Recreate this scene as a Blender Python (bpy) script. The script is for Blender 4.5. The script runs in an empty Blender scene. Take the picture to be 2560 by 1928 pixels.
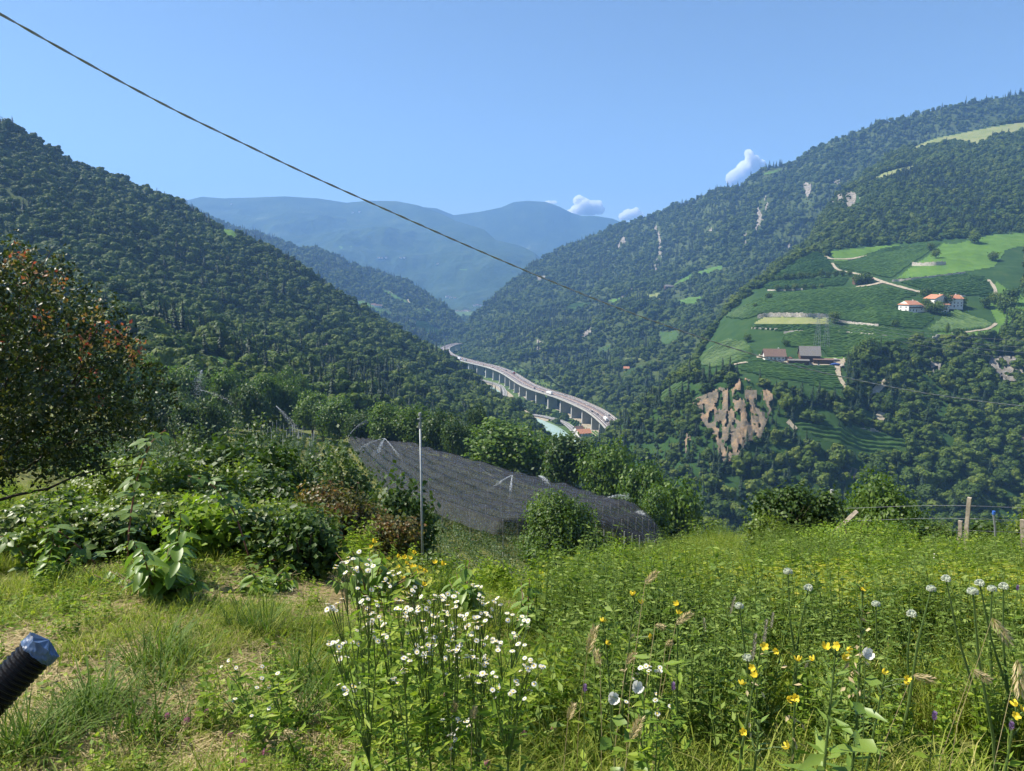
import bpy, math, random
import numpy as np
from mathutils import Vector
from mathutils.bvhtree import BVHTree

random.seed(7)
rng = np.random.default_rng(7)
R = math.radians
sc = bpy.context.scene
C = sc.collection

# ------------------------------------------------------------------ camera, sky, sun, exposure
F = 1762.0                       # focal length in photo pixels
PITCH = R(8.52)
cam_d = bpy.data.cameras.new('camera')
cam_d.sensor_width = 36.0
cam_d.lens = F / 2560 * 36.0
cam_d.clip_start = 0.05
cam_d.clip_end = 80000
cam = bpy.data.objects.new('camera', cam_d)
C.objects.link(cam)
cam.location = (0, 0, 0)
cam.rotation_euler = (R(90) - PITCH, 0, 0)
sc.camera = cam

SUN_EL, SUN_AZ = R(50), R(-78)   # azimuth measured from the view direction, negative = left
sun_dir = Vector((math.sin(SUN_AZ) * math.cos(SUN_EL), math.cos(SUN_AZ) * math.cos(SUN_EL), math.sin(SUN_EL)))
world = bpy.data.worlds.new('World')
sc.world = world
world.use_nodes = True
wn = world.node_tree
sky = wn.nodes.new('ShaderNodeTexSky')
sky.sky_type = 'NISHITA'
sky.sun_disc = False
sky.sun_elevation = SUN_EL
sky.sun_rotation = SUN_AZ
sky.altitude = 600
sky.air_density = 1.1
sky.dust_density = 0.15
sky.ozone_density = 3.2
bg = wn.nodes['Background']
bg.inputs[1].default_value = 0.062
wn.links.new(sky.outputs[0], bg.inputs[0])
sl = bpy.data.lights.new('sun', 'SUN')
sl.energy = 5.0
sl.angle = R(0.5)
sl.color = (1.0, 0.94, 0.82)
so = bpy.data.objects.new('sun', sl)
C.objects.link(so)
so.location = (0, 0, 60)
so.rotation_euler = (-sun_dir).to_track_quat('-Z', 'Y').to_euler()

vs = sc.view_settings
vs.view_transform = 'Standard'
vs.look = 'None'
vs.exposure = 1.12
vs.gamma = 1.0
vs.use_curve_mapping = False
cy = sc.cycles
cy.max_bounces = 9
cy.diffuse_bounces = 2
cy.glossy_bounces = 1
cy.transmission_bounces = 2
cy.transparent_max_bounces = 12
cy.volume_bounces = 8
cy.use_denoising = True
cy.use_adaptive_sampling = True
cy.adaptive_threshold = 0.02
cy.adaptive_min_samples = 24
cy.caustics_reflective = False
cy.caustics_refractive = False

# ------------------------------------------------------------------ helpers: pixels <-> space
cp, sp = math.cos(PITCH), math.sin(PITCH)

def ray(px, py):
    cx = (px - 1280.0) / F
    cyy = -(py - 964.0) / F
    return np.array([cx, cp + cyy * sp, -sp + cyy * cp])

def pix(px, py, Y):
    d = ray(px, py)
    return d * (Y / d[1])

def proj(P):
    P = np.atleast_2d(np.asarray(P, float))
    dep = np.maximum(P[:, 1] * cp - P[:, 2] * sp, 1e-3)
    up = P[:, 1] * sp + P[:, 2] * cp
    return np.stack([1280 + F * P[:, 0] / dep, 964 - F * up / dep], 1)

def inpoly(q, poly):
    q = np.atleast_2d(q)
    x, y = q[:, 0], q[:, 1]
    r = np.zeros(len(q), bool)
    n = len(poly)
    j = n - 1
    for i in range(n):
        xi, yi = poly[i]; xj, yj = poly[j]
        c = ((yi > y) != (yj > y))
        r ^= c & (x < (xj - xi) * (y - yi) / ((yj - yi) if yj != yi else 1e-9) + xi)
        j = i
    return r

# value noise
_T = np.random.default_rng(3).random((256, 256))

def vnoise(x, y):
    xi = np.floor(x).astype(int); yi = np.floor(y).astype(int)
    fx = x - xi; fy = y - yi
    fx = fx * fx * (3 - 2 * fx); fy = fy * fy * (3 - 2 * fy)
    a = _T[xi & 255, yi & 255]; b = _T[(xi + 1) & 255, yi & 255]
    c = _T[xi & 255, (yi + 1) & 255]; d = _T[(xi + 1) & 255, (yi + 1) & 255]
    return (a * (1 - fx) + b * fx) * (1 - fy) + (c * (1 - fx) + d * fx) * fy

def fbm(x, y, o=4):
    s = 0; a = 1.0; t = 0
    for k in range(o):
        s = s + a * (vnoise(x * 2 ** k + 17.3 * k, y * 2 ** k + 5.1 * k) - .5)
        t += a; a *= .5
    return s / t * 2

# ------------------------------------------------------------------ helpers: meshes
def mesh_np(name, V, faces, mats, rnd=None, fmat=None, smooth=False):
    """V (n,3); faces: list of int arrays (k,3) or (k,4)"""
    me = bpy.data.meshes.new(name)
    V = np.asarray(V, np.float32)
    me.vertices.add(len(V))
    me.vertices.foreach_set('co', V.ravel())
    loops = np.concatenate([np.asarray(f, np.int32).ravel() for f in faces]) if faces else np.zeros(0, np.int32)
    sizes = np.concatenate([np.full(len(f), np.asarray(f).shape[1], np.int32) for f in faces])
    starts = np.concatenate([[0], np.cumsum(sizes)[:-1]]).astype(np.int32)
    me.loops.add(len(loops)); me.loops.foreach_set('vertex_index', loops)
    me.polygons.add(len(sizes)); me.polygons.foreach_set('loop_start', starts); me.polygons.foreach_set('loop_total', sizes)
    for m in (mats if isinstance(mats, (list, tuple)) else [mats]):
        me.materials.append(m)
    if fmat is not None:
        me.polygons.foreach_set('material_index', np.asarray(fmat, np.int32))
    if smooth:
        me.polygons.foreach_set('use_smooth', np.ones(len(sizes), bool))
    if rnd is not None:
        at = me.attributes.new('rnd', 'FLOAT', 'POINT')
        at.data.foreach_set('value', np.asarray(rnd, np.float32))
    me.update(calc_edges=True)
    me.validate()
    return me

def link(name, me, parent=None, loc=None, rot=None, scale=None):
    o = bpy.data.objects.new(name, me)
    C.objects.link(o)
    if parent is not None: o.parent = parent
    if loc is not None: o.location = loc
    if rot is not None: o.rotation_euler = rot
    if scale is not None: o.scale = scale
    return o

def tag(o, label=None, cat=None, group=None, kind=None):
    if label: o['label'] = label
    if cat: o['category'] = cat
    if group: o['group'] = group
    if kind: o['kind'] = kind
    return o

def empty(name, loc, label, cat, group=None, rz=0):
    o = bpy.data.objects.new(name, None)
    C.objects.link(o)
    o.location = loc; o.rotation_euler = (0, 0, rz); o.empty_display_size = .2
    return tag(o, label, cat, group)

class MB:
    """collects simple solids into one mesh"""
    def __init__(s): s.v = []; s.f = []; s.m = []; s.r = []
    def add(s, V, Fs, m=0, r=None):
        b = len(s.v)
        s.v += [tuple(map(float, v)) for v in V]
        s.f += [tuple(b + i for i in f) for f in Fs]
        s.m += [m] * len(Fs)
        s.r += ([random.random()] * len(V) if r is None else [r] * len(V))
    def box(s, x0, x1, y0, y1, z0, z1, m=0, r=None):
        s.add([(x0, y0, z0), (x1, y0, z0), (x1, y1, z0), (x0, y1, z0), (x0, y0, z1), (x1, y0, z1), (x1, y1, z1), (x0, y1, z1)],
              [(0, 3, 2, 1), (4, 5, 6, 7), (0, 1, 5, 4), (1, 2, 6, 5), (2, 3, 7, 6), (3, 0, 4, 7)], m, r)
    def tube(s, pts, rad, n=6, m=0, cap=True, r=None):
        pts = [Vector(p) for p in pts]
        if not hasattr(rad, '__len__'): rad = [rad] * len(pts)
        V = []; Fs = []
        ref = None
        for i, p in enumerate(pts):
            t = (pts[min(i + 1, len(pts) - 1)] - pts[max(i - 1, 0)]).normalized()
            if ref is None: ref = Vector((0, 0, 1)) if abs(t.z) < .9 else Vector((1, 0, 0))
            u = t.cross(ref)
            if u.length < 1e-6: u = t.orthogonal()
            u.normalize(); w = u.cross(t)
            ref = w.cross(t) if False else ref
            for k in range(n):
                a = 2 * math.pi * k / n
                V.append(p + (u * math.cos(a) + w * math.sin(a)) * rad[i])
        for i in range(len(pts) - 1):
            for k in range(n):
                Fs.append((i * n + k, i * n + (k + 1) % n, (i + 1) * n + (k + 1) % n, (i + 1) * n + k))
        if cap:
            Fs.append(tuple(range(n - 1, -1, -1)))
            Fs.append(tuple((len(pts) - 1) * n + k for k in range(n)))
        s.add(V, Fs, m, r)
    def mesh(s, name, mats, smooth=False):
        me = bpy.data.meshes.new(name)
        me.from_pydata(s.v, [], s.f)
        for m in (mats if isinstance(mats, (list, tuple)) else [mats]): me.materials.append(m)
        me.polygons.foreach_set('material_index', np.asarray(s.m, np.int32))
        if smooth: me.polygons.foreach_set('use_smooth', np.ones(len(s.f), bool))
        at = me.attributes.new('rnd', 'FLOAT', 'POINT')
        at.data.foreach_set('value', np.asarray(s.r, np.float32))
        me.update()
        return me
    def obj(s, name, mats, parent=None, smooth=False, **k):
        return link(name, s.mesh(name, mats, smooth), parent, **k)

def norm(A):
    return A / np.maximum(np.linalg.norm(A, axis=1, keepdims=True), 1e-9)

def leaf_geo(P, D, N, L, W, kind='leaf'):
    """leaves with base P, axis D, normal N, length L, width W -> verts, tri/quad faces, verts per leaf"""
    n = len(P)
    D = norm(D); S = norm(np.cross(D, N)); N = np.cross(S, D)
    L = np.broadcast_to(np.asarray(L, float), (n,))[:, None]; W = np.broadcast_to(np.asarray(W, float), (n,))[:, None]
    i = np.arange(n)[:, None]
    if kind == 'quad':
        V = np.stack([P, P + D * L * .5 + S * W * .5, P + D * L, P + D * L * .5 - S * W * .5], 1).reshape(-1, 3)
        Fs = [(i * 4 + np.array([0, 1, 2, 3]))]
        return V, Fs, 4
    if kind == 'hex':   # blunt clump face
        V = np.stack([P - S * W * .22, P + S * W * .22, P + D * L * .45 + S * W * .5, P + D * L * 1.0 + S * W * .18 - N * L * .12,
                      P + D * L - S * W * .18 - N * L * .12, P + D * L * .45 - S * W * .5], 1).reshape(-1, 3)
        Fs = [np.concatenate([i * 6 + np.array([0, 1, 2, 5]), i * 6 + np.array([5, 2, 3, 4])], 0)]
        return V, Fs, 6
    mid = P + D * L * .42 - N * W * .18
    V = np.stack([P, P + D * L * .42 + S * W * .5, P + D * L - N * L * .12, P + D * L * .42 - S * W * .5, mid], 1).reshape(-1, 3)
    Fs = [np.concatenate([i * 5 + np.array([0, 4, 1]), i * 5 + np.array([1, 4, 2]), i * 5 + np.array([0, 3, 4]), i * 5 + np.array([4, 3, 2])], 0)]
    return V, Fs, 5

def rand_dirs(n, g=rng):
    return norm(g.normal(size=(n, 3)))

# ------------------------------------------------------------------ materials
MAT = {}
def new_mat(name):
    m = bpy.data.materials.new(name); m.use_nodes = True
    MAT[name] = m
    nt = m.node_tree
    return m, nt, nt.nodes['Principled BSDF'], nt.nodes['Material Output']

def ramp(nt, cols, pos=None):
    r = nt.nodes.new('ShaderNodeValToRGB')
    e = r.color_ramp.elements
    n = len(cols)
    pos = pos or [i / (n - 1) for i in range(n)]
    while len(e) < n: e.new(0.5)
    for k in range(n):
        e[k].position = pos[k]; e[k].color = (*cols[k], 1)
    return r

def plain(name, col, rough=.7, metal=0.0, var=0.25, scale=3.0, bump=0.0, spec=.3):
    m, nt, b, out = new_mat(name)
    tc = nt.nodes.new('ShaderNodeTexCoord')
    no = nt.nodes.new('ShaderNodeTexNoise'); no.inputs['Scale'].default_value = scale; no.inputs['Detail'].default_value = 6
    nt.links.new(tc.outputs['Object'], no.inputs['Vector'])
    lo = tuple(c * (1 - var) for c in col); hi = tuple(min(1, c * (1 + var)) for c in col)
    r = ramp(nt, [lo, hi], [.3, .7])
    nt.links.new(no.outputs[0], r.inputs[0])
    nt.links.new(r.outputs[0], b.inputs['Base Color'])
    b.inputs['Roughness'].default_value = rough; b.inputs['Metallic'].default_value = metal
    b.inputs['Specular IOR Level'].default_value = spec
    if bump:
        bp = nt.nodes.new('ShaderNodeBump'); bp.inputs['Strength'].default_value = bump
        nt.links.new(no.outputs[0], bp.inputs['Height']); nt.links.new(bp.outputs[0], b.inputs['Normal'])
    return m

def leaf(name, cols, trans=.35, rough=.5, spec=.35, pos=None, inst=0.5, tcol=None):
    """leaf material: colour from the leaf's own random value and the plant's"""
    m, nt, b, out = new_mat(name)
    at = nt.nodes.new('ShaderNodeAttribute'); at.attribute_name = 'rnd'
    oi = nt.nodes.new('ShaderNodeObjectInfo')
    mx = nt.nodes.new('ShaderNodeMix'); mx.data_type = 'FLOAT'; mx.inputs[0].default_value = inst
    nt.links.new(at.outputs['Fac'], mx.inputs[2]); nt.links.new(oi.outputs['Random'], mx.inputs[3])
    r = ramp(nt, cols, pos)
    nt.links.new(mx.outputs[0], r.inputs[0])
    nt.links.new(r.outputs[0], b.inputs['Base Color'])
    b.inputs['Roughness'].default_value = rough; b.inputs['Specular IOR Level'].default_value = spec
    if trans > 0:
        tr = nt.nodes.new('ShaderNodeBsdfTranslucent')
        hs = nt.nodes.new('ShaderNodeMix'); hs.data_type = 'RGBA'; hs.blend_type = 'MULTIPLY'; hs.inputs[0].default_value = 1
        nt.links.new(r.outputs[0], hs.inputs[6]); hs.inputs[7].default_value = (*(tcol or (1.35, 1.45, .7)), 1)
        nt.links.new(hs.outputs[2], tr.inputs[0])
        ms = nt.nodes.new('ShaderNodeMixShader'); ms.inputs[0].default_value = trans
        nt.links.new(b.outputs[0], ms.inputs[1]); nt.links.new(tr.outputs[0], ms.inputs[2])
        nt.links.new(ms.outputs[0], out.inputs['Surface'])
    return m

def terrain_mat(name, cols, scale=.02, pos=None, bump=.4, detail=8, scale2=None):
    m, nt, b, out = new_mat(name)
    tc = nt.nodes.new('ShaderNodeTexCoord')
    no = nt.nodes.new('ShaderNodeTexNoise'); no.inputs['Scale'].default_value = scale; no.inputs['Detail'].default_value = detail
    no.inputs['Roughness'].default_value = .65
    nt.links.new(tc.outputs['Object'], no.inputs['Vector'])
    r = ramp(nt, cols, pos)
    nt.links.new(no.outputs[0], r.inputs[0])
    nt.links.new(r.outputs[0], b.inputs['Base Color'])
    b.inputs['Roughness'].default_value = .95; b.inputs['Specular IOR Level'].default_value = .1
    n2 = nt.nodes.new('ShaderNodeTexNoise'); n2.inputs['Scale'].default_value = scale2 or scale * 6; n2.inputs['Detail'].default_value = 8
    nt.links.new(tc.outputs['Object'], n2.inputs['Vector'])
    bp = nt.nodes.new('ShaderNodeBump'); bp.inputs['Strength'].default_value = bump; bp.inputs['Distance'].default_value = 1.0 / (scale2 or scale * 6) * .3
    nt.links.new(n2.outputs[0], bp.inputs['Height']); nt.links.new(bp.outputs[0], b.inputs['Normal'])
    return m

M_floor = terrain_mat('forest_floor', [(.035, .05, .018), (.06, .085, .025), (.09, .085, .045)], .05, [.3, .55, .8])
M_far = terrain_mat('far_forest', [(.016, .034, .014), (.03, .055, .02), (.05, .075, .028), (.13, .15, .06)], .004, [.3, .5, .66, .72], bump=1.0, scale2=.03)
M_terr = terrain_mat('terrace_grass', [(.02, .05, .014), (.032, .07, .018), (.06, .085, .028)], .06, [.3, .55, .8])
M_valley = terrain_mat('valley_grass', [(.05, .09, .022), (.09, .14, .035), (.17, .16, .075)], .02, [.35, .55, .75])
M_meadow = terrain_mat('meadow_grass', [(.062, .125, .022), (.09, .17, .03), (.13, .2, .045)], .05, [.3, .55, .75])
M_drymeadow = terrain_mat('dry_meadow', [(.14, .18, .055), (.2, .22, .085), (.27, .25, .12)], .03, [.3, .5, .75])
M_vineground = terrain_mat('vineyard_ground', [(.035, .075, .02), (.055, .1, .026), (.1, .12, .045)], .08, [.3, .6, .8])
M_field = terrain_mat('meadow_soil', [(.07, .09, .02), (.14, .15, .045), (.27, .22, .11)], .9, [.3, .55, .75], scale2=6)
M_path = plain('path_gravel', (.32, .275, .2), .95, var=.3, scale=.4)
M_stone = plain('dry_stone', (.42, .38, .32), .95, var=.4, scale=.6, bump=.5)
M_asphalt = plain('asphalt', (.14, .118, .112), .9, var=.12, scale=.2)
M_asphalt2 = plain('country_asphalt', (.19, .185, .18), .9, var=.15, scale=.2)
M_conc = plain('concrete', (.4, .395, .37), .9, var=.15, scale=.3)
M_white = plain('white_paint', (.78, .77, .74), .6, var=.06, scale=2)
M_mark = plain('road_paint', (.75, .75, .73), .7, var=.08, scale=1)
M_rail = plain('guard_rail', (.24, .17, .14), .6, var=.2, scale=1)
M_river = plain('river_water', (.32, .43, .36), .25, var=.12, scale=.08, spec=.5)
M_plaster = plain('plaster', (.72, .7, .66), .9, var=.07, scale=.8)
M_rooftile = plain('roof_tile', (.42, .19, .11), .9, var=.25, scale=2, bump=.3)
M_roofbrown = plain('roof_brown', (.17, .11, .085), .9, var=.25, scale=2, bump=.3)
M_roofgrey = plain('roof_grey', (.16, .15, .14), .9, var=.25, scale=1.5, bump=.3)
M_timber = plain('dark_timber', (.11, .065, .04), .85, var=.35, scale=3)
M_glassd = plain('window_glass', (.03, .035, .04), .15, var=.2, scale=2, spec=.6)
M_bark = plain('bark', (.075, .058, .042), .95, var=.4, scale=6, bump=.5)
M_twig = plain('twig', (.16, .1, .06), .9, var=.3, scale=12)
M_post = plain('weathered_post', (.33, .28, .22), .9, var=.35, scale=9, bump=.4)
M_cpost = plain('orchard_post_concrete', (.5, .49, .47), .9, var=.2, scale=5)
M_galv = plain('galvanised_steel', (.3, .32, .34), .6, metal=.4, var=.15, scale=14)
M_cable = plain('cable_sheath', (.3, .31, .32), .55, var=.2, scale=8)
M_hose = plain('black_plastic', (.006, .006, .008), .45, var=.2, scale=20, spec=.2)
M_tape = plain('blue_tape', (.045, .08, .16), .4, var=.55, scale=26, bump=.35, spec=.6)
M_wire = plain('wire', (.3, .3, .3), .5, metal=.6)

# rock: vertical streaks
def rock(name, cols, scale=.12):
    m, nt, b, out = new_mat(name)
    tc = nt.nodes.new('ShaderNodeTexCoord')
    mp = nt.nodes.new('ShaderNodeMapping'); mp.inputs['Scale'].default_value = (1, 1, .35)
    no = nt.nodes.new('ShaderNodeTexNoise'); no.inputs['Scale'].default_value = scale; no.inputs['Detail'].default_value = 9; no.inputs['Roughness'].default_value = .7
    nt.links.new(tc.outputs['Object'], mp.inputs[0]); nt.links.new(mp.outputs[0], no.inputs['Vector'])
    r = ramp(nt, cols, [.28, .48, .62, .8]); nt.links.new(no.outputs[0], r.inputs[0])
    nt.links.new(r.outputs[0], b.inputs['Base Color']); b.inputs['Roughness'].default_value = .95; b.inputs['Specular IOR Level'].default_value = .1
    bp = nt.nodes.new('ShaderNodeBump'); bp.inputs['Strength'].default_value = .9; bp.inputs['Distance'].default_value = 2
    nt.links.new(no.outputs[0], bp.inputs['Height']); nt.links.new(bp.outputs[0], b.inputs['Normal'])
    return m
M_rock = rock('grey_rock', [(.08, .075, .06), (.2, .18, .15), (.31, .28, .24), (.12, .13, .08)])
M_rocko = rock('ochre_rock', [(.06, .055, .042), (.14, .12, .09), (.28, .19, .115), (.1, .1, .065)], .09)
M_scree = terrain_mat('scree_stones', [(.1, .085, .08), (.2, .17, .155), (.26, .23, .2)], .5, [.3, .5, .7])

# foliage
L_forest = leaf('forest_leaf', [(.028, .055, .011), (.054, .094, .016), (.09, .138, .022), (.15, .18, .034)], .25, .6, .15, inst=.7)
L_forest2 = leaf('valley_forest_leaf', [(.034, .07, .013), (.064, .112, .018), (.1, .152, .025), (.15, .19, .036)], .25, .6, .15, inst=.65)
L_conif = leaf('conifer_needles', [(.012, .028, .014), (.02, .042, .017), (.03, .055, .02)], .1, .6, .2, inst=.5)
L_vine = leaf('vine_leaf', [(.045, .1, .022), (.065, .14, .028), (.11, .19, .036)], .3, .55, .25, inst=.2)
L_walnut = leaf('walnut_leaf', [(.045, .09, .014), (.085, .15, .022), (.15, .22, .035)], .35, .5, .3, inst=.25)
L_orch = leaf('apple_leaf', [(.034, .066, .016), (.055, .1, .022), (.09, .135, .034), (.14, .165, .055)], .3, .5, .35, inst=.1)
L_round = leaf('bright_round_leaf', [(.045, .09, .012), (.08, .14, .018), (.135, .2, .028)], .35, .5, .3, inst=0)
L_plum = leaf('plum_leaf', [(.02, .035, .01), (.04, .06, .014), (.075, .095, .025), (.14, .13, .035)], .3, .45, .35, pos=[0, .45, .75, 1], inst=0)
L_shoot = leaf('red_shoot_leaf', [(.3, .07, .05), (.3, .14, .06), (.27, .2, .07), (.17, .18, .05)], .35, .45, .4, pos=[0, .3, .6, 1], inst=0, tcol=(1.3, 1.1, .7))
L_red = leaf('reddish_hedge_leaf', [(.055, .07, .018), (.1, .11, .03), (.18, .13, .045), (.26, .12, .06)], .35, .45, .4, inst=0)
L_hop = leaf('hop_leaf', [(.08, .13, .016), (.14, .2, .024), (.24, .29, .04)], .4, .45, .4, inst=.1)
L_maple = leaf('maple_leaf', [(.03, .06, .012), (.055, .1, .018), (.1, .155, .03)], .3, .5, .3, inst=.1)
L_bramble = leaf('bramble_leaf', [(.045, .085, .016), (.08, .135, .024), (.15, .2, .04), (.24, .25, .08)], .35, .42, .45, inst=.1)
L_dog = leaf('large_leaf', [(.09, .17, .028), (.15, .24, .04), (.23, .31, .06)], .35, .42, .45, inst=.5)
L_grass = leaf('grass_blade', [(.11, .17, .02), (.18, .24, .03), (.28, .32, .055), (.44, .4, .14)], .4, .6, .2, pos=[0, .35, .68, .95], inst=.2)
L_grass2 = leaf('dark_grass_blade', [(.06, .115, .018), (.1, .165, .026), (.16, .22, .04)], .35, .6, .2, inst=.3)
L_weed = leaf('weed_leaf', [(.1, .18, .02), (.19, .28, .03), (.36, .42, .06)], .4, .55, .25, inst=.2)
L_yellow = leaf('yellowing_leaf', [(.13, .2, .025), (.28, .32, .045), (.5, .46, .08)], .4, .5, .3, inst=.3)
L_straw = leaf('straw', [(.3, .23, .12), (.45, .36, .2), (.58, .48, .28)], .2, .7, .2, inst=.3)
L_stem = leaf('green_stem', [(.07, .12, .03), (.11, .16, .045)], .1, .5, .3, inst=.4)
L_petal = leaf('white_petal', [(.68, .67, .61), (.78, .77, .72)], .3, .6, .2, inst=0, tcol=(1, 1, 1))
L_disc = leaf('yellow_disc', [(.62, .42, .04), (.7, .5, .08)], 0, .8, .2, inst=0)
L_prim = leaf('yellow_petal', [(.78, .56, .03), (.85, .68, .07)], .35, .5, .2, inst=0, tcol=(1.1, 1, .6))
L_umbel = leaf('umbel_floret', [(.5, .55, .42), (.7, .72, .62)], .3, .6, .2, inst=0, tcol=(1, 1, 1))
L_pink = leaf('clover_pink', [(.5, .17, .32), (.65, .32, .45)], .3, .6, .2, inst=0, tcol=(1, 1, 1))
L_purple = leaf('purple_floret', [(.2, .12, .28), (.34, .22, .4)], .3, .6, .2, inst=0, tcol=(1, 1, 1))

def glassy(name, col, alpha, rough=.5):
    m, nt, b, out = new_mat(name)
    b.inputs['Base Color'].default_value = (*col, 1); b.inputs['Roughness'].default_value = rough
    b.inputs['Alpha'].default_value = alpha
    return m

# ------------------------------------------------------------------ haze, valley floor, terrain layers
def curve_az(pts):
    A = np.array([pix(*p) for p in pts])
    a = A[:, 0] / A[:, 1]
    k = np.argsort(a)
    return a[k], A[k, 1], A[k, 2]

class Layer:
    def __init__(s, name, curves, a0, a1, na, nv, mat, noise=(0, 1), seed=0, label=None, back=((1.12, -.06), (1.3, -.3)), ridge_noise=0.0):
        a = np.linspace(a0, a1, na)
        Ys = []; Zs = []
        for c in curves:
            ca, cY, cz = curve_az(c)
            Ys.append(np.interp(a, ca, cY)); Zs.append(np.interp(a, ca, cz))
        Yr, Zr = Ys[-1], Zs[-1]
        for (m, e) in back:
            Ys.append(Yr * m); Zs.append(Zr + e * Yr)
        Ys = np.array(Ys); Zs = np.array(Zs)
        K = len(curves)
        # parameter rows
        t = []
        for k in range(len(Ys) - 1):
            n = nv if k < K - 1 else max(6, nv // 4)
            t += list(k + np.arange(n) / n)
        t.append(len(Ys) - 1)
        t = np.array(t)
        k = np.minimum(t.astype(int), len(Ys) - 2); f = (t - k)[:, None]
        Y = Ys[k] * (1 - f) + Ys[k + 1] * f
        Z = Zs[k] * (1 - f) + Zs[k + 1] * f
        X = a[None, :] * Y
        amp, wl = noise
        w = np.minimum(1, np.abs(t - (K - 1)) * 1.2 + ridge_noise)[:, None]
        Z = Z + amp * w * fbm(X / wl + seed, Y / wl + seed * 1.7, 5)
        s.X, s.Y, s.Z = X, Y, Z
        V = np.stack([X, Y, Z], 2).reshape(-1, 3)
        nr, nc = X.shape
        i = np.arange(nr - 1)[:, None] * nc + np.arange(nc - 1)[None, :]
        i = i.reshape(-1, 1)
        Fq = np.concatenate([i, i + 1, i + nc + 1, i + nc], 1)
        me = mesh_np(name, V, [Fq], mat, smooth=True)
        s.o = tag(link(name, me), label, None, None, 'structure')
        s.bvh = BVHTree.FromPolygons(V.tolist(), Fq.tolist())
        p0 = V[Fq[:, 0]]; p1 = V[Fq[:, 1]]; p2 = V[Fq[:, 2]]; p3 = V[Fq[:, 3]]
        s.quads = (p0, p1, p2, p3)
        s.area = .5 * np.linalg.norm(np.cross(p2 - p0, p3 - p1), axis=1)
    def hit(s, px, py):
        d = ray(px, py)
        h = s.bvh.ray_cast(Vector((0, 0, 0)), Vector(d), 60000)
        return h[0]
    def drop(s, x, y):
        h = s.bvh.ray_cast(Vector((x, y, 5000)), Vector((0, 0, -1)), 20000)
        return h[0].z if h[0] else None
    def sample(s, spacing, keep=None, pxr=(-260, 2820), clear=(), pyr=(-200, 2100)):
        n = int(s.area.sum() / spacing ** 2)
        k = rng.choice(len(s.area), n, p=s.area / s.area.sum())
        u = rng.random((n, 1)); v = rng.random((n, 1))
        P = (s.quads[0][k] * (1 - u) + s.quads[1][k] * u) * (1 - v) + (s.quads[3][k] * (1 - u) + s.quads[2][k] * u) * v
        q = proj(P)
        ok = (q[:, 0] > pxr[0]) & (q[:, 0] < pxr[1]) & (q[:, 1] > pyr[0]) & (q[:, 1] < pyr[1])
        for c in clear: ok &= ~inpoly(q, c)
        if keep is not None: ok &= keep(P, q)
        return P[ok], q[ok]

# valley floor: one sheet that carries everything, z = -182
VZ = -182.0
def floor_pt(px, py, z=VZ):
    d = ray(px, py)
    return d * (z / d[2])
xs = np.linspace(-9000, 9000, 91); ys = np.linspace(-300, 10200, 65)
XX, YY = np.meshgrid(xs, ys)
ZZ = VZ + 0 * XX
Vf = np.stack([XX, YY, ZZ], 2).reshape(-1, 3)
i = (np.arange(64)[:, None] * 91 + np.arange(90)[None, :]).reshape(-1, 1)
tag(link('valley_floor', mesh_np('valley_floor', Vf, [np.concatenate([i, i + 1, i + 92, i + 91], 1)], M_valley, smooth=True)), 'flat green valley floor under the viaduct', None, None, 'structure')

FAR_B = Layer('mountain_dome', [
    [(850, 720, 6600), (1700, 720, 6600)],
    [(850, 520, 7800), (1050, 517, 7800), (1092, 521, 7800), (1134, 538, 7800), (1197, 530, 7800), (1252, 519, 7800), (1285, 505, 7800), (1319, 502, 7800), (1365, 505, 7800),
     (1399, 517, 7800), (1428, 532, 7800), (1453, 540, 7800), (1491, 540, 7800), (1533, 547, 7800), (1554, 557, 7800), (1620, 590, 7800), (1750, 640, 7800)]],
    -.25, .28, 220, 60, M_far, (110, 900), 3, 'hazy blue dome shaped mountain at the end of the valley', back=((1.1, -.05), (1.2, -.11)))
FAR_A = Layer('mountain_ridge', [
    [(250, 760, 4600), (900, 790, 4300), (1150, 800, 4000), (1400, 790, 4200)],
    [(250, 640, 5600), (800, 660, 5400), (1100, 690, 5000), (1250, 720, 4700), (1400, 740, 4600)],
    [(200, 520, 7000), (450, 505, 7000), (504, 492, 7000), (558, 496, 7000), (631, 494, 7000), (710, 491, 7000), (794, 496, 7000), (866, 507, 7000), (920, 502, 7000), (992, 503, 6900),
     (1047, 514, 6700), (1101, 534, 6500), (1137, 552, 6300), (1210, 574, 6000), (1239, 600, 5800), (1302, 615, 5600), (1336, 632, 5400), (1400, 690, 5200)]],
    -.62, .07, 320, 70, M_far, (210, 620), 1, 'long hazy blue forested ridge behind the valley', back=((1.12, -.05), (1.25, -.11)))
L2 = Layer('hill_spur', [
    [(300, 900, 1700), (900, 900, 1800), (1100, 880, 1900), (1190, 872, 1950)],
    [(300, 700, 2300), (800, 760, 2250), (1000, 800, 2200), (1120, 838, 2150), (1190, 868, 2060)],
    [(250, 480, 3300), (450, 508, 3200), (486, 523, 3200), (540, 549, 3150), (624, 578, 3100), (685, 599, 3000), (718, 615, 2950), (776, 621, 2900), (812, 632, 2900), (848, 643, 2850), (877, 661, 2850),
     (898, 668, 2900), (993, 693, 2900), (1029, 711, 2800), (1065, 733, 2700), (1101, 762, 2600), (1137, 787, 2500), (1155, 805, 2400), (1166, 827, 2350), (1185, 862, 2200)]],
    -.62, -.053, 260, 60, M_floor, (26, 160), 5, 'wooded spur with terraced fields beyond the left slope', back=((1.12, -.07), (1.3, -.2)))
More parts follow.
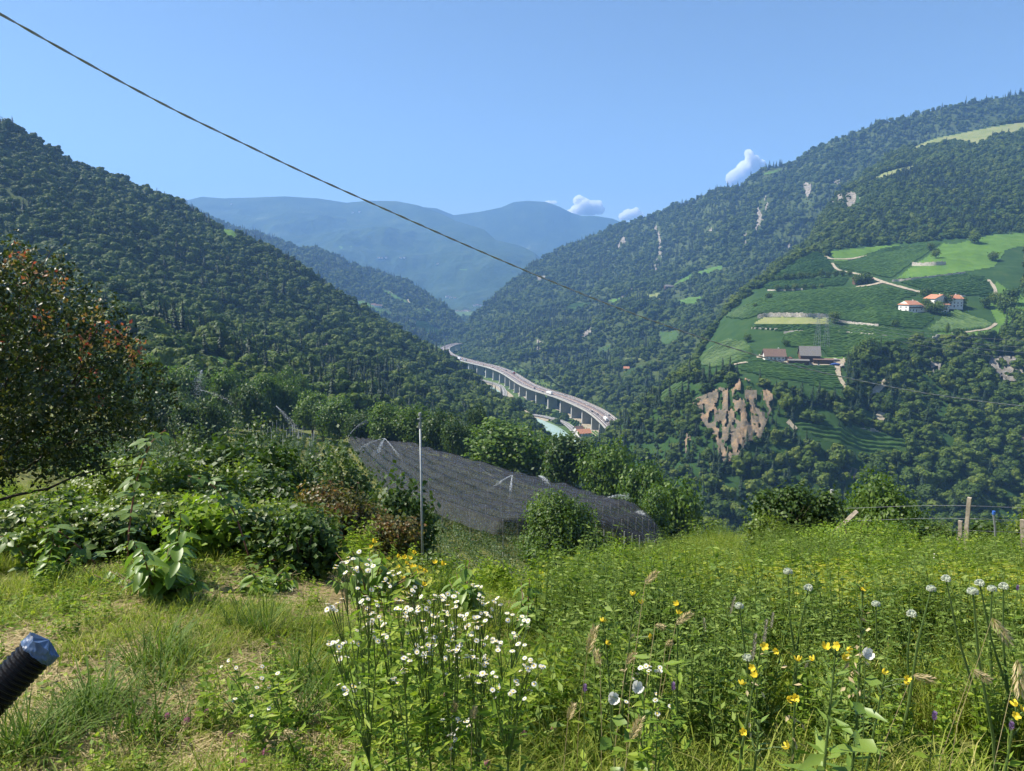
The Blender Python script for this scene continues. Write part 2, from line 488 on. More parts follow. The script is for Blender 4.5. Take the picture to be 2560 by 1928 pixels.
R1 = Layer('hill_cliffs', [
    [(1100, 905, 1850), (1150, 875, 1950), (1250, 900, 1600), (1400, 985, 1150), (1500, 1040, 960), (1560, 1075, 860), (1700, 1080, 850), (2000, 950, 900), (2700, 800, 1000)],
    [(1100, 880, 2020), (1150, 862, 2050), (1250, 850, 1850), (1400, 880, 1550), (1560, 930, 1200), (1700, 900, 1150), (2000, 780, 1250), (2700, 640, 1350)],
    [(1100, 878, 2050), (1150, 850, 2120), (1250, 790, 2200), (1400, 740, 2250), (1600, 700, 2150), (1800, 660, 1900), (2000, 600, 1900), (2700, 420, 1900)],
    [(1100, 876, 2080), (1134, 855, 2100), (1159, 828, 2150), (1172, 807, 2250), (1193, 782, 2350), (1218, 761, 2450), (1252, 727, 2600), (1285, 702, 2700), (1310, 685, 2750), (1327, 660, 2800), (1344, 652, 2850), (1378, 639, 2900),
     (1394, 622, 2950), (1407, 616, 2950), (1436, 610, 2950), (1470, 593, 2950), (1512, 578, 2900), (1554, 563, 2900), (1596, 549, 2850), (1650, 532, 2800), (1687, 515, 2700), (1743, 499, 2650), (1752, 491, 2600), (1808, 467, 2500), (1847, 469, 2500),
     (1882, 441, 2500), (1921, 420, 2500), (1969, 414, 2500), (1991, 408, 2500), (2034, 373, 2450), (2077, 354, 2400), (2164, 321, 2400), (2251, 297, 2350), (2294, 286, 2350), (2381, 265, 2300), (2468, 250, 2300), (2560, 234, 2300), (2800, 190, 2300)]],
    -.104, .86, 420, 60, M_floor, (38, 210), 9, 'long wooded mountainside with pale cliffs right of the valley', back=((1.1, -.04), (1.3, -.2)))
R2 = Layer('hill_terrace', [
    [(1380, 1420, 440), (1600, 1420, 440), (2000, 1420, 440), (2800, 1420, 440)],
    [(1380, 1200, 560), (1500, 1180, 540), (1700, 1220, 490), (2000, 1230, 490), (2800, 1230, 490)],
    [(1380, 1190, 590), (1500, 1135, 590), (1560, 1075, 620), (1650, 1000, 640), (1740, 940, 620), (1850, 962, 570), (1950, 975, 560), (2110, 980, 560), (2180, 880, 620), (2260, 855, 640), (2350, 850, 650), (2800, 850, 650)],
    [(1380, 1188, 600), (1500, 1133, 600), (1560, 1073, 630), (1650, 985, 690), (1740, 910, 760), (1804, 810, 860), (1880, 720, 960), (1925, 690, 1000), (2030, 642, 1040), (2090, 650, 1000), (2250, 622, 1020), (2340, 602, 1020), (2400, 592, 1020), (2470, 587, 1020), (2560, 582, 1020), (2800, 580, 1020)],
    [(1380, 1186, 610), (1500, 1131, 610), (1560, 1071, 645), (1650, 981, 700), (1736, 908, 775), (1804, 795, 900), (1860, 734, 1000), (1904, 699, 1060), (1925, 673, 1120), (1969, 641, 1200), (2012, 616, 1300), (2034, 590, 1350), (2042, 560, 1400), (2075, 512, 1450), (2090, 488, 1480), (2108, 475, 1500),
     (2138, 462, 1530), (2160, 441, 1560), (2186, 420, 1600), (2216, 398, 1640), (2251, 372, 1700), (2281, 367, 1720), (2338, 345, 1740), (2424, 328, 1760), (2511, 310, 1780), (2560, 302, 1800), (2800, 260, 1850)]],
    .05, .86, 420, 46, M_terr, (9, 90), 13, 'terraced hillside with vineyards, farms and forest on the right', back=((1.06, -.02), (1.25, -.2)))
L1 = Layer('hill_forested', [
    [(-500, 980, 230), (0, 980, 240), (300, 985, 250), (600, 1040, 250), (900, 1130, 270), (1100, 1180, 330), (1250, 1200, 420), (1380, 1250, 430)],
    [(-500, 870, 320), (0, 870, 320), (300, 880, 330), (600, 935, 350), (900, 1000, 400), (1100, 1060, 470), (1250, 1100, 540), (1380, 1160, 520)],
    [(-500, 560, 620), (0, 600, 600), (300, 680, 620), (600, 780, 680), (900, 880, 720), (1100, 980, 700), (1250, 1060, 630), (1380, 1140, 560)],
    [(-600, 60, 800), (0, 306, 850), (41, 324, 860), (82, 344, 870), (122, 369, 880), (163, 393, 900), (204, 418, 910), (286, 446, 940), (367, 480, 980), (441, 507, 1000), (490, 540, 1010), (551, 572, 1010), (579, 574, 1010), (620, 597, 1010), (694, 630, 1010), (735, 658, 1010),
     (796, 703, 1000), (857, 744, 990), (920, 786, 980), (993, 826, 970), (1047, 858, 960), (1083, 876, 950), (1119, 895, 930), (1134, 910, 910), (1176, 943, 860), (1197, 964, 830), (1218, 989, 790), (1260, 1004, 740), (1285, 1021, 710), (1310, 1042, 680), (1344, 1080, 640), (1380, 1130, 600)]],
    -.98, .062, 360, 60, M_floor, (14, 110), 21, 'steep dark forested slope on the left of the valley', back=((1.08, -.06), (1.3, -.3)))

# foreground terrain: slopes interpolated from control points (thin plate spline)
CT = []
def ct(a, *ys):
    for Y, s in ys: CT.append((a, Y, s))
left_ = ((1, -.03), (3, -.08), (5, -.12), (6.5, -.15), (9, -.19))
ct(-1.1, *left_, (15, -.22), (30, -.23), (60, -.22), (100, -.2), (160, -.17), (230, -.15), (300, -.14), (450, -.12))
ct(-.7, *left_, (15, -.23), (30, -.25), (60, -.24), (100, -.215), (160, -.185), (230, -.17), (300, -.15), (450, -.12))
ct(-.4, *left_, (15, -.29), (30, -.335), (60, -.33), (100, -.275), (160, -.232), (230, -.21), (300, -.18), (450, -.14))
ct(-.2, (1, -.04), (3, -.1), (5, -.15), (7, -.2), (9, -.25), (15, -.34), (30, -.43), (60, -.4), (100, -.315), (160, -.255), (230, -.236), (300, -.22), (450, -.3))
ct(0, (1, -.05), (3, -.13), (5, -.19), (7, -.26), (9, -.31), (15, -.41), (30, -.5), (60, -.43), (100, -.34), (160, -.285), (230, -.275), (300, -.31), (450, -.36))
ct(.1, (1, -.06), (3, -.16), (6, -.25), (10, -.31), (15, -.36), (22, -.44), (35, -.52), (60, -.44), (100, -.345), (160, -.32), (230, -.37), (300, -.4))
ct(.2, (1, -.06), (3, -.18), (6, -.26), (10, -.315), (15, -.335), (22, -.36), (28, -.42), (40, -.52), (60, -.46), (100, -.36), (130, -.4), (160, -.46), (300, -.45), (450, -.38))
ct(.4, (1, -.06), (3, -.18), (6, -.25), (10, -.3), (15, -.325), (25, -.335), (32, -.38), (45, -.55), (60, -.62), (100, -.7), (160, -.65), (300, -.46), (450, -.4))
ct(.7, (1, -.06), (3, -.18), (6, -.25), (10, -.3), (15, -.325), (25, -.335), (34, -.38), (45, -.5), (60, -.6), (100, -.7), (160, -.65), (300, -.46))
ct(1.1, (1, -.06), (3, -.18), (6, -.25), (10, -.3), (15, -.325), (25, -.335), (34, -.38), (45, -.5), (60, -.6), (100, -.7), (160, -.65), (300, -.46))
CT = np.array(CT)
def _uv(a, Y):
    return np.stack([2.2 * np.clip(a, -1.25, 1.25), 1.2 * np.log(np.clip(Y, .8, 520))], -1)
def _phi(r2):
    return np.where(r2 > 1e-12, .5 * r2 * np.log(np.maximum(r2, 1e-12)), 0)
_U = _uv(CT[:, 0], CT[:, 1])
_K = _phi(((_U[:, None] - _U[None]) ** 2).sum(-1)) + np.eye(len(CT)) * .01
_Pm = np.concatenate([np.ones((len(CT), 1)), _U], 1)
_A = np.block([[_K, _Pm], [_Pm.T, np.zeros((3, 3))]])
_W = np.linalg.solve(_A, np.concatenate([CT[:, 2], np.zeros(3)]))
def gz(x, Y):
    x = np.atleast_1d(np.asarray(x, float)); Y = np.atleast_1d(np.asarray(Y, float))
    out = np.empty(x.shape)
    for s in range(0, x.size, 20000):
        xs_, ys_ = x.flat[s:s + 20000], Y.flat[s:s + 20000]
        u = _uv(xs_ / np.maximum(ys_, 1.0), ys_)
        k = _phi(((u[:, None] - _U[None]) ** 2).sum(-1))
        sl_ = k @ _W[:-3] + _W[-3] + u @ _W[-2:]
        b = .05 * fbm(xs_ * .9, ys_ * .9, 3) + np.clip(ys_ * .004, 0, .5) * fbm(xs_ * .12 + 9, ys_ * .12, 3)
        out.flat[s:s + 20000] = -1.6 + sl_ * np.maximum(ys_, 0) + b
    return out
def g1(x, Y): return float(gz(x, Y)[0])

ga = np.linspace(-1.7, 1.7, 260)
gY = np.exp(np.linspace(math.log(.4), math.log(470 + 3), 240)) - 3
gX = ga[None, :] * (gY[:, None] + 3); gYY = np.repeat(gY[:, None], 260, 1)
gV = np.stack([gX, gYY, gz(gX, gYY)], 2).reshape(-1, 3)
i = (np.arange(239)[:, None] * 260 + np.arange(259)[None, :]).reshape(-1, 1)
gF = np.concatenate([i, i + 1, i + 261, i + 260], 1)
tag(link('ground', mesh_np('ground', gV, [gF], M_field, smooth=True)), 'sloping meadow ground falling away to the orchard', None, None, 'structure')
G_bvh = BVHTree.FromPolygons(gV.tolist(), gF.tolist())
def ghit(px, py):
    return G_bvh.ray_cast(Vector((0, 0, 0)), Vector(ray(px, py)), 2000)[0]

# ------------------------------------------------------------------ outlines of fields, cliffs and paths (traced, then laid on the slopes)
def z4(*p): return [(1050 + x * .4202, 450 + y * .4202) for x, y in p]
def z5(*p): return [(1600 + x * .434, 200 + y * .434) for x, y in p]
def z6(*p): return [(1650 + x * .4201, 560 + y * .4201) for x, y in p]
def z7(*p): return [(450 + x * .3617, 480 + y * .3617) for x, y in p]

VINEYARDS = [  # layer, outline, row direction (degrees in plan), label
    (R2, z6((650, 335), (750, 260), (850, 200), (930, 168), (985, 190), (1020, 235), (1045, 290), (900, 320), (760, 340)), 20, 'upper vineyard plot against the forest edge with a rounded top'),
    (R2, z6((1035, 236), (1130, 227), (1330, 155), (1460, 133), (1670, 118), (1560, 200), (1470, 260), (1380, 328), (1300, 313), (1160, 288), (1070, 272)), -12, 'vineyard plot between the farm track and the upper meadow'),
    (R2, z6((1420, 350), (1600, 328), (1815, 303), (1940, 320), (1985, 400), (1985, 438), (1820, 433), (1700, 420), (1560, 398)), 5, 'vineyard plot behind the white farmhouses below a stone wall'),
    (R2, z6((615, 380), (660, 350), (900, 332), (1130, 322), (1100, 368), (960, 380), (760, 393), (640, 398)), 8, 'narrow vineyard strip below the dark hedge'),
    (R2, z6((372, 560), (480, 500), (640, 424), (960, 394), (1130, 384), (1320, 372), (1450, 402), (1550, 420), (1440, 455), (1410, 520), (1640, 560), (1565, 632), (1400, 618), (1200, 598), (1070, 578), (1010, 550), (800, 538), (600, 540), (500, 576)), -6, 'large vineyard sloping below the farm track'),
    (R2, z6((1575, 640), (1690, 553), (1760, 515), (1860, 548), (1960, 592), (1995, 602), (1950, 622), (1750, 642), (1620, 648)), -62, 'leaf shaped vineyard with bold dark rows below the white farmhouses'),
    (R2, z6((560, 608), (1000, 606), (1000, 640), (760, 648), (545, 628)), 4, 'vineyard strip below the pale stone terrace wall'),
    (R2, z6((728, 690), (740, 655), (1060, 618), (1200, 604), (1575, 648), (1615, 690), (1560, 700), (1450, 720), (1250, 745), (1110, 790), (1000, 800), (950, 750), (800, 740), (740, 735), (720, 715)), -8, 'wide vineyard behind the grey barn'),
    (R2, z6((207, 838), (260, 775), (330, 722), (400, 692), (500, 702), (540, 740), (560, 790), (430, 840), (300, 862)), -25, 'vineyard plot on the rounded shoulder beside the brown roofed farmhouse'),
    (R2, z6((432, 868), (560, 815), (650, 822), (760, 838), (900, 850), (1040, 856), (1060, 905), (1100, 982), (1000, 988), (850, 958), (600, 908)), -10, 'bright vineyard right below the farmyard'),
    (R2, z6((760, 1180), (1000, 1200), (1220, 1215), (1350, 1260), (1520, 1320), (1400, 1345), (1250, 1360), (1140, 1340), (1000, 1300), (850, 1240)), -4, 'isolated terraced vineyard in the forested gorge'),
    (R2, z6((0, 1090), (0, 1010), (80, 955), (205, 932), (130, 985), (60, 1040)), -30, 'small vineyard on the edge of the terrace above the motorway'),
    (R1, z4((1000, 1050), (1090, 992), (1160, 982), (1090, 1032)), -50, 'small vineyard strip in the wooded slope above the motorway'),
    (R1, z4((1190, 1178), (1240, 1132), (1400, 1082), (1380, 1112), (1250, 1158)), -30, 'bright vineyard with a little hut in the wooded slope'),
    (R1, z4((840, 772), (930, 732), (1030, 737), (1000, 760), (900, 790)), 10, 'far vineyard plot on the wooded mountainside'),
    (L2, z7((1560, 890), (1700, 900), (1840, 985), (1770, 1000), (1650, 950)), 30, 'terraced vineyard at the foot of the spur'),
]
MEADOWS = [
    (R2, z6((1395, 332), (1480, 262), (1575, 200), (1685, 112), (1760, 120), (1880, 80), (2000, 60), (2200, 50), (2200, 130), (2060, 160), (1990, 262), (1820, 288), (1600, 318)), M_meadow, 'smooth green meadow with single trees below the forest'),
    (R2, z6((1630, 655), (1750, 648), (1960, 626), (2005, 604), (1965, 515), (1900, 470), (1995, 440), (1990, 330), (2060, 380), (2200, 450), (2200, 545), (2060, 605), (2080, 635), (2000, 670), (1850, 682), (1640, 690)), M_meadow, 'grass strip around the leaf shaped vineyard'),
    (R2, z5((1310, 585), (1390, 540), (1480, 510), (1600, 485), (1580, 520), (1460, 552)), M_drymeadow, 'slit of pale meadow between forest belts'),
    (R2, z5((1560, 410), (1600, 366), (1700, 324), (1900, 290), (2100, 256), (2300, 228), (2300, 290), (2080, 330), (1950, 375), (1880, 380), (1840, 360), (1760, 375), (1650, 382)), M_drymeadow, 'sunlit straw coloured mountain meadow high on the right'),
    (R2, z6((1000, 160), (1300, 130), (1440, 118), (1440, 130), (1330, 152), (1130, 224), (1040, 230)), M_meadow, 'grass wedge above the farm track'),
    (R2, z6((540, 600), (620, 552), (1010, 558), (1005, 602), (560, 606)), M_drymeadow, 'pale dry terrace under the stone wall'),
    (R2, z6((560, 800), (590, 770), (640, 800), (1110, 800), (1100, 850), (900, 846), (700, 822)), M_path, 'bare gravel farmyard around the barn'),
    (R2, z6((930, 790), (1110, 790), (1250, 745), (1330, 745), (1110, 810), (960, 812)), M_meadow, 'bright grass strip beside the grey barn'),
    (R2, z6((1050, 1215), (1290, 1215), (1320, 1180), (1270, 1215), (1370, 1265), (1400, 1285), (1330, 1260), (1200, 1225)), M_path, 'bare earth edge above the gorge vineyard'),
    (R1, z4((1090, 722), (1200, 697), (1260, 702), (1150, 740)), M_meadow, 'narrow far meadow on the mountainside'),
    (R1, z4((1250, 700), (1370, 680), (1428, 670), (1428, 715), (1330, 722), (1250, 715)), M_drymeadow, 'far dry meadow near the red roofed hut'),
    (R1, z4((1120, 1072), (1300, 1060), (1345, 1082), (1200, 1080)), M_drymeadow, 'narrow hay terrace in the wooded slope'),
    (R1, z5((270, 1125), (400, 1082), (478, 1066), (480, 1100), (350, 1130), (220, 1180), (140, 1218)), M_meadow, 'winding meadow strip at the foot of the cliffs'),
    (R1, z5((210, 1292), (290, 1258), (380, 1248), (360, 1290), (230, 1300)), M_meadow, 'little meadow pocket in the woods'),
    (R1, z5((690, 560), (720, 530), (830, 508), (830, 518), (760, 545)), M_meadow, 'tiny meadow on the crest of the cliffs'),
    (R1, z6((0, 640), (100, 640), (130, 680), (60, 722), (0, 733)), M_vineground, 'dark plot at the edge of the wooded slope'),
    (R1, z6((90, 455), (180, 435), (275, 432), (270, 455), (120, 485)), M_meadow, 'small green clearing with a hut'),
    (L1, [(548, 567), (562, 568), (578, 570), (610, 598), (592, 606), (572, 596), (556, 580)], M_meadow, 'bright green clearing on the crest of the left slope'),
    (L1, [(455, 920), (480, 893), (560, 893), (616, 918), (596, 930), (520, 930)], M_meadow, 'half shaded meadow at the foot of the left slope'),
    (L2, z7((1210, 760), (1270, 750), (1420, 840), (1360, 848), (1290, 812)), M_meadow, 'bright meadow strip on the far spur'),
    (L2, z7((1265, 788), (1400, 800), (1480, 840), (1440, 862), (1350, 835)), M_vineground, 'darker field beside the hamlet on the far spur'),
    (L2, z7((1340, 640), (1450, 690), (1560, 750), (1640, 782), (1560, 775), (1470, 735), (1380, 675)), M_meadow, 'long meadow along the far spur'),
    (L2, z7((1690, 800), (1740, 815), (1740, 850), (1700, 840)), M_meadow, 'tiny field low on the far spur'),
    (FAR_A, z7((1090, 368), (1120, 372), (1140, 400), (1105, 402)), M_meadow, 'pale clearing on the long blue ridge'),
    (FAR_A, z7((1160, 375), (1210, 378), (1215, 395), (1165, 392)), M_meadow, 'second pale clearing on the long blue ridge'),
    (FAR_A, z7((1880, 545), (1960, 525), (2010, 540), (1950, 552)), M_meadow, 'pale alp low on the long blue ridge'),
]
CLIFFS = [
    (R1, z5((672, 740), (700, 700), (742, 640), (745, 720), (722, 775), (695, 860), (650, 930), (662, 860)), M_rock, 'long pale cliff scar high on the mountainside'),
    (R1, z5((598, 890), (625, 868), (617, 965), (600, 962)), M_rock, 'narrow pale cliff beside the long scar'),
    (R1, z5((78, 840), (106, 833), (130, 960), (126, 1020), (90, 1110), (78, 1080), (105, 980)), M_rock, 'tall grey rock face at the end of the ridge'),
    (R1, z5((385, 870), (420, 842), (428, 870), (400, 892)), M_rock, 'small grey rock patch amid the forest'),
    (R1, z5((930, 590), (990, 588), (988, 640), (962, 690), (950, 640)), M_rock, 'cliff patch under the highest ridge'),
    (R1, z5((1113, 582), (1155, 570), (1150, 612), (1120, 626)), M_rock, 'pale cliff notch left of the forest shoulder'),
    (R1, z5((1205, 550), (1245, 546), (1247, 578), (1210, 576)), M_rock, 'small pale outcrop above the forest shoulder'),
    (R1, z5((828, 988), (880, 908), (887, 922), (852, 982)), M_rock, 'thin slanting pale gully'),
    (R1, z4((1160, 412), (1212, 322), (1228, 372), (1190, 408)), M_rock, 'rock face on the far end of the ridge'),
    (R1, z4((655, 980), (700, 945), (745, 970), (722, 1012), (680, 1035)), M_rock, 'grey crag above the viaduct'),
    (R1, z4((955, 925), (1020, 868), (1024, 912), (970, 942)), M_rock, 'grey crag in the middle of the wooded slope'),
    (R1, z4((690, 575), (740, 565), (760, 590), (700, 605)), M_rock, 'far crag near the crest of the valley side'),
    (R1, z4((840, 1140), (855, 1140), (880, 1185), (862, 1185)), M_rock, 'small landslide streak above the motorway'),
    (R2, z5((1095, 790), (1103, 700), (1150, 648), (1230, 640), (1282, 688), (1272, 722), (1200, 755), (1150, 690), (1112, 745)), M_rock, 'columnar grey cliff on the forest shoulder'),
    (R2, z5((1000, 890), (1090, 858), (1082, 884), (1020, 905)), M_rock, 'low rock band at the foot of the forest shoulder'),
    (R2, z6((180, 1050), (300, 1000), (350, 970), (430, 985), (475, 905), (560, 935), (560, 990), (640, 985), (690, 1030), (660, 1120), (630, 1200), (600, 1280), (520, 1300), (470, 1380), (400, 1430), (350, 1400), (330, 1280), (250, 1180), (200, 1120)), M_rocko, 'ochre landslide cliff below the bright vineyard'),
    (R2, z6((145, 1290), (172, 1180), (186, 1290), (150, 1385)), M_rocko, 'thin ochre gully left in the gorge'),
    (R2, z6((1600, 790), (1690, 788), (1668, 880), (1620, 900)), M_rock, 'grey cliff under the power lines'),
    (R2, z6((1955, 790), (2100, 782), (2200, 850), (2200, 935), (2050, 942), (1960, 872)), M_rock, 'shaded grey cliff wall right in the gorge'),
    (R2, z6((2098, 1305), (2130, 1200), (2200, 1175), (2200, 1345), (2118, 1352)), M_rocko, 'rounded brown boulder cliff at the gorge edge'),
    (R2, z6((1103, 1512), (1140, 1448), (1182, 1462), (1150, 1532), (1118, 1545)), M_rocko, 'pale sandy slip below the gorge vineyard'),
    (L1, [(752, 838), (790, 843), (850, 876), (862, 890), (820, 888), (768, 862)], M_scree, 'purple grey scree strip on the left slope'),
    (L1, [(588, 738), (606, 742), (634, 768), (618, 768)], M_scree, 'small scree patch higher on the left slope'),
    (L1, [(690, 800), (712, 806), (752, 836), (735, 834)], M_scree, 'thin upper run of the scree'),
]
PATHS = [  # layer, pixel line, width m, material, name, label
    (R2, z6((985, 195), (1010, 212), (1130, 212), (1250, 190)), 5, M_path, 'path', 'pale track along the forest edge'),
    (R2, z6((1022, 236), (1035, 262), (1070, 282), (1160, 298), (1250, 320), (1330, 350), (1400, 370), (1480, 392), (1560, 412), (1620, 430)), 5, M_path, 'path', 'pale farm track winding down to the white farmhouses'),
    (R2, z6((1165, 378), (1250, 368), (1330, 350)), 6, M_path, 'path', 'short track in front of the upper hut'),
    (R2, z6((1950, 335), (1975, 360), (1995, 390), (1998, 425)), 4, M_path, 'path', 'curved track at the vineyard corner'),
    (R2, z6((1440, 520), (1500, 515), (1600, 510)), 3, M_path, 'path', 'terrace path before the white farmhouses'),
    (R2, z6((2000, 595), (1960, 628), (1850, 645), (1740, 655)), 3, M_path, 'path', 'track rounding the leaf shaped vineyard'),
    (R2, z6((1055, 850), (1060, 900), (1085, 950), (1108, 985)), 4, M_path, 'path', 'field path at the edge of the bright vineyard'),
    (R2, z6((1350, 940), (1310, 975), (1275, 1010), (1268, 1060)), 5, M_path, 'path', 'overgrown path climbing through the gorge'),
    (R2, z6((1320, 1130), (1310, 1160), (1290, 1190), (1300, 1212)), 6, M_path, 'path', 'lower bend of the gorge path'),
    (R2, z6((760, 1180), (790, 1210), (810, 1230)), 4, M_path, 'path', 'short track at the gorge vineyard corner'),
    (R2, z6((400, 850), (460, 836), (520, 826)), 5, M_path, 'path', 'turning place below the brown roofed farmhouse'),
    (L2, z7((1450, 688), (1475, 705), (1455, 730)), 7, M_path, 'path', 'pale road bend on the far spur'),
    (L2, z7((1575, 740), (1585, 765), (1590, 782)), 7, M_path, 'path', 'second pale road bend on the far spur'),
    (L2, z7((1575, 880), (1600, 910), (1645, 940), (1630, 965)), 5, M_path, 'path', 'vineyard track on the far spur'),
    (R1, z4((1265, 1378), (1330, 1345), (1400, 1320)), 5, M_path, 'path', 'pale track above the end of the viaduct'),
    (R1, z4((1200, 700), (1235, 670), (1260, 650)), 5, M_path, 'path', 'track to the red roofed hut'),
]
WALLS = [
    (R2, z6((1500, 250), (1560, 252), (1640, 250), (1700, 244)), 5.0, 'dry stone wall segment in the smooth meadow'),
    (R2, z6((1380, 345), (1500, 335), (1650, 318), (1815, 298)), 2.6, 'long stone wall between meadow and vineyard'),
    (R2, z6((580, 562), (640, 553), (750, 552), (880, 555), (1010, 560)), 4.5, 'high pale stone terrace wall in the vineyards'),
    (R2, z6((1060, 582), (1150, 594), (1230, 602), (1300, 608)), 2.0, 'low broken stone wall in the vineyards'),
    (R2, z6((1060, 648), (1150, 656), (1250, 664), (1360, 676)), 2.0, 'pale terrace edge behind the barn'),
    (R2, z6((735, 652), (790, 648), (850, 645)), 2.5, 'short pale terrace wall above the farm'),
    (R2, z6((545, 624), (620, 628), (710, 632)), 1.8, 'thin pale terrace edge at the vineyard bend'),
    (R2, z6((640, 398), (760, 396), (850, 392)), 1.8, 'thin pale wall below the narrow vineyard strip'),
    (R2, z6((1620, 700), (1660, 690), (1705, 690)), 5.0, 'pale retaining wall at the edge of the gorge'),
    (R2, z6((1780, 438), (1815, 437)), 2.5, 'white garden wall beside the farmhouses'),
]

def sheet(layer, poly, step, lift, mat, name, label, rough=0.0, rscale=8.0, kind='structure'):
    P = np.array(poly); x0, y0 = P.min(0); x1, y1 = P.max(0)
    nx = max(2, int((x1 - x0) / step) + 1); ny = max(2, int((y1 - y0) / step) + 1)
    gx = np.linspace(x0, x1, nx); gy = np.linspace(y0, y1, ny)
    idx = -np.ones((ny, nx), int); V = []
    q = np.stack(np.meshgrid(gx, gy), 2)
    ins = inpoly(q.reshape(-1, 2) + rng.normal(0, step * .25, (nx * ny, 2)), poly).reshape(ny, nx)
    if rough:
        nz_ = fbm(q[..., 0] / 8 + 3, q[..., 1] / 26, 4); ins &= nz_ > -.2
    for j in range(ny):
        for k in range(nx):
            if ins[j, k]:
                h = layer.hit(gx[k], gy[j])
                if h is not None and (not V or True):
                    v = Vector(h)
                    v.z += lift
                    idx[j, k] = len(V); V.append(v)
    if len(V) < 4: return None
    Va = np.array([tuple(v) for v in V])
    if rough:
        d = norm(-Va)
        n = np.abs(fbm(Va[:, 0] / rscale, Va[:, 2] / rscale * .35 + 3, 4)) + .5 * fbm(Va[:, 0] / rscale * 3, Va[:, 2] / rscale * 2, 3)
        Va = Va + d * (rough * (.8 + n))[:, None]
    a, b, c, d_ = idx[:-1, :-1].ravel(), idx[:-1, 1:].ravel(), idx[1:, 1:].ravel(), idx[1:, :-1].ravel()
    ok = (a >= 0) & (b >= 0) & (c >= 0) & (d_ >= 0)
    Fq = np.stack([a, d_, c, b], 1)[ok]
    # leave out faces that jump between folds of the slope
    if not len(Fq): return None
    ln = np.linalg.norm(Va[Fq[:, 0]] - Va[Fq[:, 2]], axis=1)
    Fq = Fq[ln < np.median(ln) * 8]
    o = link(name, mesh_np(name, Va, [Fq], mat, smooth=not rough))
    return tag(o, label, None if kind == 'structure' else 'rock', None, kind)

for layer, poly, mat, label in MEADOWS:
    sheet(layer, poly, 3.0, .5 if layer in (R2, L1) else 1.5, mat, 'meadow' if mat is not M_path else 'farmyard', label)
for layer, poly, mat, label in CLIFFS:
    sheet(layer, poly, 2.0, .4, mat, 'scree' if mat is M_scree else 'cliff', label, rough=(.8 if mat is M_scree else 3.5) if layer is not R1 else 9.0, rscale=9 if layer is not R1 else 26)

def vineyard(layer, poly, deg, label, spacing=3.7, hgt=2.1):
    if 'bold' in label: spacing = 4.6
    sheet(layer, poly, 3.5, .3, M_vineground, 'vineyard_ground', label + ', its grassy ground')
    H = [layer.hit(*p) for p in poly]; H = np.array([tuple(h) for h in H if h is not None])
    c = H.mean(0); r = np.abs(H[:, :2] - c[:2]).max() * 1.5
    far = c[1] > 1500
    if far: spacing *= 2; hgt *= 1.6
    u = np.array([math.cos(R(deg)), math.sin(R(deg))]); w = np.array([-u[1], u[0]])
    step = 2.2 if not far else 5
    V = []; Fs = []; rn = []
    ang = np.array([-1.0, -.9, -.5, .5, .9, 1.0]); zz = np.array([0, .5, 1, 1, .5, 0])
    for k in np.arange(-r, r, spacing):
        t = np.arange(-r, r, step)
        xy = c[:2] + u * t[:, None] + w * (k + .25 * rng.normal())
        z = np.full(len(t), np.nan)
        # quick reject by projecting with the mean plane height
        q0 = proj(np.column_stack([xy, np.full(len(t), c[2])]))
        x0, y0 = np.min(poly, 0); x1, y1 = np.max(poly, 0)
        near = (q0[:, 0] > x0 - 60) & (q0[:, 0] < x1 + 60)
        for m in np.nonzero(near)[0]:
            zz_ = layer.drop(*xy[m])
            if zz_ is not None: z[m] = zz_
        good = ~np.isnan(z)
        P = np.column_stack([xy, np.nan_to_num(z)])
        good &= inpoly(proj(P), poly)
        run = []
        for m in range(len(t) + 1):
            if m < len(t) and good[m]:
                run.append(m)
            else:
                if len(run) > 2:
                    b = len(V)
                    for m2 in run:
                        h = hgt * (.8 + .4 * random.random()); wd = .42 * (spacing / 3) * (.75 + .5 * random.random())
                        rv = random.random()
                        for s_, z_ in zip(ang, zz):
                            V.append((P[m2, 0] + w[0] * s_ * wd + random.uniform(-.12, .12), P[m2, 1] + w[1] * s_ * wd + random.uniform(-.12, .12), P[m2, 2] + .15 + z_ * h * random.uniform(.85, 1.1)))
                            rn.append(rv)
                    for m2 in range(len(run) - 1):
                        for s_ in range(5):
                            Fs.append((b + m2 * 6 + s_, b + m2 * 6 + s_ + 1, b + (m2 + 1) * 6 + s_ + 1, b + (m2 + 1) * 6 + s_))
                run = []
    if Fs:
        o = link('vineyard_rows', mesh_np('vineyard_rows', V, [np.array(Fs)], L_vine, rnd=rn))
        tag(o, label, 'vineyard', 'vineyard plots on the slopes', 'stuff')
for layer, poly, deg, label in VINEYARDS:
    vineyard(layer, poly, deg, label)

def resample(pts, step):
    out = []
    for (x0, y0), (x1, y1) in zip(pts[:-1], pts[1:]):
        n = max(1, int(math.hypot(x1 - x0, y1 - y0) / step))
        for k in range(n): out.append((x0 + (x1 - x0) * k / n, y0 + (y1 - y0) * k / n))
    out.append(pts[-1])
    return out

def smooth_line(P, it=2):
    P = [Vector(p) for p in P]
    for _ in range(it):
        P = [P[0]] + [(P[k - 1] + P[k] * 2 + P[k + 1]) / 4 for k in range(1, len(P) - 1)] + [P[-1]]
    return P

